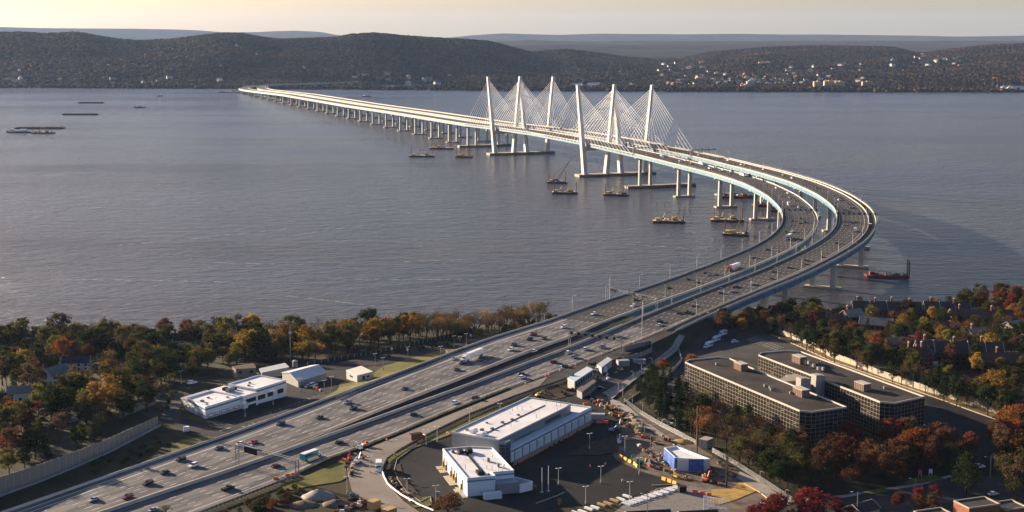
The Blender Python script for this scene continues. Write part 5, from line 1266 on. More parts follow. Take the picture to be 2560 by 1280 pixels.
o1, P1 = office('office_block', [(1713,906),(1722,900),(1795,893),(1824,896),(1935,944),(2117,1018),(2029,1030),(1999,1027)], zt1, 23.2, 'front dark glass office block with sunlit cream grid, behind the bare trees', 1)
o2, P2 = office('office_block', [(1896,888),(1903,882),(1961,877),(2002,879),(2312,992),(2237,1008),(2200,1005),(2059,950)], zt2, 23.2, 'rear dark glass office block, joined by concrete stair towers to the front one', 2)
ed = np.array(G(1999,1027,zt1)) - np.array(G(1713,906,zt1)); ra = math.atan2(ed[1], ed[0])
for (x, y, s, rt) in ((1852,922,(6.5,4.0,3.2),o1),(2003,987,(7,4.2,3.2),o1)): c = G(x, y, zt1); penthouse(c[0], c[1], zt1 - .3, ra, s, rt, brownpanel)
for (x, y, s, rt) in ((1998,905,(7,4,3.4),o2),(2156,972,(7,4,3.2),o2)): c = G(x, y, zt2); penthouse(c[0], c[1], zt2 - .3, ra, s, rt, brownpanel)
for (x, y) in ((1791,911),(1912,965),(1925,970),(1928,975),(1976,983),(2047,908),(2211,970)):
    c = G(x, y, zt1); b = MB(); b.box((c[0], c[1], zt1 + .3), (.9, .9, 1.2), ra); b.tube((c[0] + .9, c[1], zt1 - .3), (c[0] + .9, c[1], zt1 + 1.3), .15, 6); b.build('roof_vent', steel, o1 if x < 2000 else o2)
e = empty('link_block', (0, 0, 0)); tag(e, 'pale concrete stair towers and bridge linking the two office blocks', 'building')
for (x, y, w_, d_, h_) in ((2003,958,3.2,4,21.8),(2013,955,3.0,4.4,21.0),(2041,953,3.2,4,22.4),(2050,950,2.6,4,21.6),(2025,948,9,7,17.4),(1962,942,11,8,17.8),(1995,930,9,8,17.0)):
    c = G(x, y, 41); b = MB(); b.box((c[0], c[1], 22 + h_ / 2), (d_, w_, h_), ra); b.build('stair_tower' if w_ < 4 else 'link_body', concrete if w_ < 9 else grid_m, e)
for k in range(9): c = G(2010 + k * 6, 905 + k * 2.6, 42); b = MB(); b.box((c[0], c[1], 42 + .4 * (k % 3)), (1.4, 1.2, 1.6 + .7 * (k % 2)), ra); b.build('cooling_unit', darkmetal if k % 2 else steel, e)

# ------------------------------------------------------------------ noise wall of separate panels and posts
wall_p = mat('noise_wall_panel', (0.24, 0.21, 0.185), .9, .12, .25); post_p = mat('noise_wall_post', (.32, .30, .27), .9)
def noise_wall(name, pts, sp, label, pm, qm, hs, z_off=0):
    root = empty(name, (0, 0, 0)); tag(root, label, 'wall')
    P = [np.array(ground(*p)) for p in pts]; D = np.r_[0, np.cumsum([np.hypot(*(b - a)[:2]) for a, b in zip(P, P[1:])])]
    n = int(D[-1] / sp); me = None; pe = None; at = lambda s: np.array([np.interp(s, D, [p[k] for p in P]) for k in range(2)])
    for i in range(n):
        a, b = at(i * D[-1] / n), at((i + 1) * D[-1] / n); h = float(np.interp((i + .5) / n, [0, 1], hs)); z = T(*((a + b) / 2)) - .5; rz = math.atan2((b - a)[1], (b - a)[0]); L = float(np.hypot(*(b - a)))
        if me is None:
            o = MB(); o.box((0, 0, .5), (1, .22, 1)); 
            for q in (.25, .5, .75): o.box((0, 0, q), (.998, .27, .012))
            o = o.build('panel', pm, root); me = o.data; p_ = MB(); p_.box((0, 0, .5), (.45, .5, 1)); p_ = p_.build('post', qm, root); pe = p_.data
        else:
            o = bpy.data.objects.new('panel', me); C.objects.link(o); o.parent = root; p_ = bpy.data.objects.new('post', pe); C.objects.link(p_); p_.parent = root
        m = (a + b) / 2; o.location = (m[0], m[1], z); o.scale = (L - .4, 1, h + .5); o.rotation_euler = (0, 0, rz); p_.location = (a[0], a[1], z); p_.scale = (1, 1, h + .75); p_.rotation_euler = (0, 0, rz)
    return root, P
rw, Pw = noise_wall('noise_wall', [(-120,1290),(0,1238),(100,1202),(195,1163),(284,1123),(340,1093),(396,1064)], 4.0, 'tall concrete noise wall of upright panels between houses and highway', wall_p, post_p, (8.0, 4.6))
cb = MB()
for a, b in zip(Pw, Pw[1:]):
    for i in range(6): m = a + (b - a) * (i + .5) / 6; dd = (b - a)[:2]; cb.box((m[0] + .9, m[1] - .9, T(m[0], m[1]) + .25), (float(np.hypot(*dd)) / 6 + .1, 1.0, 1.1), math.atan2(dd[1], dd[0]))
cb.build('base_ledge', concrete, rw, kind='stuff')
noise_wall('noise_wall', [(300,1045),(340,1030),(390,1010)], 3.5, 'short second run of noise wall ending beside the garage building yard', wall_p, post_p, (3.5, 3.2))
noise_wall('estate_wall', [(1925,828),(1990,850),(2080,895),(2200,940),(2310,978),(2450,1020),(2570,1062)], 6.0, 'long cream wall between the office drive and the townhouse trees', mat('cream_wall', (.36, .31, .24), .85, .1, .3), cream, (3.0, 3.4))
noise_wall('river_wall', [(769,914),(900,892),(1040,862),(1150,836),(1190,826)], 5.0, 'low dark fence on a pale wall below the river trees', mat('dark_fence_panel', (.05, .045, .04), .9), concrete, (2.2, 2.2))
# retaining walls around the underpass at the right of the highway
b = MB(); PP = [(1562,905),(1600,895),(1645,888),(1690,872)]
rw2, _ = noise_wall('retaining_wall', [(1556,902),(1600,893),(1630,880),(1628,862),(1560,880)], 4.5, 'grey retaining wall of the underpass between highway and footpath', mat('grey_retaining', (.22, .21, .2), .9, .15, .3), concrete, (2.4, 3.2))
noise_wall('retaining_wall', [(1697,880),(1705,905),(1680,935),(1640,962),(1600,985),(1560,1010)], 4.5, 'pale curved retaining wall below the footpath bridge', mat('pale_retaining', (.32, .30, .27), .9, .15, .3), concrete, (2.2, 1.0))

# guardrail along the curved site road: posts are its parts
def guardrail(label, pts, sp=2.6, off=.0):
    root = empty('guardrail', (0, 0, 0)); tag(root, label, 'guardrail', 'guardrails')
    P = [np.array(ground(*p)) for p in pts]; D = np.r_[0, np.cumsum([np.hypot(*(b - a)[:2]) for a, b in zip(P, P[1:])])]; at = lambda s: np.array([np.interp(s, D, [p[k] for p in P]) for k in range(2)])
    n = int(D[-1] / sp); me = None; rb = MB()
    for i in range(n + 1):
        a = at(i * D[-1] / n); z = T(*a)
        if me is None: o = MB().box((0, 0, .5), (.3, .3, 1.3)).build('post', mat('timber_post', (.14, .10, .07), .9), root); me = o.data
        else: o = bpy.data.objects.new('post', me); C.objects.link(o); o.parent = root
        o.location = (a[0], a[1], z + .3)
        if i: rb.loft([[(q[0] + dx, q[1] - dx, T(*q) + zz) for dx, zz in ((-.08, .75), (.08, .75), (.08, 1.25), (-.08, 1.25))] for q in (pa, a)])
        pa = a
    rb.build('rail', steel, root); return root
guardrail('long guardrail down the right side of the site road, curving at its lower end', [(1440,935),(1360,967),(1275,998),(1175,1038),(1062,1093),(1000,1128),(968,1150),(957,1172),(962,1200)])
guardrail('guardrail along the lower right edge of the right carriageway', [(744,1194),(690,1212),(600,1248),(500,1287),(440,1310)], 2.2)
guardrail('guardrail left of the highway below the lawn', [(1160,874),(1080,905),(990,940),(900,975),(840,1000)], 3)
# chain fence beside the footpath
def fence(label, pts, h=2.0, sp=3.0):
    root = empty('chain_link_fence', (0, 0, 0)); tag(root, label, 'fence', 'site fences')
    P = [np.array(ground(*p)) for p in pts]; D = np.r_[0, np.cumsum([np.hypot(*(b - a)[:2]) for a, b in zip(P, P[1:])])]; at = lambda s: np.array([np.interp(s, D, [p[k] for p in P]) for k in range(2)])
    n = int(D[-1] / sp); me = None; rb = MB()
    for i in range(n + 1):
        a = at(i * D[-1] / n); z = T(*a)
        if me is None: o = MB().box((0, 0, h / 2), (.12, .12, h)).build('post', steel, root); me = o.data
        else: o = bpy.data.objects.new('post', me); C.objects.link(o); o.parent = root
        o.location = (a[0], a[1], z)
        if i:
            for q in range(9):
                c = pa + (a - pa) * q / 9; rb.box((c[0], c[1], T(*c) + h / 2), (.045, .045, h))
            for zz in (.15, h * .35, h * .65, h - .05): rb.loft([[(q[0] + dx, q[1] + dy, T(*q) + zz + dy) for dx, dy in ((-.03, -.03), (.03, -.03), (.03, .03), (-.03, .03))] for q in (pa, a)])
        pa = a
    rb.build('mesh', steel, root, kind='stuff'); return root
fence('chain fence along the right side of the footpath down to the mast', [(1560,1005),(1600,1035),(1650,1065),(1700,1090),(1740,1112)])
fence('chain fence running to the bottom right below the bare trees', [(1780,1130),(1830,1158),(1880,1190),(1940,1228),(1990,1262)])
fence('pale fence on the left side of the footpath bridge', [(1690,872),(1640,905),(1580,945),(1530,978),(1508,990)], 1.6)

# ------------------------------------------------------------------ site clutter
def G0(x, y, dz=.1): X, Y, Z = ground(x, y); return X, Y, Z + dz
barrel_me = {}
def barrel(x, y, on_road=False):
    if on_road: X, Y, z = onroad(x, y); z += .01
    else: X, Y, z = G0(x, y, .15)
    e = empty('traffic_barrel', (X, Y, z))
    if not barrel_me:
        m = MB(); m.tube((0, 0, 0), (0, 0, 1.15), .36, 10, .27); barrel_me['body'] = m.build('body', orange, e)
        m = MB(); m.tube((0, 0, .45), (0, 0, .62), .345, 10, .33); m.tube((0, 0, .8), (0, 0, .95), .32, 10, .30); barrel_me['band'] = m.build('band', whiteplastic, e)
    else:
        for k in ('body', 'band'): o = barrel_me[k].copy(); C.objects.link(o); o.parent = e
    want(e, 'orange white-banded traffic barrel', 'traffic barrel', (x, y), 'orange traffic barrels')
for x, y in [(1747,790),(1706,805),(1656,827),(1606,846),(1584,857),(1531,877),(1505,887),(1473,901),(1439,913),(1372,938),(1364,941),(1314,961),(1690,811),(1636,833),(1560,866),(1400,928)]: barrel(x, y, True)
for x, y in [(1850,758),(1882,745),(1912,733),(1940,722),(1966,710),(1990,700),(2014,688),(2040,676),(2070,661),(2096,645),(2121,628),(2140,610),(1820,768),(1796,776),(1770,784)]: barrel(x, y, True)
for x, y in [(1475,1168),(1513,1163),(1556,1205),(967,1103),(880,1168),(912,1150),(870,1178),(1122,1088),(1118,1085),(1653,1138),(1656,1142),(873,1192)]: barrel(x, y)
for x, y in [(1240,918),(1225,923),(1065,978),(1196,933),(1330,880),(1416,846)]: barrel(x, y - 2, True)

def blocks(name, label, pts, sz, m, group, cat, rz=None, feet=False):
    me = None
    for i, (x, y) in enumerate(pts):
        X, Y, z = G0(x, y, .12); a = rz if rz is not None else 0
        if rz is None:
            j = min(i, len(pts) - 2); A = ground(*pts[j]); B = ground(*pts[j + 1]); a = math.atan2(B[1] - A[1], B[0] - A[0])
        if me is None:
            b = MB(); l, w_, h = sz; S = [(-l / 2, .0)]
            b.loft([[(x_, -w_ / 2, 0), (x_, w_ / 2, 0), (x_, w_ / 4, h), (x_, -w_ / 4, h)] for x_ in (-l / 2, -l / 2 + .15, l / 2 - .15, l / 2)])
            o = b.build(name, m); me = o.data
        else: o = bpy.data.objects.new(name, me); C.objects.link(o)
        o.location = (X, Y, z); o.rotation_euler = (0, 0, a); want(o, label, cat, (x, y), group)
blocks('water_barrier', 'yellow water-filled barrier block', [(1553,1145),(1564,1151),(1575,1157),(1587,1163),(1592,1168)], (2.2, .9, 1.2), yellow, 'yellow barrier blocks in the lot', 'barrier')
blocks('water_barrier', 'yellow water-filled barrier block', [(1660,1201),(1674,1206),(1687,1211)], (2.2, .9, 1.3), yellow, 'yellow barrier blocks in the lot', 'barrier')
blocks('water_barrier', 'orange plastic barrier block', [(1495,1058),(1503,1058),(1515,1058),(1737,1232),(1755,1236),(1772,1240),(1463,1013),(1470,1022),(735,1190),(720,1192),(690,1200)], (2.0, .9, 1.2), orange, 'orange barrier blocks', 'barrier', rz=.1)
# temporary yellowed barrier segments between carriageway and site road
seg = [(744 + 378 * t, 1183 - 155 * t + 0) for t in np.linspace(0, 1, 27)]
pts = []
for t in np.linspace(0, 1, 60):
    L = [(744,1183),(825,1145),(912,1115),(1000,1080),(1122,1028),(1200,998),(1269,971)]
    k = t * (len(L) - 1); i = min(int(k), len(L) - 2); f = k - i; pts.append((lerp(L[i][0], L[i + 1][0], f), lerp(L[i][1], L[i + 1][1], f)))
root = empty('temporary_barrier', (0, 0, 0)); tag(root, 'yellowed temporary concrete barrier of short segments beside the right carriageway', 'barrier')
me = None; Wp = [np.array(G(x, y, 24)) for x, y in pts]
for a, b_ in zip(Wp, Wp[1:]):
    if me is None: o = MB().loft([[(x_, -.3, 0), (x_, .3, 0), (x_, .1, .85), (x_, -.1, .85)] for x_ in (-.49, .49)]).build('segment', mat('yellowed_concrete', (.46, .38, .22), .85, .25, .6, objvar=.3), root); me = o.data
    else: o = bpy.data.objects.new('segment', me); C.objects.link(o); o.parent = root
    m = (a + b_) / 2; o.location = (m[0], m[1], 23.99); o.scale = (float(np.hypot(*(b_ - a))), 1, 1); o.rotation_euler = (0, 0, math.atan2((b_ - a)[1], (b_ - a)[0]))

def excavator(X, Y, z, rz, label, m=yellow, s=1.0, arm=True, cat='excavator', group=None, parent=None, px=None):
    e = empty('excavator', (X, Y, z), rz); e.scale = (s, s, s)
    if px: want(e, label, cat, px, group)
    else: tag(e, label, cat, group)
    for sy in (-1, 1): t = MB(); t.loft([[(x_, sy * 1.1 - .3, za), (x_, sy * 1.1 + .3, za), (x_, sy * 1.1 + .3, zb), (x_, sy * 1.1 - .3, zb)] for x_, za, zb in ((-2, .35, .6), (-1.6, 0, .95), (1.6, 0, .95), (2, .35, .6))]); t.build('track', darkmetal, e)
    b = MB(); b.loft([[(x_, -1.2, 1.0), (x_, 1.2, 1.0), (x_, 1.2, zt), (x_, -1.2, zt)] for x_, zt in ((-2.2, 1.7), (-1.9, 2.2), (.6, 2.2), (1.3, 1.6))]); b.build('body', m, e)
    b = MB(); b.box((.6, .75, 2.3), (1.5, .9, 1.5)); cb = b.build('cab', m, e); b = MB(); b.box((.75, .75, 2.5), (1.3, .94, .8)); b.build('window', glass, cb)
    if arm:
        b = MB(); b.tube((1.0, -.3, 1.8), (3.6, -.3, 5.0), .32, 5, .28); b.tube((3.6, -.3, 5.0), (5.6, -.3, 4.2), .28, 5, .2); b.build('boom', m, e)
        b = MB(); b.tube((5.5, -.3, 4.6), (6.3, -.3, 1.6), .22, 5, .15); b.build('stick', m, e)
        b = MB(); b.box((6.1, -.3, 1.2), (.9, 1.0, .8), 0, ry=.5); b.build('bucket', darkmetal, e)
    return e
greenm = mat('green_machine_paint', (.02, .22, .10), .5); whitem = mat('white_machine_paint', (.6, .6, .62), .5)
for x, y, rz, m_, s, lb in [(1545,1075,1.2,greenm,1.1,'green excavator on the dark lot by the stone blocks'),(1530,1080,-.6,mat('blue_white_machine',(.25,.3,.5),.5),.9,'small blue and white digger beside the green excavator'),(1600,1160,2.6,greenm,.9,'green mini digger behind the yellow barrier blocks'),(1548,1110,1.5,whitem,.9,'white loader parked on the slab yard'),
                      (915,1118,.4,orange,1.0,'orange machine at the head of the curved site road'),(900,1125,2.4,whitem,.8,'white round-tanked mixer beside the site road'),(893,1160,1.2,whitem,1.1,'white and black crane truck standing left of the site road'),(875,1150,1.8,mat('red_machine',(.5,.05,.03),.5),.9,'red compressor by the highway barrier'),
                      (1690,1195,2.2,yellow,.8,'yellow lift beneath the blue wrapped hut'),(1765,1205,1.0,orange,1.0,'orange boom lift right of the blue wrapped hut'),(1345,992,.6,yellow,.8,'yellow digger behind the far end of the depot hall'),(1355,985,.2,greenm,.6,'tiny green roller beyond the depot hall'),(1675,1065,3.0,whitem,.8,'white digger among the footpath works')]:
    X, Y, z = G0(x, y, .1); excavator(X, Y, z, rz, lb, m_, s * .78, arm=(m_ is not orange or x > 1000))
# crates, containers
def crate(x, y, rz, s, m, label, name='crate', cat='crate', z=None, strips=True):
    X, Y, zz = G0(x, y, .15); e = empty(name, (X, Y, zz), rz); tag(e, label, cat)
    b = MB(); b.box((0, 0, s[2] / 2), s); b.build('box', m, e)
    if strips:
        for k in range(int(s[0] / .8)):
            q = MB(); xx = -s[0] / 2 + .4 + k * .8
            for sy in (-1, 1): q.box((xx, sy * (s[1] / 2 + .03), s[2] / 2), (.14, .06, s[2]))
            q.build('batten', m, e)
    q = MB(); q.box((0, 0, s[2] + .04), (s[0] + .1, s[1] + .1, .08)); q.build('lid', m, e); return e
crate(935, 1272, .9, (4.2, 3.2, 3.2), wood, 'left timber crate with battens by the curved road')
crate(973, 1292, .9, (5, 3.4, 3.2), wood, 'right timber crate with battens, nearest the viewer', z=1)
crate(1480, 1048, -.1, (12, 2.5, 2.6), mat('grey_container', (.33, .34, .36), .6, .1, .3), 'long grey container at the right end of the depot hall', 'container', 'container')
crate(1462, 1030, -.1, (6, 2.5, 2.0), whiteplastic, 'white stacked materials beside the grey container', 'container', 'container')
crate(1557, 915, .25, (6.5, 4, 3.2), mat('grey_container2', (.24, .25, .27), .6, .1, .3), 'grey container standing under the right leg of the seven-sign gantry', 'container', 'container')
crate(1598, 910, -.15, (7, 2.5, 2.6), mat('grey_container3', (.3, .31, .33), .6, .1, .3), 'second grey container beside the footpath underpass', 'container', 'container')
crate(1506, 930, .1, (5, 2.4, 2.6), whiteplastic, 'white trailer box on the site yard', 'container', 'container')
crate(1765, 1118, .9, (5.5, 4.2, 3.8), concrete, 'grey concrete cabin at the foot of the rusty mast', 'hut', 'hut', strips=False)
crate(466, 1078, .3, (2.4, 1.8, 2), whiteplastic, 'small white utility cabinet on grass left of the highway', 'cabinet', 'cabinet', strips=False)
crate(1705, 1230, .3, (3, 2, 2.2), darkmetal, 'dark generator box beside the yellow barrier blocks', 'generator', 'generator')
crate(1095, 1240, 0, (1.2, 1, 1.6), greywall, 'small grey utility cabinet on the depot kerb', 'cabinet', 'cabinet', strips=False)
# long site offices with pale roofs near the green sign
r_, Q_ = flat_hut('site_office', [(1419,966),(1436,975),(1482,944),(1467,937)], 23.6, 4.2, mat('office_wall', (.30, .29, .275), .7, .05, .3), mat('pale_blue_roof', (.52, .58, .6), .6), 'long pale-roofed site office behind the green road sign', 'building', items=[(1, [(.08 + .13 * k, .15 + .13 * k, 1.2, 3.4) for k in range(7)], 'window')])
flat_hut('site_office', [(1442,988),(1455,995),(1490,968),(1479,961)], 23.6, 2.9, mat('office_wall2', (.2, .2, .2), .7, .05, .3), mat('brown_flat_roof', (.14, .12, .1), .9), 'low dark site office with brown flat roof in front of the pale-roofed one', 'building', items=[(1, [(.08 + .13 * k, .15 + .13 * k, 1.2, 2.2) for k in range(7)], 'window')])
flat_hut('site_office', [(1492,925),(1504,932),(1530,912),(1519,906)], 23.6, 2.8, mat('office_wall3', (.30, .30, .30), .7, .05, .3), metalroof, 'farther pale site office under the gantry', 'building')
# green highway sign
X, Y, z = G0(1427, 962); e = empty('road_sign', (X, Y, z), .15); tag(e, 'green highway sign on two posts in front of the site offices', 'sign')
b = MB(); b.box((0, 0, 4.6), (3.6, .12, 2.6)); sf = b.build('sign_face', green_sign, e); b = MB()
for k, (w0, zz) in enumerate(((2.6, 5.3), (2.0, 4.6), (2.8, 3.9))): b.box((0, -.08, zz), (w0, .03, .22))
b.build('legend', whiteplastic, sf)
for sx in (-1, 1): b = MB(); b.tube((sx * 1.2, .1, 0), (sx * 1.2, .1, 4), .1, 6); b.build('post', steel, e)
for x, y in [(1117,893),(1019,888),(980,885),(1177,851)]:
    X, Y, z = G0(x, y); e = empty('road_sign', (X, Y, z), .4); want(e, 'small white sign on one post', 'sign', (x, y), 'small white signs left of the highway'); b = MB(); b.tube((0, 0, 0), (0, 0, 3.6), .08, 6); b.build('post', steel, e); b = MB(); b.box((0, -.1, 3.3), (1.0, .06, 1.6)); b.build('sign_face', whiteplastic, e)
# blue wrapped hut: white walls, flat white roof, tarpaulin hanging in folds
def wrapped():
    z0 = 23.7; root = empty('wrapped_hut', (0, 0, 0)); tag(root, 'small building with white roof half wrapped in blue tarpaulin', 'hut')
    a, b_, c, d = [np.array(G(x, y, z0 + 5)) for x, y in ((1661, 1124), (1702, 1150), (1762, 1148), (1690, 1112))]
    F = [G(1661,1122,z0+5), G(1688,1147,z0+5), G(1735,1150,z0+5), G(1775,1150,z0+5), G(1690,1117,z0+5)]
    m = MB(); m.prism(F, 22.5, z0 + 4.6); m.build('wall', mat('pale_blue_wall', (.5, .55, .56), .6), root)
    m = MB(); m.prism(F, z0 + 4.6, z0 + 4.7); m.build('roof', whiteroof, root)
    parapet(F, z0 + 4.7, .8, .3, 'parapet', whitewall, root)
    F = ccw(F)
    for i, (ta, tb) in ((0, (0, 1)), (1, (.0, .12)), (1, (.72, 1)), (2, (0, .6)), (4, (0, .9))):
        p0, p1 = np.array(F[i]), np.array(F[(i + 1) % 5]); dd = p1 - p0; L = float(np.hypot(*dd)); n = np.array([dd[1], -dd[0]]) / L; t = MB(); vs = []; k = max(3, int(L * (tb - ta) / .35))
        for q in range(k + 1):
            f = lerp(ta, tb, q / k); o = .25 + .16 * math.sin(q * 1.9) + .06 * math.sin(q * 4.7)
            for zz, oo in ((z0 + 5.4, .3), (z0 + 3, o), (z0 + .2, o * 1.6)): p = p0 + dd * f + n * oo; vs.append((p[0], p[1], zz))
        t.add(vs, [(3 * q + r0, 3 * q + 3 + r0, 3 * q + 4 + r0, 3 * q + 1 + r0) for q in range(k) for r0 in (0, 1)]); t.build('tarpaulin', bluetarp, root, smooth=True)
wrapped()
# rows of slabs and boards along the bottom lot edge
for i in range(9):
    x = 1440 + i * 16; y = 1285 - i * 5.2 + (2 if i % 2 else 0); X, Y, z = G0(x, y, .15); m_ = whiteplastic if i not in (4, 5, 6) else wood
    b = MB(); b.box((0, 0, .35), (1.0, 4.2, .7)); 
    for k in range(3): b.box((0, -1.6 + 1.6 * k, .03), (1.1, .15, .1))
    o = b.build('board_stack', [m_], loc=(X, Y, z)); o.rotation_euler = (0, 0, .75); want(o, ('white' if m_ is whiteplastic else 'yellow timber') + ' board stack', 'stack', (x, y), 'board stacks by the lot')
for i in range(17):
    x = 1566 + i * 8.0; y = 1262 - i * 2.6; X, Y, z = G0(x, y, .15)
    b = MB(); b.loft([[(sx, -2.2 + .3 * math.sin(i), 0), (sx, 2.2, 0), (sx * .9, 2.1, .55 + .1 * math.sin(i * 2)), (sx * .9, -2.1, .5)] for sx in (-.62, -.2, .3, .62)])
    o = b.build('wrapped_slab', mat('white_wrap', (.66, .66, .66), .6, .12, 1), loc=(X, Y, z)); o.rotation_euler = (0, 0, .85 + .1 * math.sin(i * 3)); want(o, 'white wrapped slab', 'slab', (x, y), 'row of white wrapped slabs')
# white pipe barrier curving beside the site road
P = [ground(*p) for p in [(955,1180),(960,1195),(970,1215),(985,1228),(1005,1243),(1025,1254),(1050,1268),(1085,1282)]]
for i, (a, c) in enumerate(zip(P, P[1:])):
    b = MB(); b.tube((a[0], a[1], a[2] + .9), (c[0], c[1], c[2] + .9), .38, 8); o = b.build('white_pipe', whiteplastic); want(o, 'thick white pipe beside the site road', 'pipe', (lerp(960, 1085, i / 7), lerp(1190, 1280, i / 7)), 'white pipes along the curved road')
rnd = random.Random(11)
cols = [('dark', darkmetal), ('white', whiteplastic), ('grey', steel), ('orange', orange), ('brown', rust), ('timber', wood), ('pale', mat('pale_boards', (.4, .34, .26), .9)), ('dark', darkmetal), ('brown', rust), ('timber', mat('dull_timber', (.27, .19, .11), .9))]
def debris(region, n, seed, group, smax=1.3):
    r_ = random.Random(seed)
    for i in range(n):
        a, b_ = r_.choice(region), r_.choice(region); t = r_.random(); x, y = lerp(a[0], b_[0], t), lerp(a[1], b_[1], t); X, Y, z = G0(x, y, .12); cn, cm = r_.choice(cols)
        m = MB(); k = r_.randint(2, 4)
        for q in range(k): s = [r_.uniform(.3, smax), r_.uniform(.3, smax * .8), r_.uniform(.2, smax * .8)]; m.box((r_.uniform(-.6, .6), r_.uniform(-.6, .6), s[2] / 2 + .25 * q), s, r_.uniform(0, 3))
        o = m.build('material_pile', cm, loc=(X, Y, z)); want(o, f'small {cn} heap of materials', 'pile', (x, y), group)
debris([(975,1200),(985,1215),(1000,1235),(1020,1250),(1035,1262)], 22, 1, 'clutter beside the curved road')
debris([(880,1245),(905,1260),(930,1255),(870,1275),(840,1285)], 26, 2, 'clutter around the timber crates', 1.8)
debris([(1480,1005),(1530,1030),(1560,1060),(1600,1090),(1640,1110),(1600,1070)], 46, 3, 'clutter in the footpath works', 1.8)
debris([(1600,1120),(1640,1140),(1660,1180),(1620,1165)], 18, 4, 'clutter left of the blue hut', 1.6)
debris([(1540,1000),(1580,1040),(1560,1045)], 10, 5, 'clutter in the footpath works')
debris([(1470,990),(1520,1010),(1570,1050),(1620,1075),(1660,1100),(1700,1120)], 44, 13, 'clutter in the footpath works', 1.2)
debris([(1545,1085),(1600,1120),(1640,1150),(1690,1180),(1720,1200)], 22, 14, 'clutter left of the blue hut', 1.2)
debris([(1730,1150),(1800,1160),(1830,1190),(1800,1215),(1760,1195)], 26, 6, 'clutter right of the blue hut', 1.8)
debris([(1440,905+60),(1470,985),(1500,960),(1520,935),(1555,925)], 20, 7, 'clutter on the site yard', 1.8)
debris([(860,1155),(885,1165),(878,1190),(900,1140)], 14, 8, 'clutter left of the site road', 1.6)
debris([(800,978),(780,970),(760,965)], 7, 9, 'materials by the gabled shed', 1.8)
# earth and gravel mounds
def mound(x, y, r, h, m, label):
    X, Y, z = G0(x, y, -.2); b = MB(); n = 18; rr = random.Random(int(x)); rings = []
    for k in range(6):
        f = k / 5; rings.append([(r * (1 - f) * (1 + .15 * rr.uniform(-1, 1)) * math.cos(a * 6.283 / n) * 1.3, r * (1 - f) * (1 + .15 * rr.uniform(-1, 1)) * math.sin(a * 6.283 / n), h * (1 - (1 - f) ** 1.6) * (1 + .1 * rr.uniform(-1, 1))) for a in range(n)])
    b.loft(rings); o = b.build('mound', m, loc=(X, Y, z), smooth=True); tag(o, label, 'mound')
mound(796, 1243, 5.5, 3.2, mat('tarped_gravel', (.27, .245, .21), .8, .15, .8), 'pale covered gravel mound left of the curved road')
mound(840, 1262, 4.5, 2.4, dirt, 'brown earth mound between the pale mound and the crates')
mound(760, 1262, 5, 1.6, dirt, 'low brown earth mound at the bottom edge, below the gantry foot')
mound(1708, 1105, 4.5, 1.4, mat('ochre_sand', (.36, .23, .07), .9), 'ochre sand heap left of the concrete cabin')
# stone blocks stacked along the trench
for i, (x, y) in enumerate([(1578,1052),(1586,1060),(1593,1068),(1598,1078),(1574,1048),(1565,1040)]):
    X, Y, z = G0(x, y, .1); b = MB(); b.box((0, 0, .8), (2.6, 1.2, 1.6)); b.box((.2, .1, 1.9), (2.2, 1.0, .6)); o = b.build('stone_block', mat('sandy_stone', (.42, .34, .24), .9, .15, .8), loc=(X, Y, z)); o.rotation_euler = (0, 0, -.9 + .1 * i); want(o, 'sandy stone block', 'block', (x, y), 'stone blocks along the trench')
for i, (x, y) in enumerate([(2300,1192),(2326,1190)]):
    X, Y, z = G0(x, y, .2); e = empty('yard_sign', (X, Y, z), .1); tag(e, ['red painted board sign on the corner lawn', 'white painted board sign on the corner lawn'][i], 'sign'); b = MB(); b.box((0, 0, 1.9), (1.5, .15, 1.8)); b.build('board', [mat('faded_red', (.55, .12, .1), .7), whiteplastic][i], e)
    for sx in (-1, 1): b = MB(); b.box((sx * .6, .1, .6), (.15, .15, 1.4)); b.build('leg', whiteplastic, e)
# utility poles on the right and bottom, with cables
for x, y, hh, lb in [(1618,1325,14,'tall grey utility pole in front of the white slabs'),(2142,1300,11,'utility pole with lamp arm beside the lower right street'),(2287,1245,8,'street pole with lamp near the corner lawn'),(2475,1195,9,'leaning utility pole right of the big evergreen'),(30,1130,13,'wooden utility pole at the left edge behind the noise wall')]:
    X, Y, z = G0(x, y, 0); e = empty('utility_pole', (X, Y, z)); tag(e, lb, 'pole'); b = MB(); b.tube((0, 0, 0), (0, 0, hh), .2, 7, .14); b.build('pole', mat('weathered_pole', (.25, .23, .2), .9), e)
    b = MB(); P = [(0, 0, hh - 1), (-.8, 0, hh - .3), (-2.0, 0, hh)]; b.tube(P[0], P[1], .06, 5); b.tube(P[1], P[2], .06, 5); b.build('arm', steel, e); b = MB(); b.box((-2.3, 0, hh), (.8, .3, .15)); b.build('lamp_head', lampglass, e)
# cantilever lattice sign frame at the bottom
X, Y, z = G0(1778, 1300, 0); e = empty('lattice_frame', (X, Y, z), -.5); tag(e, 'white lattice steel sign frame lying along the lower street corner', 'frame'); b = MB()
b.tube((-3, 0, 0), (-3, 0, 9), .22, 6)
for zz in (5, 8.4): b.tube((-3, 0, zz), (6, 0, zz), .14, 5); b.tube((-3, 1.4, zz), (6, 1.4, zz), .14, 5)
for k in range(8): b.tube((-3 + k * 1.12, 0, 5), (-3 + (k + 1) * 1.12, 0, 8.4), .08, 4); b.tube((-3 + k * 1.12, 0, 8.4), (-3 + k * 1.12, 1.4, 8.4), .07, 4); b.tube((-3 + (k + 1) * 1.12, 0, 5), (-3 + (k + 1) * 1.12, 0, 8.4), .08, 4)
b.build('truss', whiteplastic, e)

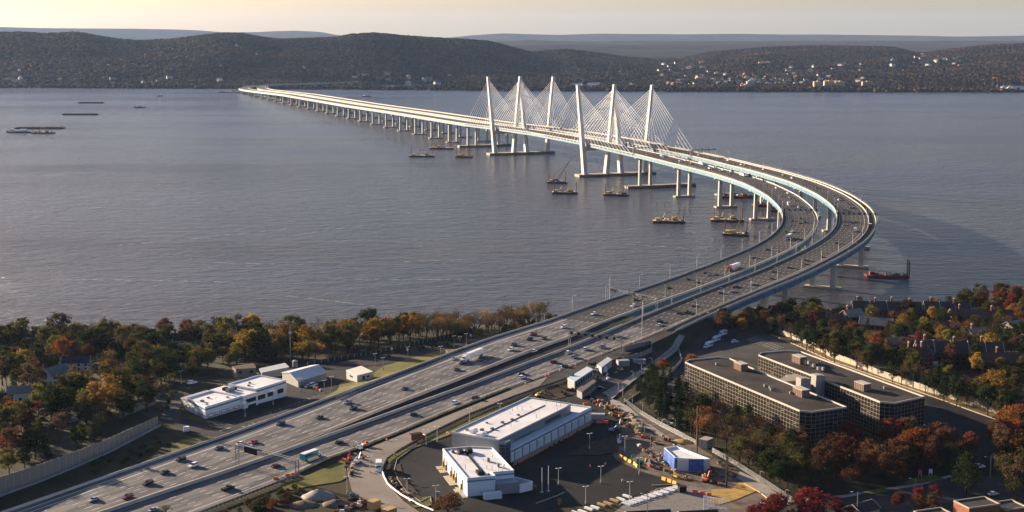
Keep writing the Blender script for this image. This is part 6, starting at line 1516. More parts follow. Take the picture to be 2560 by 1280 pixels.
# ------------------------------------------------------------------ houses near the shore
dim_walls = {'white': mat('white_siding', (.50, .50, .49), .8, .05, .5), 'brick': brick, 'grey': mat('grey_siding', (.28, .28, .29), .8), 'tan': mat('tan_siding', (.33, .28, .22), .8), 'terracotta': mat('terracotta_brick', (.24, .095, .055), .9, .15, .5)}
roofs = {'dark': slate, 'brown': mat('brown_shingle_roof', (.10, .055, .042), .95, .2, .4), 'grey': mat('grey_shingle_roof', (.16, .15, .14), .95, .2, .4), 'blue': mat('blue_black_roof', (.03, .035, .05), .9, .2, .4), 'light': mat('weathered_roof', (.26, .22, .18), .9, .2, .4)}
def house(x, y, rz, L, Wd, h, pitch, wall, roof, label, chimneys=0, garages=0, ribs=0, z=None, windows=True, cat='house', group=None, name='house'):
    X, Y, zz = G0(x, y, -.3); e = empty(name, (X, Y, zz), rz); tag(e, label, cat, group)
    rh = h + Wd / 2 * pitch; wm = dim_walls[wall]; rm = roofs[roof]
    w = MB(); V = [(-L / 2, -Wd / 2, -1), (L / 2, -Wd / 2, -1), (L / 2, Wd / 2, -1), (-L / 2, Wd / 2, -1), (-L / 2, -Wd / 2, h), (L / 2, -Wd / 2, h), (L / 2, Wd / 2, h), (-L / 2, Wd / 2, h), (-L / 2, 0, rh - .1), (L / 2, 0, rh - .1)]
    w.add(V, [(0, 1, 5, 4), (1, 2, 6, 5), (2, 3, 7, 6), (3, 0, 4, 7), (4, 8, 7), (5, 6, 9)]); w.build('wall', wm, e)
    r = MB(); o = .45
    for sy in (-1, 1): r.loft([[(xx, sy * (Wd / 2 + o), h - o * pitch), (xx, 0, rh), (xx, 0, rh + .22), (xx, sy * (Wd / 2 + o), h - o * pitch + .22)] for xx in (-L / 2 - o, L / 2 + o)])
    ro = r.build('roof', rm, e)
    t = MB()
    for sx in (-1, 1):
        for sy in (-1, 1): t.tube((sx * (L / 2 + o), sy * (Wd / 2 + o), h - o * pitch + .12), (sx * (L / 2 + o), 0, rh + .14), .16, 4)
    t.build('barge_board', cream, ro)
    for k in range(chimneys):
        xx = -L / 2 + L * (k + .3) / max(chimneys, 1); c = MB(); c.box((xx, Wd * .12 * (-1) ** k, rh + .9), (1.1, .9, 3.2)); ch = c.build('chimney', dim_walls['terracotta'], ro); c = MB(); c.box((xx, Wd * .12 * (-1) ** k, rh + 2.7), (1.3, 1.1, .35)); c.tube((xx, Wd * .12 * (-1) ** k, rh + 2.8), (xx, Wd * .12 * (-1) ** k, rh + 3.4), .2, 6); c.build('chimney_cap', cream, ro)
    for k in range(ribs):
        xx = -L / 2 + L * (k + 1) / (ribs + 1); c = MB()
        for sy in (-1, 1): c.loft([[(xx + a, sy * (Wd / 2 + o), h - o * pitch + .2), (xx + a, 0, rh + .2), (xx + a, 0, rh + .75), (xx + a, sy * (Wd / 2 + o), h - o * pitch + .75)] for a in (-.18, .18)])
        c.build('party_wall', dim_walls['tan'], ro)
    for k in range(garages): c = MB(); c.box((-L / 2 + 3 + k * 3.4, -Wd / 2 - .03, 1.4), (2.6, .12, 2.3)); c.build('garage_door', whiteplastic, e)
    if windows:
        n = max(2, int(L / 3.2))
        for k in range(garages, n):
            for zz_ in ([1.8, 4.3] if h > 5 else [1.7]):
                for sy in (-1, 1):
                    c = MB(); c.box((-L / 2 + L * (k + .5) / n, sy * (Wd / 2 + .02), zz_), (1.3, .1, 1.3)); c.build('window', glass, e)
        for sx in (-1, 1): c = MB(); c.box((sx * (L / 2 + .02), 0, h * .62), (.1, 1.2, 1.3)); c.build('window', glass, e)
    return e
house(140, 955, 1.0, 13, 10, 5.6, .7, 'white', 'grey', 'white house with steep grey gable facing the viewer among the left trees', 0)
house(192, 925, .15, 15, 9, 5.6, .6, 'white', 'blue', 'white house with broad blue-black roof below the dark round tree')
house(52, 1000, .3, 12, 8, 5, .6, 'white', 'grey', 'pale clapboard house at the left edge with an L-shaped gable')
house(16, 1035, .1, 10, 8, 5, .5, 'brick', 'dark', 'dark brick house cut by the left edge of the picture', 1)
house(458, 868, .1, 24, 11, 6, .6, 'white', 'blue', 'large white house with dark hipped roof by the river at upper left', 1)
house(410, 880, .5, 10, 8, 5, .7, 'tan', 'brown', 'small tan gabled house left of the large riverside house')
house(700, 855, .05, 26, 9, 4, .5, 'grey', 'dark', 'long dark-roofed building among the river trees left of the monopole')
house(60, 880, .7, 12, 9, 5, .7, 'grey', 'grey', 'half hidden grey roofed house behind the orange left tree')
TG_ = 'brick townhouse rows'
house(2215, 795, -.10, 46, 13, 7, .75, 'brick', 'dark', 'longest dark-roofed brick townhouse row, nearest the water', 4, 0, 3, group=TG_)
house(2365, 795, -.12, 30, 12, 7, .75, 'brick', 'dark', 'brick townhouse row at the waterside, right of the longest row', 2, 0, 2, group=TG_)
house(2128, 808, .5, 14, 11, 6, .7, 'brick', 'light', 'townhouse with pale weathered roof left of the longest row', 1, group=TG_)
house(2190, 830, -.4, 20, 11, 6, .7, 'brick', 'grey', 'two-gabled grey-roofed townhouse in front of the longest row', 1, group=TG_)
house(2452, 812, -.08, 40, 14, 6.5, .6, 'brick', 'brown', 'wide red-brown roofed townhouse row under the yellow waterside trees', 2, group=TG_)
house(2355, 828, .0, 20, 10, 3.6, .6, 'brick', 'brown', 'low garage block with brown roof and two white doors', 0, 3, group=TG_)
house(2440, 855, .6, 16, 11, 5, .7, 'brick', 'light', 'townhouse with tan sloping roof between the two long rows', 1, group=TG_)
house(2545, 835, .55, 22, 11, 6, .6, 'tan', 'light', 'pale-roofed house at the right edge, upper of two', 0, group=TG_)
house(2580, 868, .55, 18, 11, 6, .6, 'tan', 'light', 'pale-roofed house at the right edge, lower of two', 0, group=TG_)
house(2240, 872, .3, 14, 10, 4.5, .5, 'brick', 'grey', 'low grey-roofed house beside the crimson maple', 0, group=TG_)
house(2395, 908, -.12, 46, 13, 7.5, .8, 'brick', 'dark', 'long black-roofed townhouse row with pale ridge walls and white garage doors', 3, 3, 4, group=TG_)
house(2290, 915, .5, 14, 11, 7, .8, 'terracotta', 'brown', 'gabled terracotta end house with a tall chimney', 2, group=TG_)
house(2520, 930, -.1, 30, 12, 6.5, .7, 'brick', 'brown', 'brown roofed townhouse row at the right edge above the golden trees', 1, group=TG_)
house(2085, 812, .3, 12, 9, 5, .6, 'brick', 'brown', 'small brick house behind the pine group left of the townhouses', 1, group=TG_)
# flat-roofed brick house at the bottom right corner
e = empty('flat_roofed_house', (0, 0, 0)); tag(e, 'orange brick house with raised flat roofs cut by the bottom edge', 'house')
for (x, y, sx, sy, h) in ((2440, 1300, 14, 9, 6.5), (2335, 1318, 12, 9, 5), (2520, 1290, 10, 9, 4)):
    X, Y, z = G0(x, y, 0); b = MB(); b.box((X, Y, z + h / 2 - 1), (sx, sy, h + 2), .35); b.build('wing', dim_walls['terracotta'], e)
    c = ccw([(X + math.cos(.35) * a * sx / 2 - math.sin(.35) * q * sy / 2, Y + math.sin(.35) * a * sx / 2 + math.cos(.35) * q * sy / 2) for a, q in ((-1, -1), (1, -1), (1, 1), (-1, 1))]); parapet(c, z + h, .6, .4, 'parapet', dim_walls['tan'], e)
    b = MB(); b.box((X, Y, z + h + .06), (sx - .7, sy - .7, .1), .35); b.build('roof', slate, e)
house(2155, 1292, .6, 10, 8, 4, .5, 'tan', 'dark', 'dark roof corner of a small house at the bottom edge', 0)
for x, L in ((1620, 16), (1745, 14)): house(x, 1312, .15, L, 9, 3.5, .5, 'grey', 'blue', ['left', 'right'][x > 1700] + ' dark hipped roof peeping over the bottom edge', 0, windows=False)

# ------------------------------------------------------------------ trees
LM = {'green': leafmat('leaves_dark_green', (0.0195, 0.0300, 0.0106), (0.0414, 0.0524, 0.0176)), 'olive': leafmat('leaves_olive', (0.0482, 0.0508, 0.0168), (0.1099, 0.0908, 0.0259)), 'gold': leafmat('leaves_gold', (0.1827, 0.1219, 0.0265), (0.3501, 0.1953, 0.0352)),
      'orange': leafmat('leaves_orange', (0.1583, 0.0687, 0.0235), (0.2680, 0.1062, 0.0282)), 'russet': leafmat('leaves_russet', (0.0792, 0.0425, 0.0235), (0.1401, 0.0649, 0.0306)), 'brown': leafmat('leaves_brown', (0.0714, 0.0458, 0.0274), (0.1302, 0.0774, 0.0392)),
      'crimson': leafmat('leaves_crimson', (0.0913, 0.0250, 0.0200), (0.1827, 0.0400, 0.0282)), 'pine': leafmat('needles', (0.0122, 0.0212, 0.0106), (0.0268, 0.0400, 0.0153)), 'yellowgreen': leafmat('leaves_yellow_green', (0.0950, 0.0929, 0.0226), (0.1900, 0.1650, 0.0353))}
NICE = {'green': 'dark green', 'olive': 'olive', 'gold': 'golden', 'orange': 'orange', 'russet': 'russet', 'brown': 'brown', 'crimson': 'crimson', 'pine': 'deep green', 'yellowgreen': 'yellow-green'}
def tree_proto(kind, seed):
    rr = random.Random(seed); t = MB(); lf_v = []; lf_f = []
    def leaf(p, s, up=.25):
        n = Vector((rr.gauss(0, 1), rr.gauss(0, 1), rr.gauss(0, 1) + up)).normalized(); a = n.orthogonal().normalized(); a.rotate(Matrix.Rotation(rr.uniform(0, 6.28), 3, n)); b = n.cross(a)
        k = len(lf_v); s1 = s * rr.uniform(.6, 1.2); s2 = s * rr.uniform(.5, 1.0)
        lf_v.extend([tuple(p + a * s1), tuple(p + b * s2), tuple(p - a * s1), tuple(p - b * s2)]); lf_f.append((k, k + 1, k + 2, k + 3))
    def limb(p, d, L, r, depth, maxd, ends):
        q = p + d * L; t.tube(p, q, r, 4 if depth else 6, r * .62)
        if depth >= maxd: ends.append(q); return
        for k in range(3 if depth else 5):
            nd = (d + Vector((rr.gauss(0, .55), rr.gauss(0, .55), rr.gauss(.12, .3)))).normalized(); limb(p + d * L * rr.uniform(.55, 1), nd, L * rr.uniform(.55, .8), r * .5, depth + 1, maxd, ends)
    ends = []
    if kind == 'broad':                    # height about 14, crown full and lumpy
        limb(Vector((0, 0, 0)), Vector((rr.uniform(-.05, .05), 0, 1)), 4.2, .32, 0, 2, ends)
        cl = []
        for k in range(30):
            th = rr.uniform(0, 6.283); u = rr.uniform(-.75, 1); rad = math.sqrt(max(0, 1 - u * u)) ; c = Vector((math.cos(th) * rad * 3.6 * rr.uniform(.7, 1.25), math.sin(th) * rad * 3.6 * rr.uniform(.7, 1.25), 8.4 + u * 4.4 * rr.uniform(.8, 1.12))); cl.append((c, rr.uniform(.55, 1.65)))
        for c, r in cl:
            for i in range(int(64 * r)):
                v = Vector((rr.gauss(0, 1), rr.gauss(0, 1), rr.gauss(0, .8))).normalized() * r * rr.uniform(.3, 1.25); leaf(c + v, .34)
        for i in range(160): v = Vector((rr.gauss(0, 1), rr.gauss(0, 1), rr.gauss(0, 1))).normalized() * rr.uniform(.2, .8); leaf(Vector((v.x * 3.4, v.y * 3.4, 8.4 + v.z * 3.8)), .5)
    elif kind == 'sparse':                 # thinning crown: limbs show, leaves in loose tufts
        limb(Vector((0, 0, 0)), Vector((rr.uniform(-.08, .08), 0, 1)), 4.6, .28, 0, 3, ends)
        for p in ends:
            for i in range(8): leaf(p + Vector((rr.gauss(0, .8), rr.gauss(0, .8), rr.gauss(0, .7))), .27)
    elif kind == 'bare':                   # winter tree, twigs only with a few last leaves
        limb(Vector((0, 0, 0)), Vector((rr.uniform(-.08, .08), 0, 1)), 4.8, .26, 0, 4, ends)
        for p in ends:
            if rr.random() < .8: leaf(p + Vector((rr.gauss(0, .4), rr.gauss(0, .4), rr.gauss(0, .4))), .20)
    elif kind == 'conifer':
        t.tube((0, 0, 0), (0, 0, 13.5), .24, 6, .04)
        for k in range(26):
            f = k / 26; z = 1.6 + f * 12; R_ = (1 - f) ** .8 * 3.1 * rr.uniform(.8, 1.15) + .25; nb = max(4, int(9 * (1 - f) + 3))
            for b in range(nb):
                a = rr.uniform(0, 6.283)
                for s in range(max(2, int(R_ * 3.0))):
                    q = (s + .6) / max(2, int(R_ * 3.0)) * R_; leaf(Vector((math.cos(a) * q + rr.gauss(0, .12), math.sin(a) * q + rr.gauss(0, .12), z - q * .28 + rr.gauss(0, .12))), .36, 1.2)
    elif kind == 'pine':                   # rounder, layered evergreen
        t.tube((0, 0, 0), (0, 0, 12), .3, 6, .08)
        for k in range(30):
            f = k / 30; z = 3 + f * 10.5; a = k * 2.4; R_ = 3.3 * math.sin(math.pi * min(1, .25 + f * .78)) ; c = Vector((math.cos(a) * R_ * .75, math.sin(a) * R_ * .75, z)); t.tube((0, 0, z - .8), c, .08, 4, .03)
            for i in range(62): v = Vector((rr.gauss(0, 1), rr.gauss(0, 1), rr.gauss(0, .45))); leaf(c + v * .85, .30, .8)
    elif kind == 'bush':
        t.tube((0, 0, 0), (0, 0, 1.2), .12, 5, .05)
        for i in range(420):
            v = Vector((rr.gauss(0, 1), rr.gauss(0, 1), rr.gauss(0, 1))).normalized() * rr.uniform(.5, 1.05); leaf(Vector((v.x * 1.9 * (1 + .2 * math.sin(3 * v.y)), v.y * 1.9, 1.7 + v.z * 1.5)), .28)
    me_t = bpy.data.meshes.new('trunk'); me_t.from_pydata(t.v, [], t.f); me_t.materials.append(bark)
    me_l = bpy.data.meshes.new('crown'); me_l.from_pydata(lf_v, [], lf_f); me_l.materials.append(LM['green'])
    return me_t, me_l
TP = {k: [tree_proto(k, s) for s in range(n)] for k, n in (('broad', 6), ('sparse', 6), ('bare', 5), ('conifer', 4), ('pine', 3), ('bush', 3))}
CROWN = {}
def crown_mesh(kind, i, col):
    key = (kind, i, col)
    if key not in CROWN: m = TP[kind][i][1].copy(); m.materials[0] = LM[col]; CROWN[key] = m
    return CROWN[key]
HK = {'broad': 13.3, 'sparse': 13.0, 'bare': 14.0, 'conifer': 14.0, 'pine': 14.0, 'bush': 3.3}
TREES = []; BLOCK = []
tr_rng = random.Random(77)
KN = {'broad': 'full-crowned tree', 'sparse': 'thinning tree', 'bare': 'bare-branched tree', 'conifer': 'pointed conifer', 'pine': 'layered pine', 'bush': 'bush'}
SPEC = []
def tree(kind, col, X, Y, hgt, wide=1.0, label=None, group='autumn trees on the near shore'):
    s = hgt / HK[kind]; SPEC.append((kind, col, X, Y, hgt, wide, label, group, tr_rng.randrange(len(TP[kind])), tr_rng.uniform(0, 6.28))); TREES.append((X, Y, 3.0 * s * wide))
def build_trees():
    """the trees one can tell apart become things; the rest of the wood is one mass"""
    def size(t): return t[4] / math.hypot(t[2], t[3])
    def inview(t): px = proj(t[2], t[3], T(t[2], t[3]) + t[4] * .6); return -40 < px[0] < 2600 and px[1] < 1330
    leafy = [t for t in SPEC if t[0] in ('broad', 'sparse', 'bare') and not t[6]]; named = [t for t in SPEC if t[6]]; other = [t for t in SPEC if t[0] not in ('broad', 'sparse', 'bare') and not t[6]]
    leafy.sort(key=lambda t: -(size(t) if inview(t) else 0)); k = 296 - sum(1 for t in named if t[0] in ('broad', 'sparse', 'bare'))
    for (kind, col, X, Y, hgt, wide, label, group, i, rz) in named + leafy[:k] + [t for t in other if inview(t)]:
        z = T(X, Y) - .15; s = hgt / HK[kind]
        e = empty({'conifer': 'conifer_tree', 'pine': 'pine_tree', 'bush': 'bush'}.get(kind, 'broadleaf_tree'), (X, Y, z), rz); e.scale = (s * wide, s * wide, s)
        for nm, me in (('trunk', TP[kind][i][0]), ('crown', crown_mesh(kind, i, col))): o = bpy.data.objects.new(nm, me); C.objects.link(o); o.parent = e
        px = proj(X, Y, z + hgt * .5)
        if label: tag(e, label, 'bush' if kind == 'bush' else 'tree', group)
        else: want(e, f'{NICE[col]} {KN[kind]}', 'bush' if kind == 'bush' else 'tree', px, group)
    rest = leafy[k:] + [t for t in other if not inview(t)]
    col_ = bpy.data.collections.new('wood_sources'); keys = sorted({(t[0], t[8], t[1]) for t in rest}); names = {}
    for n_, (kind, i, c) in enumerate(keys):
        bm = bmesh.new(); bm.from_mesh(TP[kind][i][0]); nt_ = len(bm.faces); bm.from_mesh(TP[kind][i][1]); bm.faces.ensure_lookup_table()
        for f in bm.faces[nt_:]: f.material_index = 1
        me = bpy.data.meshes.new(f'wood_source_{n_:03d}'); me.materials.append(bark); me.materials.append(LM[c]); bm.to_mesh(me); bm.free()
        o = bpy.data.objects.new(f'wood_source_{n_:03d}', me); col_.objects.link(o); names[(kind, i, c)] = n_
    me = bpy.data.meshes.new('wood_points'); me.from_pydata([(t[2], t[3], T(t[2], t[3]) - .15) for t in rest], [], [])
    def att(nm, ty, vals, f): a_ = me.attributes.new(nm, ty, 'POINT'); a_.data.foreach_set(f, vals)
    att('pick', 'INT', [names[(t[0], t[8], t[1])] for t in rest], 'value')
    att('turn', 'FLOAT_VECTOR', [v for t in rest for v in (0.0, 0.0, t[9])], 'vector')
    att('size', 'FLOAT_VECTOR', [v for t in rest for v in (t[4] / HK[t[0]] * t[5], t[4] / HK[t[0]] * t[5], t[4] / HK[t[0]])], 'vector')
    ng = bpy.data.node_groups.new('wood', 'GeometryNodeTree'); ng.interface.new_socket(name='Geometry', in_out='INPUT', socket_type='NodeSocketGeometry'); ng.interface.new_socket(name='Geometry', in_out='OUTPUT', socket_type='NodeSocketGeometry')
    n = ng.nodes; l = ng.links; gi = n.new('NodeGroupInput'); go = n.new('NodeGroupOutput'); ip = n.new('GeometryNodeInstanceOnPoints'); ci = n.new('GeometryNodeCollectionInfo')
    ci.inputs['Collection'].default_value = col_; ci.inputs['Separate Children'].default_value = True; ci.inputs['Reset Children'].default_value = True
    ip.inputs['Pick Instance'].default_value = True; l.new(gi.outputs[0], ip.inputs['Points']); l.new(ci.outputs[0], ip.inputs['Instance'])
    for nm, ty, so in (('pick', 'INT', 'Instance Index'), ('turn', 'FLOAT_VECTOR', 'Rotation'), ('size', 'FLOAT_VECTOR', 'Scale')):
        na = n.new('GeometryNodeInputNamedAttribute'); na.data_type = ty; na.inputs['Name'].default_value = nm; l.new(na.outputs['Attribute'], ip.inputs[so])
    l.new(ip.outputs[0], go.inputs[0]); o = bpy.data.objects.new('wood', me); C.objects.link(o); md = o.modifiers.new('wood', 'NODES'); md.node_group = ng; o['kind'] = 'stuff'
    print('trees', len(SPEC), 'in the mass', len(rest))
def inpoly(x, y, P):
    c = False; j = len(P) - 1
    for i in range(len(P)):
        if (P[i][1] > y) != (P[j][1] > y) and x < (P[j][0] - P[i][0]) * (y - P[i][1]) / (P[j][1] - P[i][1] + 1e-9) + P[i][0]: c = not c
        j = i
    return c
def onway(X, Y, pad=3.0):
    s, o = pathA.near((X, Y))
    if s > JA - 700 and -pad < o < widthA(s) + pad: return True
    s, o = pathB.near((X, Y))
    return s > JB - 700 and -pad < o < 34.5 + pad if s < JB else (-pad < o < max(roadB(s), 20) + pad)
HB = [(o.location.x, o.location.y, 7.5) for o in bpy.data.objects if o.get('category') == 'house' and o.parent is None and o.location.length > 1]
NOGO = [[(108,958),(175,958),(180,1003),(108,1003)], [(160,930),(228,930),(228,972),(160,972)], [(15,1005),(92,1005),(95,1052),(10,1052)], [(418,873),(512,873),(512,908),(418,908)], [(385,1005),(450,965),(560,925),(720,925),(870,897),(935,905),(960,955),(830,1000),(560,1100),(430,1085),(390,1040)], [(205,1070),(190,1120),(165,1185),(120,1180),(150,1110),(185,1040),(215,1000),(240,1000)],
        [(1700,990),(1712,900),(1830,890),(1900,880),(2000,875),(2320,990),(2320,1090),(2120,1125),(1990,1118),(1700,1003)], [(2000,872),(2060,905),(2320,990),(2560,1085),(2560,1160),(2470,1165),(2350,1110),(2240,1095)], [(2290,915),(2480,950),(2470,975),(2290,945)]]
def scatter(P, n, mix, hr, dmin=5.0, seed=1, wide=(.85, 1.25), free=False, group='autumn trees on the near shore'):
    r = random.Random(seed); xs = [p[0] for p in P]; ys = [p[1] for p in P]; cnt = 0; tries = 0
    while cnt < n and tries < n * 40:
        tries += 1; x, y = r.uniform(min(xs), max(xs)), r.uniform(min(ys), max(ys))
        if not inpoly(x, y, P): continue
        if not free and any(inpoly(x, y, q) for q in NOGO): continue
        X, Y, z = ground(x, y)
        if onway(X, Y, 3) or z < .8: continue
        if any((X - a) ** 2 + (Y - b) ** 2 < max(dmin, c * .9) ** 2 for a, b, c in TREES[-400:]) or any((X - a) ** 2 + (Y - b) ** 2 < c * c for a, b, c in HB): continue
        u = r.random() * sum(m[2] for m in mix)
        for k, c, w in mix:
            u -= w
            if u <= 0: break
        h = r.uniform(*hr); h = h * .28 if k == 'bush' else h; tree(k, c, X, Y, h, r.uniform(*wide), group=group); cnt += 1
GA = 'autumn trees left of the highway'; GR = 'trees between office drive and townhouses'; GO = 'trees around the office blocks'; GS_ = 'river-edge trees left of the bridge'
def one(kind, col, x, y, h, wide, label, group): X, Y, z = ground(x, y); tree(kind, col, X, Y, h, wide, label, group)
# the ones that stand out
one('broad','olive',60,870,20,1.25,'huge olive tree at the upper left corner of the shore',GA); one('broad','olive',150,862,21,1.2,'big olive-brown tree above the orange maple, far left',GA)
one('broad','orange',160,912,17,1.15,'bright orange maple at upper left',GA); one('broad','green',238,905,20,1.25,'round dark green tree right of the orange maple',GA)
one('broad','gold',60,950,17,1.15,'golden orange tree at the left edge of the houses',GA); one('sparse','orange',305,862,18,1.0,'tall thin orange tree against the water',GA)
one('conifer','pine',130,1045,19,1.25,'tall dark spruce in front of the gabled house',GA); one('broad','yellowgreen',178,1025,12,1.0,'yellow-green tree right of the tall spruce',GA)
one('broad','gold',262,1048,20,1.25,'large golden tree beside the little street',GA); one('broad','olive',305,1010,18,1.2,'broad olive tree behind the large golden one',GA)
one('conifer','green',238,1100,12,1.2,'light green fir behind the middle of the noise wall',GA); one('conifer','green',118,1150,11,1.1,'fir just behind the noise wall, lower left',GA); one('broad','green',62,1170,9,1.2,'small round green tree behind the noise wall',GA)
one('broad','crimson',95,1050,9,1.3,'low crimson tree at lower left',GA); one('broad','crimson',70,1085,10,1.3,'dark crimson tree nearest the left edge',GA)
one('broad','orange',1730,925,9,1.35,'rust-orange tree at the head of the footpath',GO); one('broad','orange',1655,928,7,1.5,'rusty bush-like tree leaning over the underpass',GO)
one('pine','green',2115,898,17,1.15,'tall bright pine left of the orange tree, behind the cream wall',GR); one('pine','pine',2045,800,15,.9,'dark cedar at the water between bridge and townhouses',GR)
one('broad','orange',2190,888,13,1.15,'round orange maple below the townhouses',GR); one('broad','crimson',2290,890,14,1.2,'crimson maple in the middle of the townhouses',GR)
one('broad','gold',2330,805,11,.95,'golden tree between the two waterside townhouse rows',GR); one('broad','gold',2480,1010,17,1.15,'tall golden tree at the right edge above the drive',GR)
one('pine','green',2415,1232,17,1.3,'big dark evergreen standing alone at lower right',GO); one('broad','russet',2090,1200,19,1.4,'large russet oak right below the front office block',GO); one('broad','orange',2290,1165,16,1.3,'orange-brown tree below the rear office block',GO)
one('broad','crimson',2235,1130,15,1.2,'crimson tree left of the orange-brown one, by the rear office',GO); one('broad','crimson',2030,1300,12,1.9,'spreading crimson tree at the bottom edge',GO); one('broad','crimson',1930,1305,10,1.6,'crimson tree at the bottom edge, left of the spreading one',GO)
one('bare','brown',1815,1215,19,1.3,'tall bare dark tree in front of the blue hut, right',GO); one('pine','green',1945,1128,9,1.0,'small round evergreen at the corner of the front office block',GO)
one('broad','russet',1120,1292,9,1.9,'dark russet tree top at the bottom edge by the depot',GO); one('sparse','orange',690,1288,9,1.1,'little orange tree at the bottom edge below the gantry',GA); one('sparse','olive',415,1295,8,1.3,'olive shrub-like tree at the bottom edge beside the highway',GA)
one('sparse','olive',1338,1245,7,.6,'slender young tree left of the flagpoles',GO); one('sparse','brown',1400,1275,6,.6,'slender brown young tree at the lower lot kerb',GO)
LW = [(0,862),(280,858),(560,865),(640,890),(600,925),(560,925),(450,962),(385,1000),(380,1020),(400,1010),(330,1060),(200,1130),(0,1205)]
scatter([(430,880),(640,885),(620,915),(550,922),(450,958),(400,975),(380,930)], 34, [('broad','olive',2),('broad','yellowgreen',1.4),('sparse','gold',1),('broad','green',1),('sparse','olive',1)], (9, 15), 4.2, 31, group=GA)
scatter(LW, 185, [('broad','olive',3.0),('broad','gold',.6),('broad','russet',.3),('broad','green',2.4),('bare','brown',1.6),('sparse','brown',1.2),('sparse','olive',2.4),('sparse','gold',.8),('broad','orange',.2),('conifer','pine',.9),('broad','brown',.8),('bush','green',.8),('broad','yellowgreen',1.5)], (8, 18), 4.6, 5, group=GA)
scatter([(-60,858),(560,858),(600,880),(-60,895)], 50, [('broad','olive',2),('sparse','brown',1.5),('broad','russet',.8),('sparse','olive',1)], (12, 19), 4.5, 6, group=GA)
scatter([(560,862),(700,850),(900,840),(1060,828),(1060,850),(900,882),(770,905),(620,912)], 120, [('broad','olive',1.8),('broad','gold',1.3),('bare','brown',1.4),('sparse','olive',2.4),('sparse','brown',1.4),('broad','orange',.25),('broad','green',.9),('broad','yellowgreen',1.4),('sparse','gold',1.6),('conifer','pine',.2)], (11, 20), 3.6, 7, group=GS_)
scatter([(1040,828),(1200,815),(1330,800),(1430,790),(1444,797),(1300,822),(1190,842),(1060,862)], 95, [('bare','brown',3),('sparse','brown',2.2),('sparse','olive',1.6),('bush','olive',1.2),('sparse','gold',.5),('sparse','orange',.4)], (11, 18), 3.2, 8, group=GS_)
scatter([(1270,812),(1340,802),(1432,788),(1442,796),(1320,825),(1240,842)], 26, [('bush','olive',2),('sparse','brown',1),('bush','brown',1.4)], (9, 13), 3, 9, group=GS_)
scatter([(1000,880),(1100,858),(1170,842),(1170,850),(1060,878),(950,900),(880,910)], 20, [('bush','russet',1),('bush','olive',1),('bush','brown',1)], (5, 8), 2.5, 10, group=GS_)
RW = [(1770,842),(1800,822),(1900,800),(2010,782),(2120,790),(2290,775),(2400,765),(2560,752),(2640,760),(2640,1090),(2560,1052),(2300,968),(2080,885),(1990,842),(1900,836)]
scatter(RW, 250, [('broad','green',3),('bare','brown',1.6),('broad','olive',2.6),('pine','green',1.6),('broad','russet',1.6),('broad','brown',1.2),('sparse','brown',1.4),('sparse','orange',.6),('broad','orange',.3),('broad','crimson',.25),('broad','gold',.5),('broad','yellowgreen',.8),('conifer','pine',.6)], (8, 14), 5.5, 11, group=GR)
scatter([(1925,832),(2080,900),(2310,982),(2560,1064),(2560,1072),(2310,990),(2080,908),(1960,850)], 40, [('pine','pine',2),('broad','olive',1.5),('broad','green',1.5),('sparse','brown',1)], (11, 15), 5, 12, (.8, 1.05), True, group=GR)
scatter([(1930,822),(2080,886),(2310,968),(2560,1046),(2560,1056),(2310,976),(2080,894),(1930,830)], 36, [('pine','pine',2),('broad','olive',1.5),('broad','green',1.5),('sparse','brown',1)], (12, 17), 5, 13, (.8, 1.05), True, group=GR)
scatter([(1780,842),(1830,815),(1960,790),(2050,790),(2050,830),(1950,832),(1870,828)], 30, [('broad','olive',2),('broad','russet',1.2),('broad','green',1),('conifer','pine',.8),('broad','gold',.5)], (11, 15), 5, 14, group=GR)
scatter([(2380,770),(2560,752),(2600,760),(2600,790),(2480,790),(2400,785)], 20, [('broad','gold',1.4),('broad','russet',1.4),('broad','olive',2),('broad','crimson',.8)], (13, 18), 6, 15, group=GR)
scatter([(1590,975),(1640,935),(1690,950),(1720,1020),(1760,1075),(1700,1085),(1640,1050),(1600,1020)], 40, [('conifer','pine',3),('pine','pine',1.3),('broad','green',.6)], (9, 13), 3.6, 16, (.7, .95), group=GO)
scatter([(1690,1000),(1740,1020),(1860,1080),(1990,1130),(2000,1180),(1900,1180),(1800,1130),(1730,1100)], 44, [('bare','brown',3),('sparse','olive',1.5),('pine','pine',1),('sparse','orange',.8),('sparse','brown',2)], (12, 17), 4.5, 17, (.75, 1.05), group=GO)
scatter([(1820,1150),(1990,1150),(2010,1240),(1960,1235),(1880,1185)], 26, [('sparse','brown',1.5),('broad','green',1.2),('broad','olive',1.3),('bare','brown',1)], (9, 14), 4, 18, group=GO)
scatter([(2000,1150),(2180,1120),(2320,1130),(2420,1160),(2360,1190),(2200,1220),(2060,1240),(1990,1235)], 50, [('broad','russet',1.3),('sparse','orange',1.6),('bare','brown',2.2),('sparse','olive',1.2),('sparse','brown',2.4),('sparse','russet',1.6),('broad','orange',.4),('broad','crimson',.5)], (9, 15), 4.4, 19, group=GO)
scatter([(2080,1120),(2240,1105),(2360,1130),(2440,1160),(2330,1185),(2100,1190)], 40, [('broad','russet',2),('sparse','orange',1.4),('sparse','brown',1.6),('broad','brown',1),('broad','crimson',.6)], (9, 14), 3.8, 32, free=True, group=GO)
scatter([(1700,1010),(1850,1070),(1990,1125),(2000,1150),(1850,1110),(1700,1050)], 22, [('sparse','olive',1.5),('bare','brown',1),('broad','green',1),('sparse','orange',.8)], (9, 14), 4, 33, free=True, group=GO)
scatter([(2490,1170),(2560,1110),(2640,1120),(2640,1280),(2540,1270),(2500,1240)], 20, [('broad','russet',1.4),('sparse','olive',1),('broad','orange',.7),('broad','brown',1.2)], (12, 17), 5, 20, free=True, group=GO)
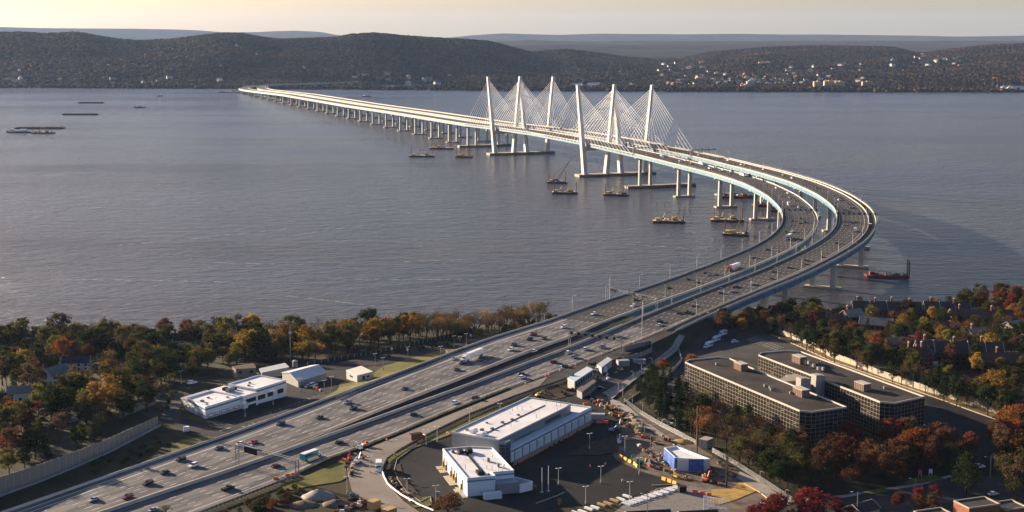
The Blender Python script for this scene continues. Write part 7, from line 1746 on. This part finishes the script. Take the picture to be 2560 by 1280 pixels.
scatter([(2470,1100),(2560,1085),(2600,1150),(2520,1170)], 9, [('broad','russet',1),('broad','orange',1),('broad','brown',1)], (13, 18), 5, 25, free=True, group=GO)
scatter([(1880,1275),(2060,1275),(2160,1300),(2160,1330),(1880,1330)], 14, [('broad','crimson',3),('broad','russet',1)], (5, 9), 4, 21, (1.1, 1.5), free=True, group=GO)
scatter([(2230,1262),(2340,1255),(2340,1290),(2230,1285)], 6, [('broad','crimson',1),('broad','brown',1)], (6, 8), 4, 22, free=True, group=GO)
scatter([(540,1290),(700,1235),(740,1215),(760,1235),(680,1280)], 26, [('bush','green',1.5),('bush','orange',.7),('bush','olive',1.5),('bush','russet',.8)], (6, 11), 2.2, 23, free=True, group='shrubs by the guardrail')
scatter([(1345,980),(1380,965),(1430,960),(1438,985),(1385,995)], 10, [('bush','russet',1),('bush','brown',1)], (4, 6), 2, 24, free=True, group='shrubs by the guardrail')
scatter([(985,1175),(1010,1185),(1050,1240),(1030,1240),(1000,1215)], 10, [('bush','brown',1)], (3, 5), 2, 26, free=True, group='shrubs by the guardrail')
scatter([(250,1150),(330,1120),(400,1090),(430,1120),(380,1135),(200,1195)], 22, [('bush','green',1.5),('bush','olive',1.2),('bush','brown',.6)], (5, 9), 2.6, 41, free=True, group='shrubs on the verge below the noise wall')
scatter([(330,1000),(400,985),(430,960),(450,965),(440,1000),(400,1050),(360,1035)], 14, [('bush','yellowgreen',1.2),('sparse','gold',.6),('bush','olive',1)], (6, 10), 3, 42, free=True, group='shrubs on the verge below the noise wall')
build_trees()

# ------------------------------------------------------------------ barges and boats on the river
deckm = mat('barge_deck', (.42, .32, .20), .9, .35, .25); hullm = mat('barge_hull', (.05, .035, .03), .8, .3, .3); redhull = mat('red_barge_hull', (.16, .035, .025), .8, .3, .3); lattice_m = mat('crane_boom_red', (.45, .13, .05), .6); oldyellow = mat('weathered_yellow', (.62, .40, .13), .7, .3, .8)
def barge(x, y, rz, L, Wd, label, kind='excavator', red=False, hull_h=2.2, spuds=2, cat='barge', group='work barges on the river'):
    X, Y = G(x, y, 1.0); e = empty('work_barge', (X, Y, 0), rz); tag(e, label, cat, group); hm = redhull if red else hullm
    b = MB(); b.loft([[(xx, -Wd / 2, zb), (xx, Wd / 2, zb), (xx, Wd / 2, hull_h), (xx, -Wd / 2, hull_h)] for xx, zb in ((-L / 2, 1.0), (-L / 2 + 2, -.8), (L / 2 - 2, -.8), (L / 2, 1.0))]); b.build('hull', hm, e)
    b = MB(); b.box((0, 0, hull_h + .05), (L - .4, Wd - .4, .1)); b.build('deck', (mat('dark_deck', (.07, .055, .045), .9, .3, .3) if kind in ('flat', 'tug') else deckm) if not red else rust, e)
    rr = random.Random(int(x * 7 + y)); z0 = hull_h + .1
    if kind == 'flat':
        b = MB(); 
        for sy in (-1, 1): b.box((0, sy * Wd * .42, z0 + .6), (L * .92, .4, 1.2))
        b.build('bulwark', hm, e); b = MB(); b.box((0, 0, z0 + .5), (L * .88, Wd * .7, 1.0)); b.build('cargo', mat('dark_cargo', (.06, .045, .04), .9, .3, .3), e); return e
    if kind == 'tug':
        b = MB(); b.box((-L * .1, 0, z0 + 1.3), (L * .35, Wd * .6, 2.6)); b.build('deckhouse', whiteplastic, e); b = MB(); b.box((-L * .02, 0, z0 + 3.5), (L * .18, Wd * .45, 1.9)); b.build('wheelhouse', whiteplastic, e); b = MB(); b.tube((-L * .2, 0, z0 + 2.6), (-L * .2, 0, z0 + 5), .4, 8); b.tube((-L * .02, 0, z0 + 4), (-L * .02, 0, z0 + 9), .12, 5); b.build('mast', darkmetal, e); return e
    # deckhouse, tanks, rubble and gear
    b = MB(); b.box((-L * .34, 0, z0 + 1.3), (4.5, Wd * .45, 2.6)); b.build('deckhouse', oldyellow if not red else redhull, e)
    for i in range(9):
        b = MB(); s = [rr.uniform(.8, 3.2), rr.uniform(.8, 2.5), rr.uniform(.6, 1.8)]; b.box((rr.uniform(-L * .42, L * .42), rr.uniform(-Wd * .36, Wd * .36), z0 + s[2] / 2), s, rr.uniform(0, 3)); b.build('deck_gear', rr.choice([oldyellow, rust, deckm, whiteplastic, darkmetal]), e)
    for k in range(spuds): b = MB(); sx = L * (.44 if k == 0 else -.40); b.tube((sx, -Wd * .46, -2), (sx, -Wd * .46, z0 + (13 if not red else 10)), .45, 8); b.build('spud', rust, e)
    if kind == 'excavator':
        b = MB(); b.box((L * .18, 0, z0 + .7), (4.5, 4, 1.4)); b.build('turntable', darkmetal, e); b = MB(); b.loft([[(L * .18 + xx, -1.8, z0 + 1.4), (L * .18 + xx, 1.8, z0 + 1.4), (L * .18 + xx, 1.8, z0 + zz), (L * .18 + xx, -1.8, z0 + zz)] for xx, zz in ((-3, 3.4), (1, 4.0), (2.6, 3.0))]); b.build('excavator_body', oldyellow, e)
        P = [(L * .16, 0, z0 + 3), (L * .08, 0, z0 + 7.5), (-L * .02, 0, z0 + 9.0), (-L * .12, 0, z0 + 7.2), (-L * .17, 0, z0 + 2.5)]; b = MB()
        for p, q in zip(P, P[1:]): b.tube(p, q, .55, 6, .42)
        b.build('excavator_arm', oldyellow, e); b = MB(); b.box((-L * .17, 0, z0 + 1.8), (1.6, 1.6, 1.6), 0, ry=.4); b.build('bucket', darkmetal, e)
    if kind in ('crane', 'lowcrane'):
        Lb = 30 if kind == 'crane' else 16; a = R(56 if kind == 'crane' else 70); cx = -L * .10
        b = MB(); b.box((cx, 0, z0 + 1.8), (6, 4, 2.6)); b.box((cx, 0, z0 + .3), (6, 5, .8)); b.build('crane_house', rust if kind == 'crane' else oldyellow, e)
        base = Vector((cx + 2, 0, z0 + 1.6)); d = Vector((math.cos(a), 0, math.sin(a))); nrm = Vector((-math.sin(a), 0, math.cos(a))); b = MB()
        for sy in (-1, 1):
            for sn in (-1, 1): b.tube(base + Vector((0, sy * .9, 0)) + nrm * sn * .7, base + d * Lb + Vector((0, sy * .3, 0)) + nrm * sn * .25, .30, 4)
        for k in range(14):
            f0, f1 = k / 14, (k + 1) / 14; w0, w1 = lerp(.9, .3, f0), lerp(.9, .3, f1); n0, n1 = lerp(.7, .25, f0), lerp(.7, .25, f1); s_ = 1 if k % 2 else -1
            for sn in (-1, 1): b.tube(base + d * Lb * f0 + Vector((0, s_ * w0, 0)) + nrm * sn * n0, base + d * Lb * f1 + Vector((0, -s_ * w1, 0)) + nrm * sn * n1, .2, 4)
        b.build('lattice_boom', lattice_m if kind == 'crane' else oldyellow, e)
        b = MB(); g = Vector((cx - 2.6, 0, z0 + 8.5)); b.tube((cx - 1, 0, z0 + 3), g, .2, 5); b.tube((cx - 2.8, 0, z0 + 3), g, .2, 5); b.build('gantry_frame', rust, e)
        b = MB()
        for sy in (-.5, .5): b.tube(g + Vector((0, sy, 0)), base + d * Lb + Vector((0, sy * .5, 0)), .16, 4)
        b.tube(base + d * Lb, base + d * Lb - Vector((0, 0, Lb * .55)), .07, 4); b.build('hoist_rope', darkmetal, e)
    return e
barge(1393, 456, -.12, 27, 11, 'crane barge with long reddish lattice boom, left of the nearer towers', 'crane')
barge(1412, 482, -.05, 33, 11, 'dark excavator barge just below the crane barge', 'excavator')
barge(1540, 487, -.22, 31, 11, 'pale cluttered barge with white excavator below the nearer towers', 'excavator')
barge(1672, 554, -.08, 35, 12, 'excavator barge left of centre below the curving piers', 'excavator', spuds=1)
barge(1818, 551, -.1, 36, 12, 'long barge with deckhouses against the curve piers', 'excavator')
barge(1840, 586, -.3, 26, 13, 'barge with yellow crane closest to the bend of the inner viaduct', 'lowcrane')
barge(1055, 390, -.02, 42, 12, 'excavator barge left of the farther towers, lower one', 'excavator')
barge(1103, 371, -.08, 42, 13, 'dark crane barge near the farther approach piers', 'lowcrane')
barge(1160, 392, -.3, 26, 12, 'small yellow excavator barge beside the farther tower footing', 'lowcrane')
barge(1845, 492, -.02, 44, 12, 'red barge seen behind the inner viaduct piers', 'excavator', True)
barge(1918, 513, .05, 34, 12, 'red-decked barge between the two viaducts, left', 'excavator', True)
barge(1950, 526, -.3, 24, 11, 'red barge partly hidden behind a pier of the curve', 'excavator', True)
barge(2216, 690, -.04, 35, 11, 'red-brown barge right of the bridge with one tall pile', 'low', True, 2.0, 0)
X, Y = G(2268, 690, 1)
e = empty('spud_pile', (X, Y, 0)); tag(e, 'tall dark pile standing at the right end of the red barge', 'pile')
for k, hh in ((0, 15), (1.6, 13.5)): b = MB(); b.tube((k, 0, -2), (k, 0, hh), .55, 8); b.build('pile_tube', rust, e)
barge(228, 257, -.02, 70, 13, 'dark flat barge far left, highest of the three', 'flat'); barge(201, 286, 0, 84, 14, 'long dark flat barge far left, middle one', 'flat')
barge(100, 320, 0, 100, 20, 'longest flat barge at the left edge', 'flat'); barge(60, 330, -.05, 66, 12, 'low work boat moored before the longest barge', 'tug'); barge(108, 332, -.05, 46, 12, 'small yellowish work barge before the longest barge', 'excavator'); barge(32, 328, .1, 24, 10, 'little tug with mast at far left', 'tug')
barge(350, 268, -.1, 30, 8, 'small white-bowed motor vessel on the far left water', 'tug'); barge(400, 240, .1, 20, 7, 'tiny tug nearest the far left shore', 'tug'); barge(573, 230, .0, 70, 14, 'distant crane barge at the far end of the bridge', 'excavator'); barge(915, 241, .2, 30, 7, 'tiny dark launch behind the long approach', 'tug')
pts = [(1583,503),(1602,520),(1642,512),(1662,514),(1590,512),(1787,601),(1797,607),(1870,603),(1886,600),(1713,528),(1726,532),(1570,516),(1584,518),(901,333),(911,334),(948,334),(953,335),(983,351),(989,350),(1009,356),(1012,358),(1402,238),(1414,240),(1085,264),(1098,265),(1105,266),(1115,266),(1862,291)]
for x, y in pts:
    X, Y = G(x, y, 0); b = MB(); b.tube((0, 0, -2), (.05, 0, 3.6), .28, 6, .24); o = b.build('mooring_pile', darkmetal, loc=(X, Y, 0)); want(o, 'dark mooring pile in the water', 'pile', (x, y), 'mooring piles in the river')

# ------------------------------------------------------------------ the town and marina on the far shore
far_wall = [mat('far_white_wall', (.56, .54, .50), .8), mat('far_cream_wall', (.48, .38, .28), .8), mat('far_grey_wall', (.22, .22, .24), .8), mat('far_brick_wall', (.30, .17, .12), .8)]
far_roof = [slate, roofs['grey'], roofs['brown']]
def small_house_mesh(wi, ri, L, W_, h):
    b = MB(); b.add([(-L / 2, -W_ / 2, -3), (L / 2, -W_ / 2, -3), (L / 2, W_ / 2, -3), (-L / 2, W_ / 2, -3), (-L / 2, -W_ / 2, h), (L / 2, -W_ / 2, h), (L / 2, W_ / 2, h), (-L / 2, W_ / 2, h), (-L / 2, 0, h + W_ * .35), (L / 2, 0, h + W_ * .35)], [(0, 1, 5, 4), (1, 2, 6, 5), (2, 3, 7, 6), (3, 0, 4, 7), (4, 8, 7), (5, 6, 9)], 0)
    for sy in (-1, 1): b.loft([[(x_, sy * (W_ / 2 + .5), h - .35), (x_, 0, h + W_ * .35), (x_, 0, h + W_ * .35 + .4), (x_, sy * (W_ / 2 + .5), h + .05)] for x_ in (-L / 2 - .5, L / 2 + .5)], 1)
    for k in range(3):
        for z in (2, 5): b.box((-L / 3 + k * L / 3, -W_ / 2 - .05, z), (1.4, .15, 1.5), 0, 2)
    me = bpy.data.meshes.new('far_house'); me.from_pydata(b.v, [], b.f)
    for m in (far_wall[wi], far_roof[ri], glass): me.materials.append(m)
    me.polygons.foreach_set('material_index', b.m); me.update(); return me
FH = [(small_house_mesh(w, r, 15, 10, 8), ('white', 'cream', 'grey', 'brick')[w]) for w, r in ((0, 0), (0, 1), (1, 2), (2, 0), (3, 1), (1, 0))]
fr = random.Random(9)
def far_house(x, y, s=1.0):
    p = farpt(x, y)
    if not p or (1190 < x < 1650 and y < 216): return
    me, nm = FH[fr.randrange(len(FH))] if s < 3 else FH[0]; o = bpy.data.objects.new('far_house', me); C.objects.link(o); o.location = (p[0], p[1], p[2] + 5); o.rotation_euler = (0, 0, fr.uniform(-1.2, 1.2)); k = s * fr.uniform(.8, 1.5); o.scale = (k, k, k * .95)
    want(o, f'small {nm} distant house', 'house', (x, y), 'houses on the far shore')
for i in range(165): far_house(fr.gauss(1875, 85), 218 - abs(fr.gauss(0, 13)), .75)
for i in range(30): far_house(fr.uniform(1640, 1800), fr.uniform(160, 216))
for i in range(24): far_house(fr.uniform(1960, 2160), fr.uniform(165, 218))
for i in range(22): far_house(fr.uniform(2230, 2400), fr.uniform(140, 170))
for i in range(16): far_house(fr.uniform(0, 560), fr.uniform(200, 213))
for i in range(9): far_house(fr.uniform(0, 900), fr.uniform(95, 195), .6)
for i in range(24): far_house(fr.uniform(880, 1640), fr.uniform(190, 220))
def block(x, y, w, h, d, m, label, n=1, tower=False):
    p = farpt(x, y) or (*G(x, y, 4), 4); e = empty('apartment_block' if not tower else 'tower_building', (p[0], p[1], p[2] - 2)); tag(e, label, 'building', 'big buildings on the far shore')
    b = MB(); b.box((0, 0, h / 2), (w, d, h)); 
    if tower: b.box((0, 0, h * .55), (w * .6, d * .6, h * 1.1)); b.tube((0, 0, h * 1.1), (0, 0, h * 1.35), w * .2, 8, .3)
    b.build('wall', m, e); b = MB(); b.box((w * .1, 0, h + 1.6), (w * .3, d * .5, 3.2)); b.build('roof_house', m, e)
    for r_ in range(int(h / 3.4) - 1):
        for k in range(int(w / 5)):
            b = MB(); b.box((-w / 2 + 2.5 + k * 5, -d / 2 - .05, 3 + r_ * 3.4), (2.6, .2, 1.5)); b.build('window', glass, e)
    return e
tanb = mat('tan_apartment_wall', (.62, .42, .24), .8); pinkb = mat('brick_apartment_wall', (.45, .26, .18), .8); greyb = mat('far_stone_wall', (.45, .42, .38), .8)
block(2043, 222, 26, 26, 18, tanb, 'leftmost of the three tan apartment blocks at the far waterside'); block(2071, 221, 32, 26, 16, tanb, 'middle tan apartment block at the far waterside'); block(2098, 222, 32, 26, 18, tanb, 'right tan apartment block at the far waterside')
block(2167, 221, 34, 24, 18, pinkb, 'brick apartment block standing alone right of the tan three'); block(1876, 221, 26, 26, 18, greyb, 'stepped stone tower building in the far town', tower=True); block(1862, 221, 30, 14, 18, tanb, 'low cream waterside building left of the stone tower')
block(1757, 162, 32, 16, 16, pinkb, 'long brick building on the hill above the left of the town'); block(1905, 163, 30, 16, 14, tanb, 'tan building high on the hill above the town'); block(1920, 163, 22, 16, 14, tanb, 'second tan building high on the hill, right of the first')
block(1791, 192, 14, 18, 12, tanb, 'narrow tan building among the town roofs'); block(892, 210, 26, 10, 16, pinkb, 'pinkish building by the water near the bridge landing')
for i in range(26):
    x = fr.choice([fr.uniform(2440, 2475), fr.uniform(2478, 2545)]); y = fr.uniform(219, 225.5); X, Y = G(x, y, 0); L = fr.uniform(14, 26); b = MB(); b.loft([[(xx, -wd, 2.2), (xx, wd, 2.2), (xx, wd * .5, -.3), (xx, -wd * .5, -.3)] for xx, wd in ((-L / 2, L * .13), (L * .2, L * .15), (L / 2, .2))])
    b.loft([[(xx, -L * .09, 2.2), (xx, L * .09, 2.2), (xx, L * .07, zz), (xx, -L * .07, zz)] for xx, zz in ((-L * .3, 4.6), (L * .1, 4.8), (L * .25, 3.0))]); b.tube((0, 0, 4), (0, 0, 4 + L * .5), .18, 4)
    o = b.build('moored_boat', whiteplastic, loc=(X, Y, 0)); o.rotation_euler = (0, 0, fr.uniform(-.6, .6)); want(o, 'white moored boat', 'boat', (x, y), 'boats in the far marina')
for (x, y, L, lb) in [(2045, 225.5, 44, 'white pier barge before the leftmost tan block'), (2096, 226.5, 24, 'white launch before the right tan block')]:
    X, Y = G(x, y, 0); b = MB(); b.loft([[(xx, -3, 2.4), (xx, 3, 2.4), (xx, 2.4, -.4), (xx, -2.4, -.4)] for xx in (-L / 2, L / 2)]); b.box((0, 0, 3.4), (L * .4, 3.6, 2)); o = b.build('boat', whiteplastic, loc=(X, Y, 0)); tag(o, lb, 'boat')

# ------------------------------------------------------------------ air
hz = bpy.data.materials.new('haze'); hz.use_nodes = True; hn = hz.node_tree.nodes; hn.remove(hn['Principled BSDF'])
pv = hn.new('ShaderNodeVolumePrincipled'); pv.inputs['Color'].default_value = (0.42, 0.61, 0.96, 1); pv.inputs['Density'].default_value = 1.2e-5; pv.inputs['Anisotropy'].default_value = 0.2
hz.node_tree.links.new(pv.outputs[0], hn['Material Output'].inputs['Volume'])
hb = MB(); hb.box((0, 13000, 225), (32400, 28200, 470)); ho = hb.build('haze', hz, kind='stuff')
finish_labels()
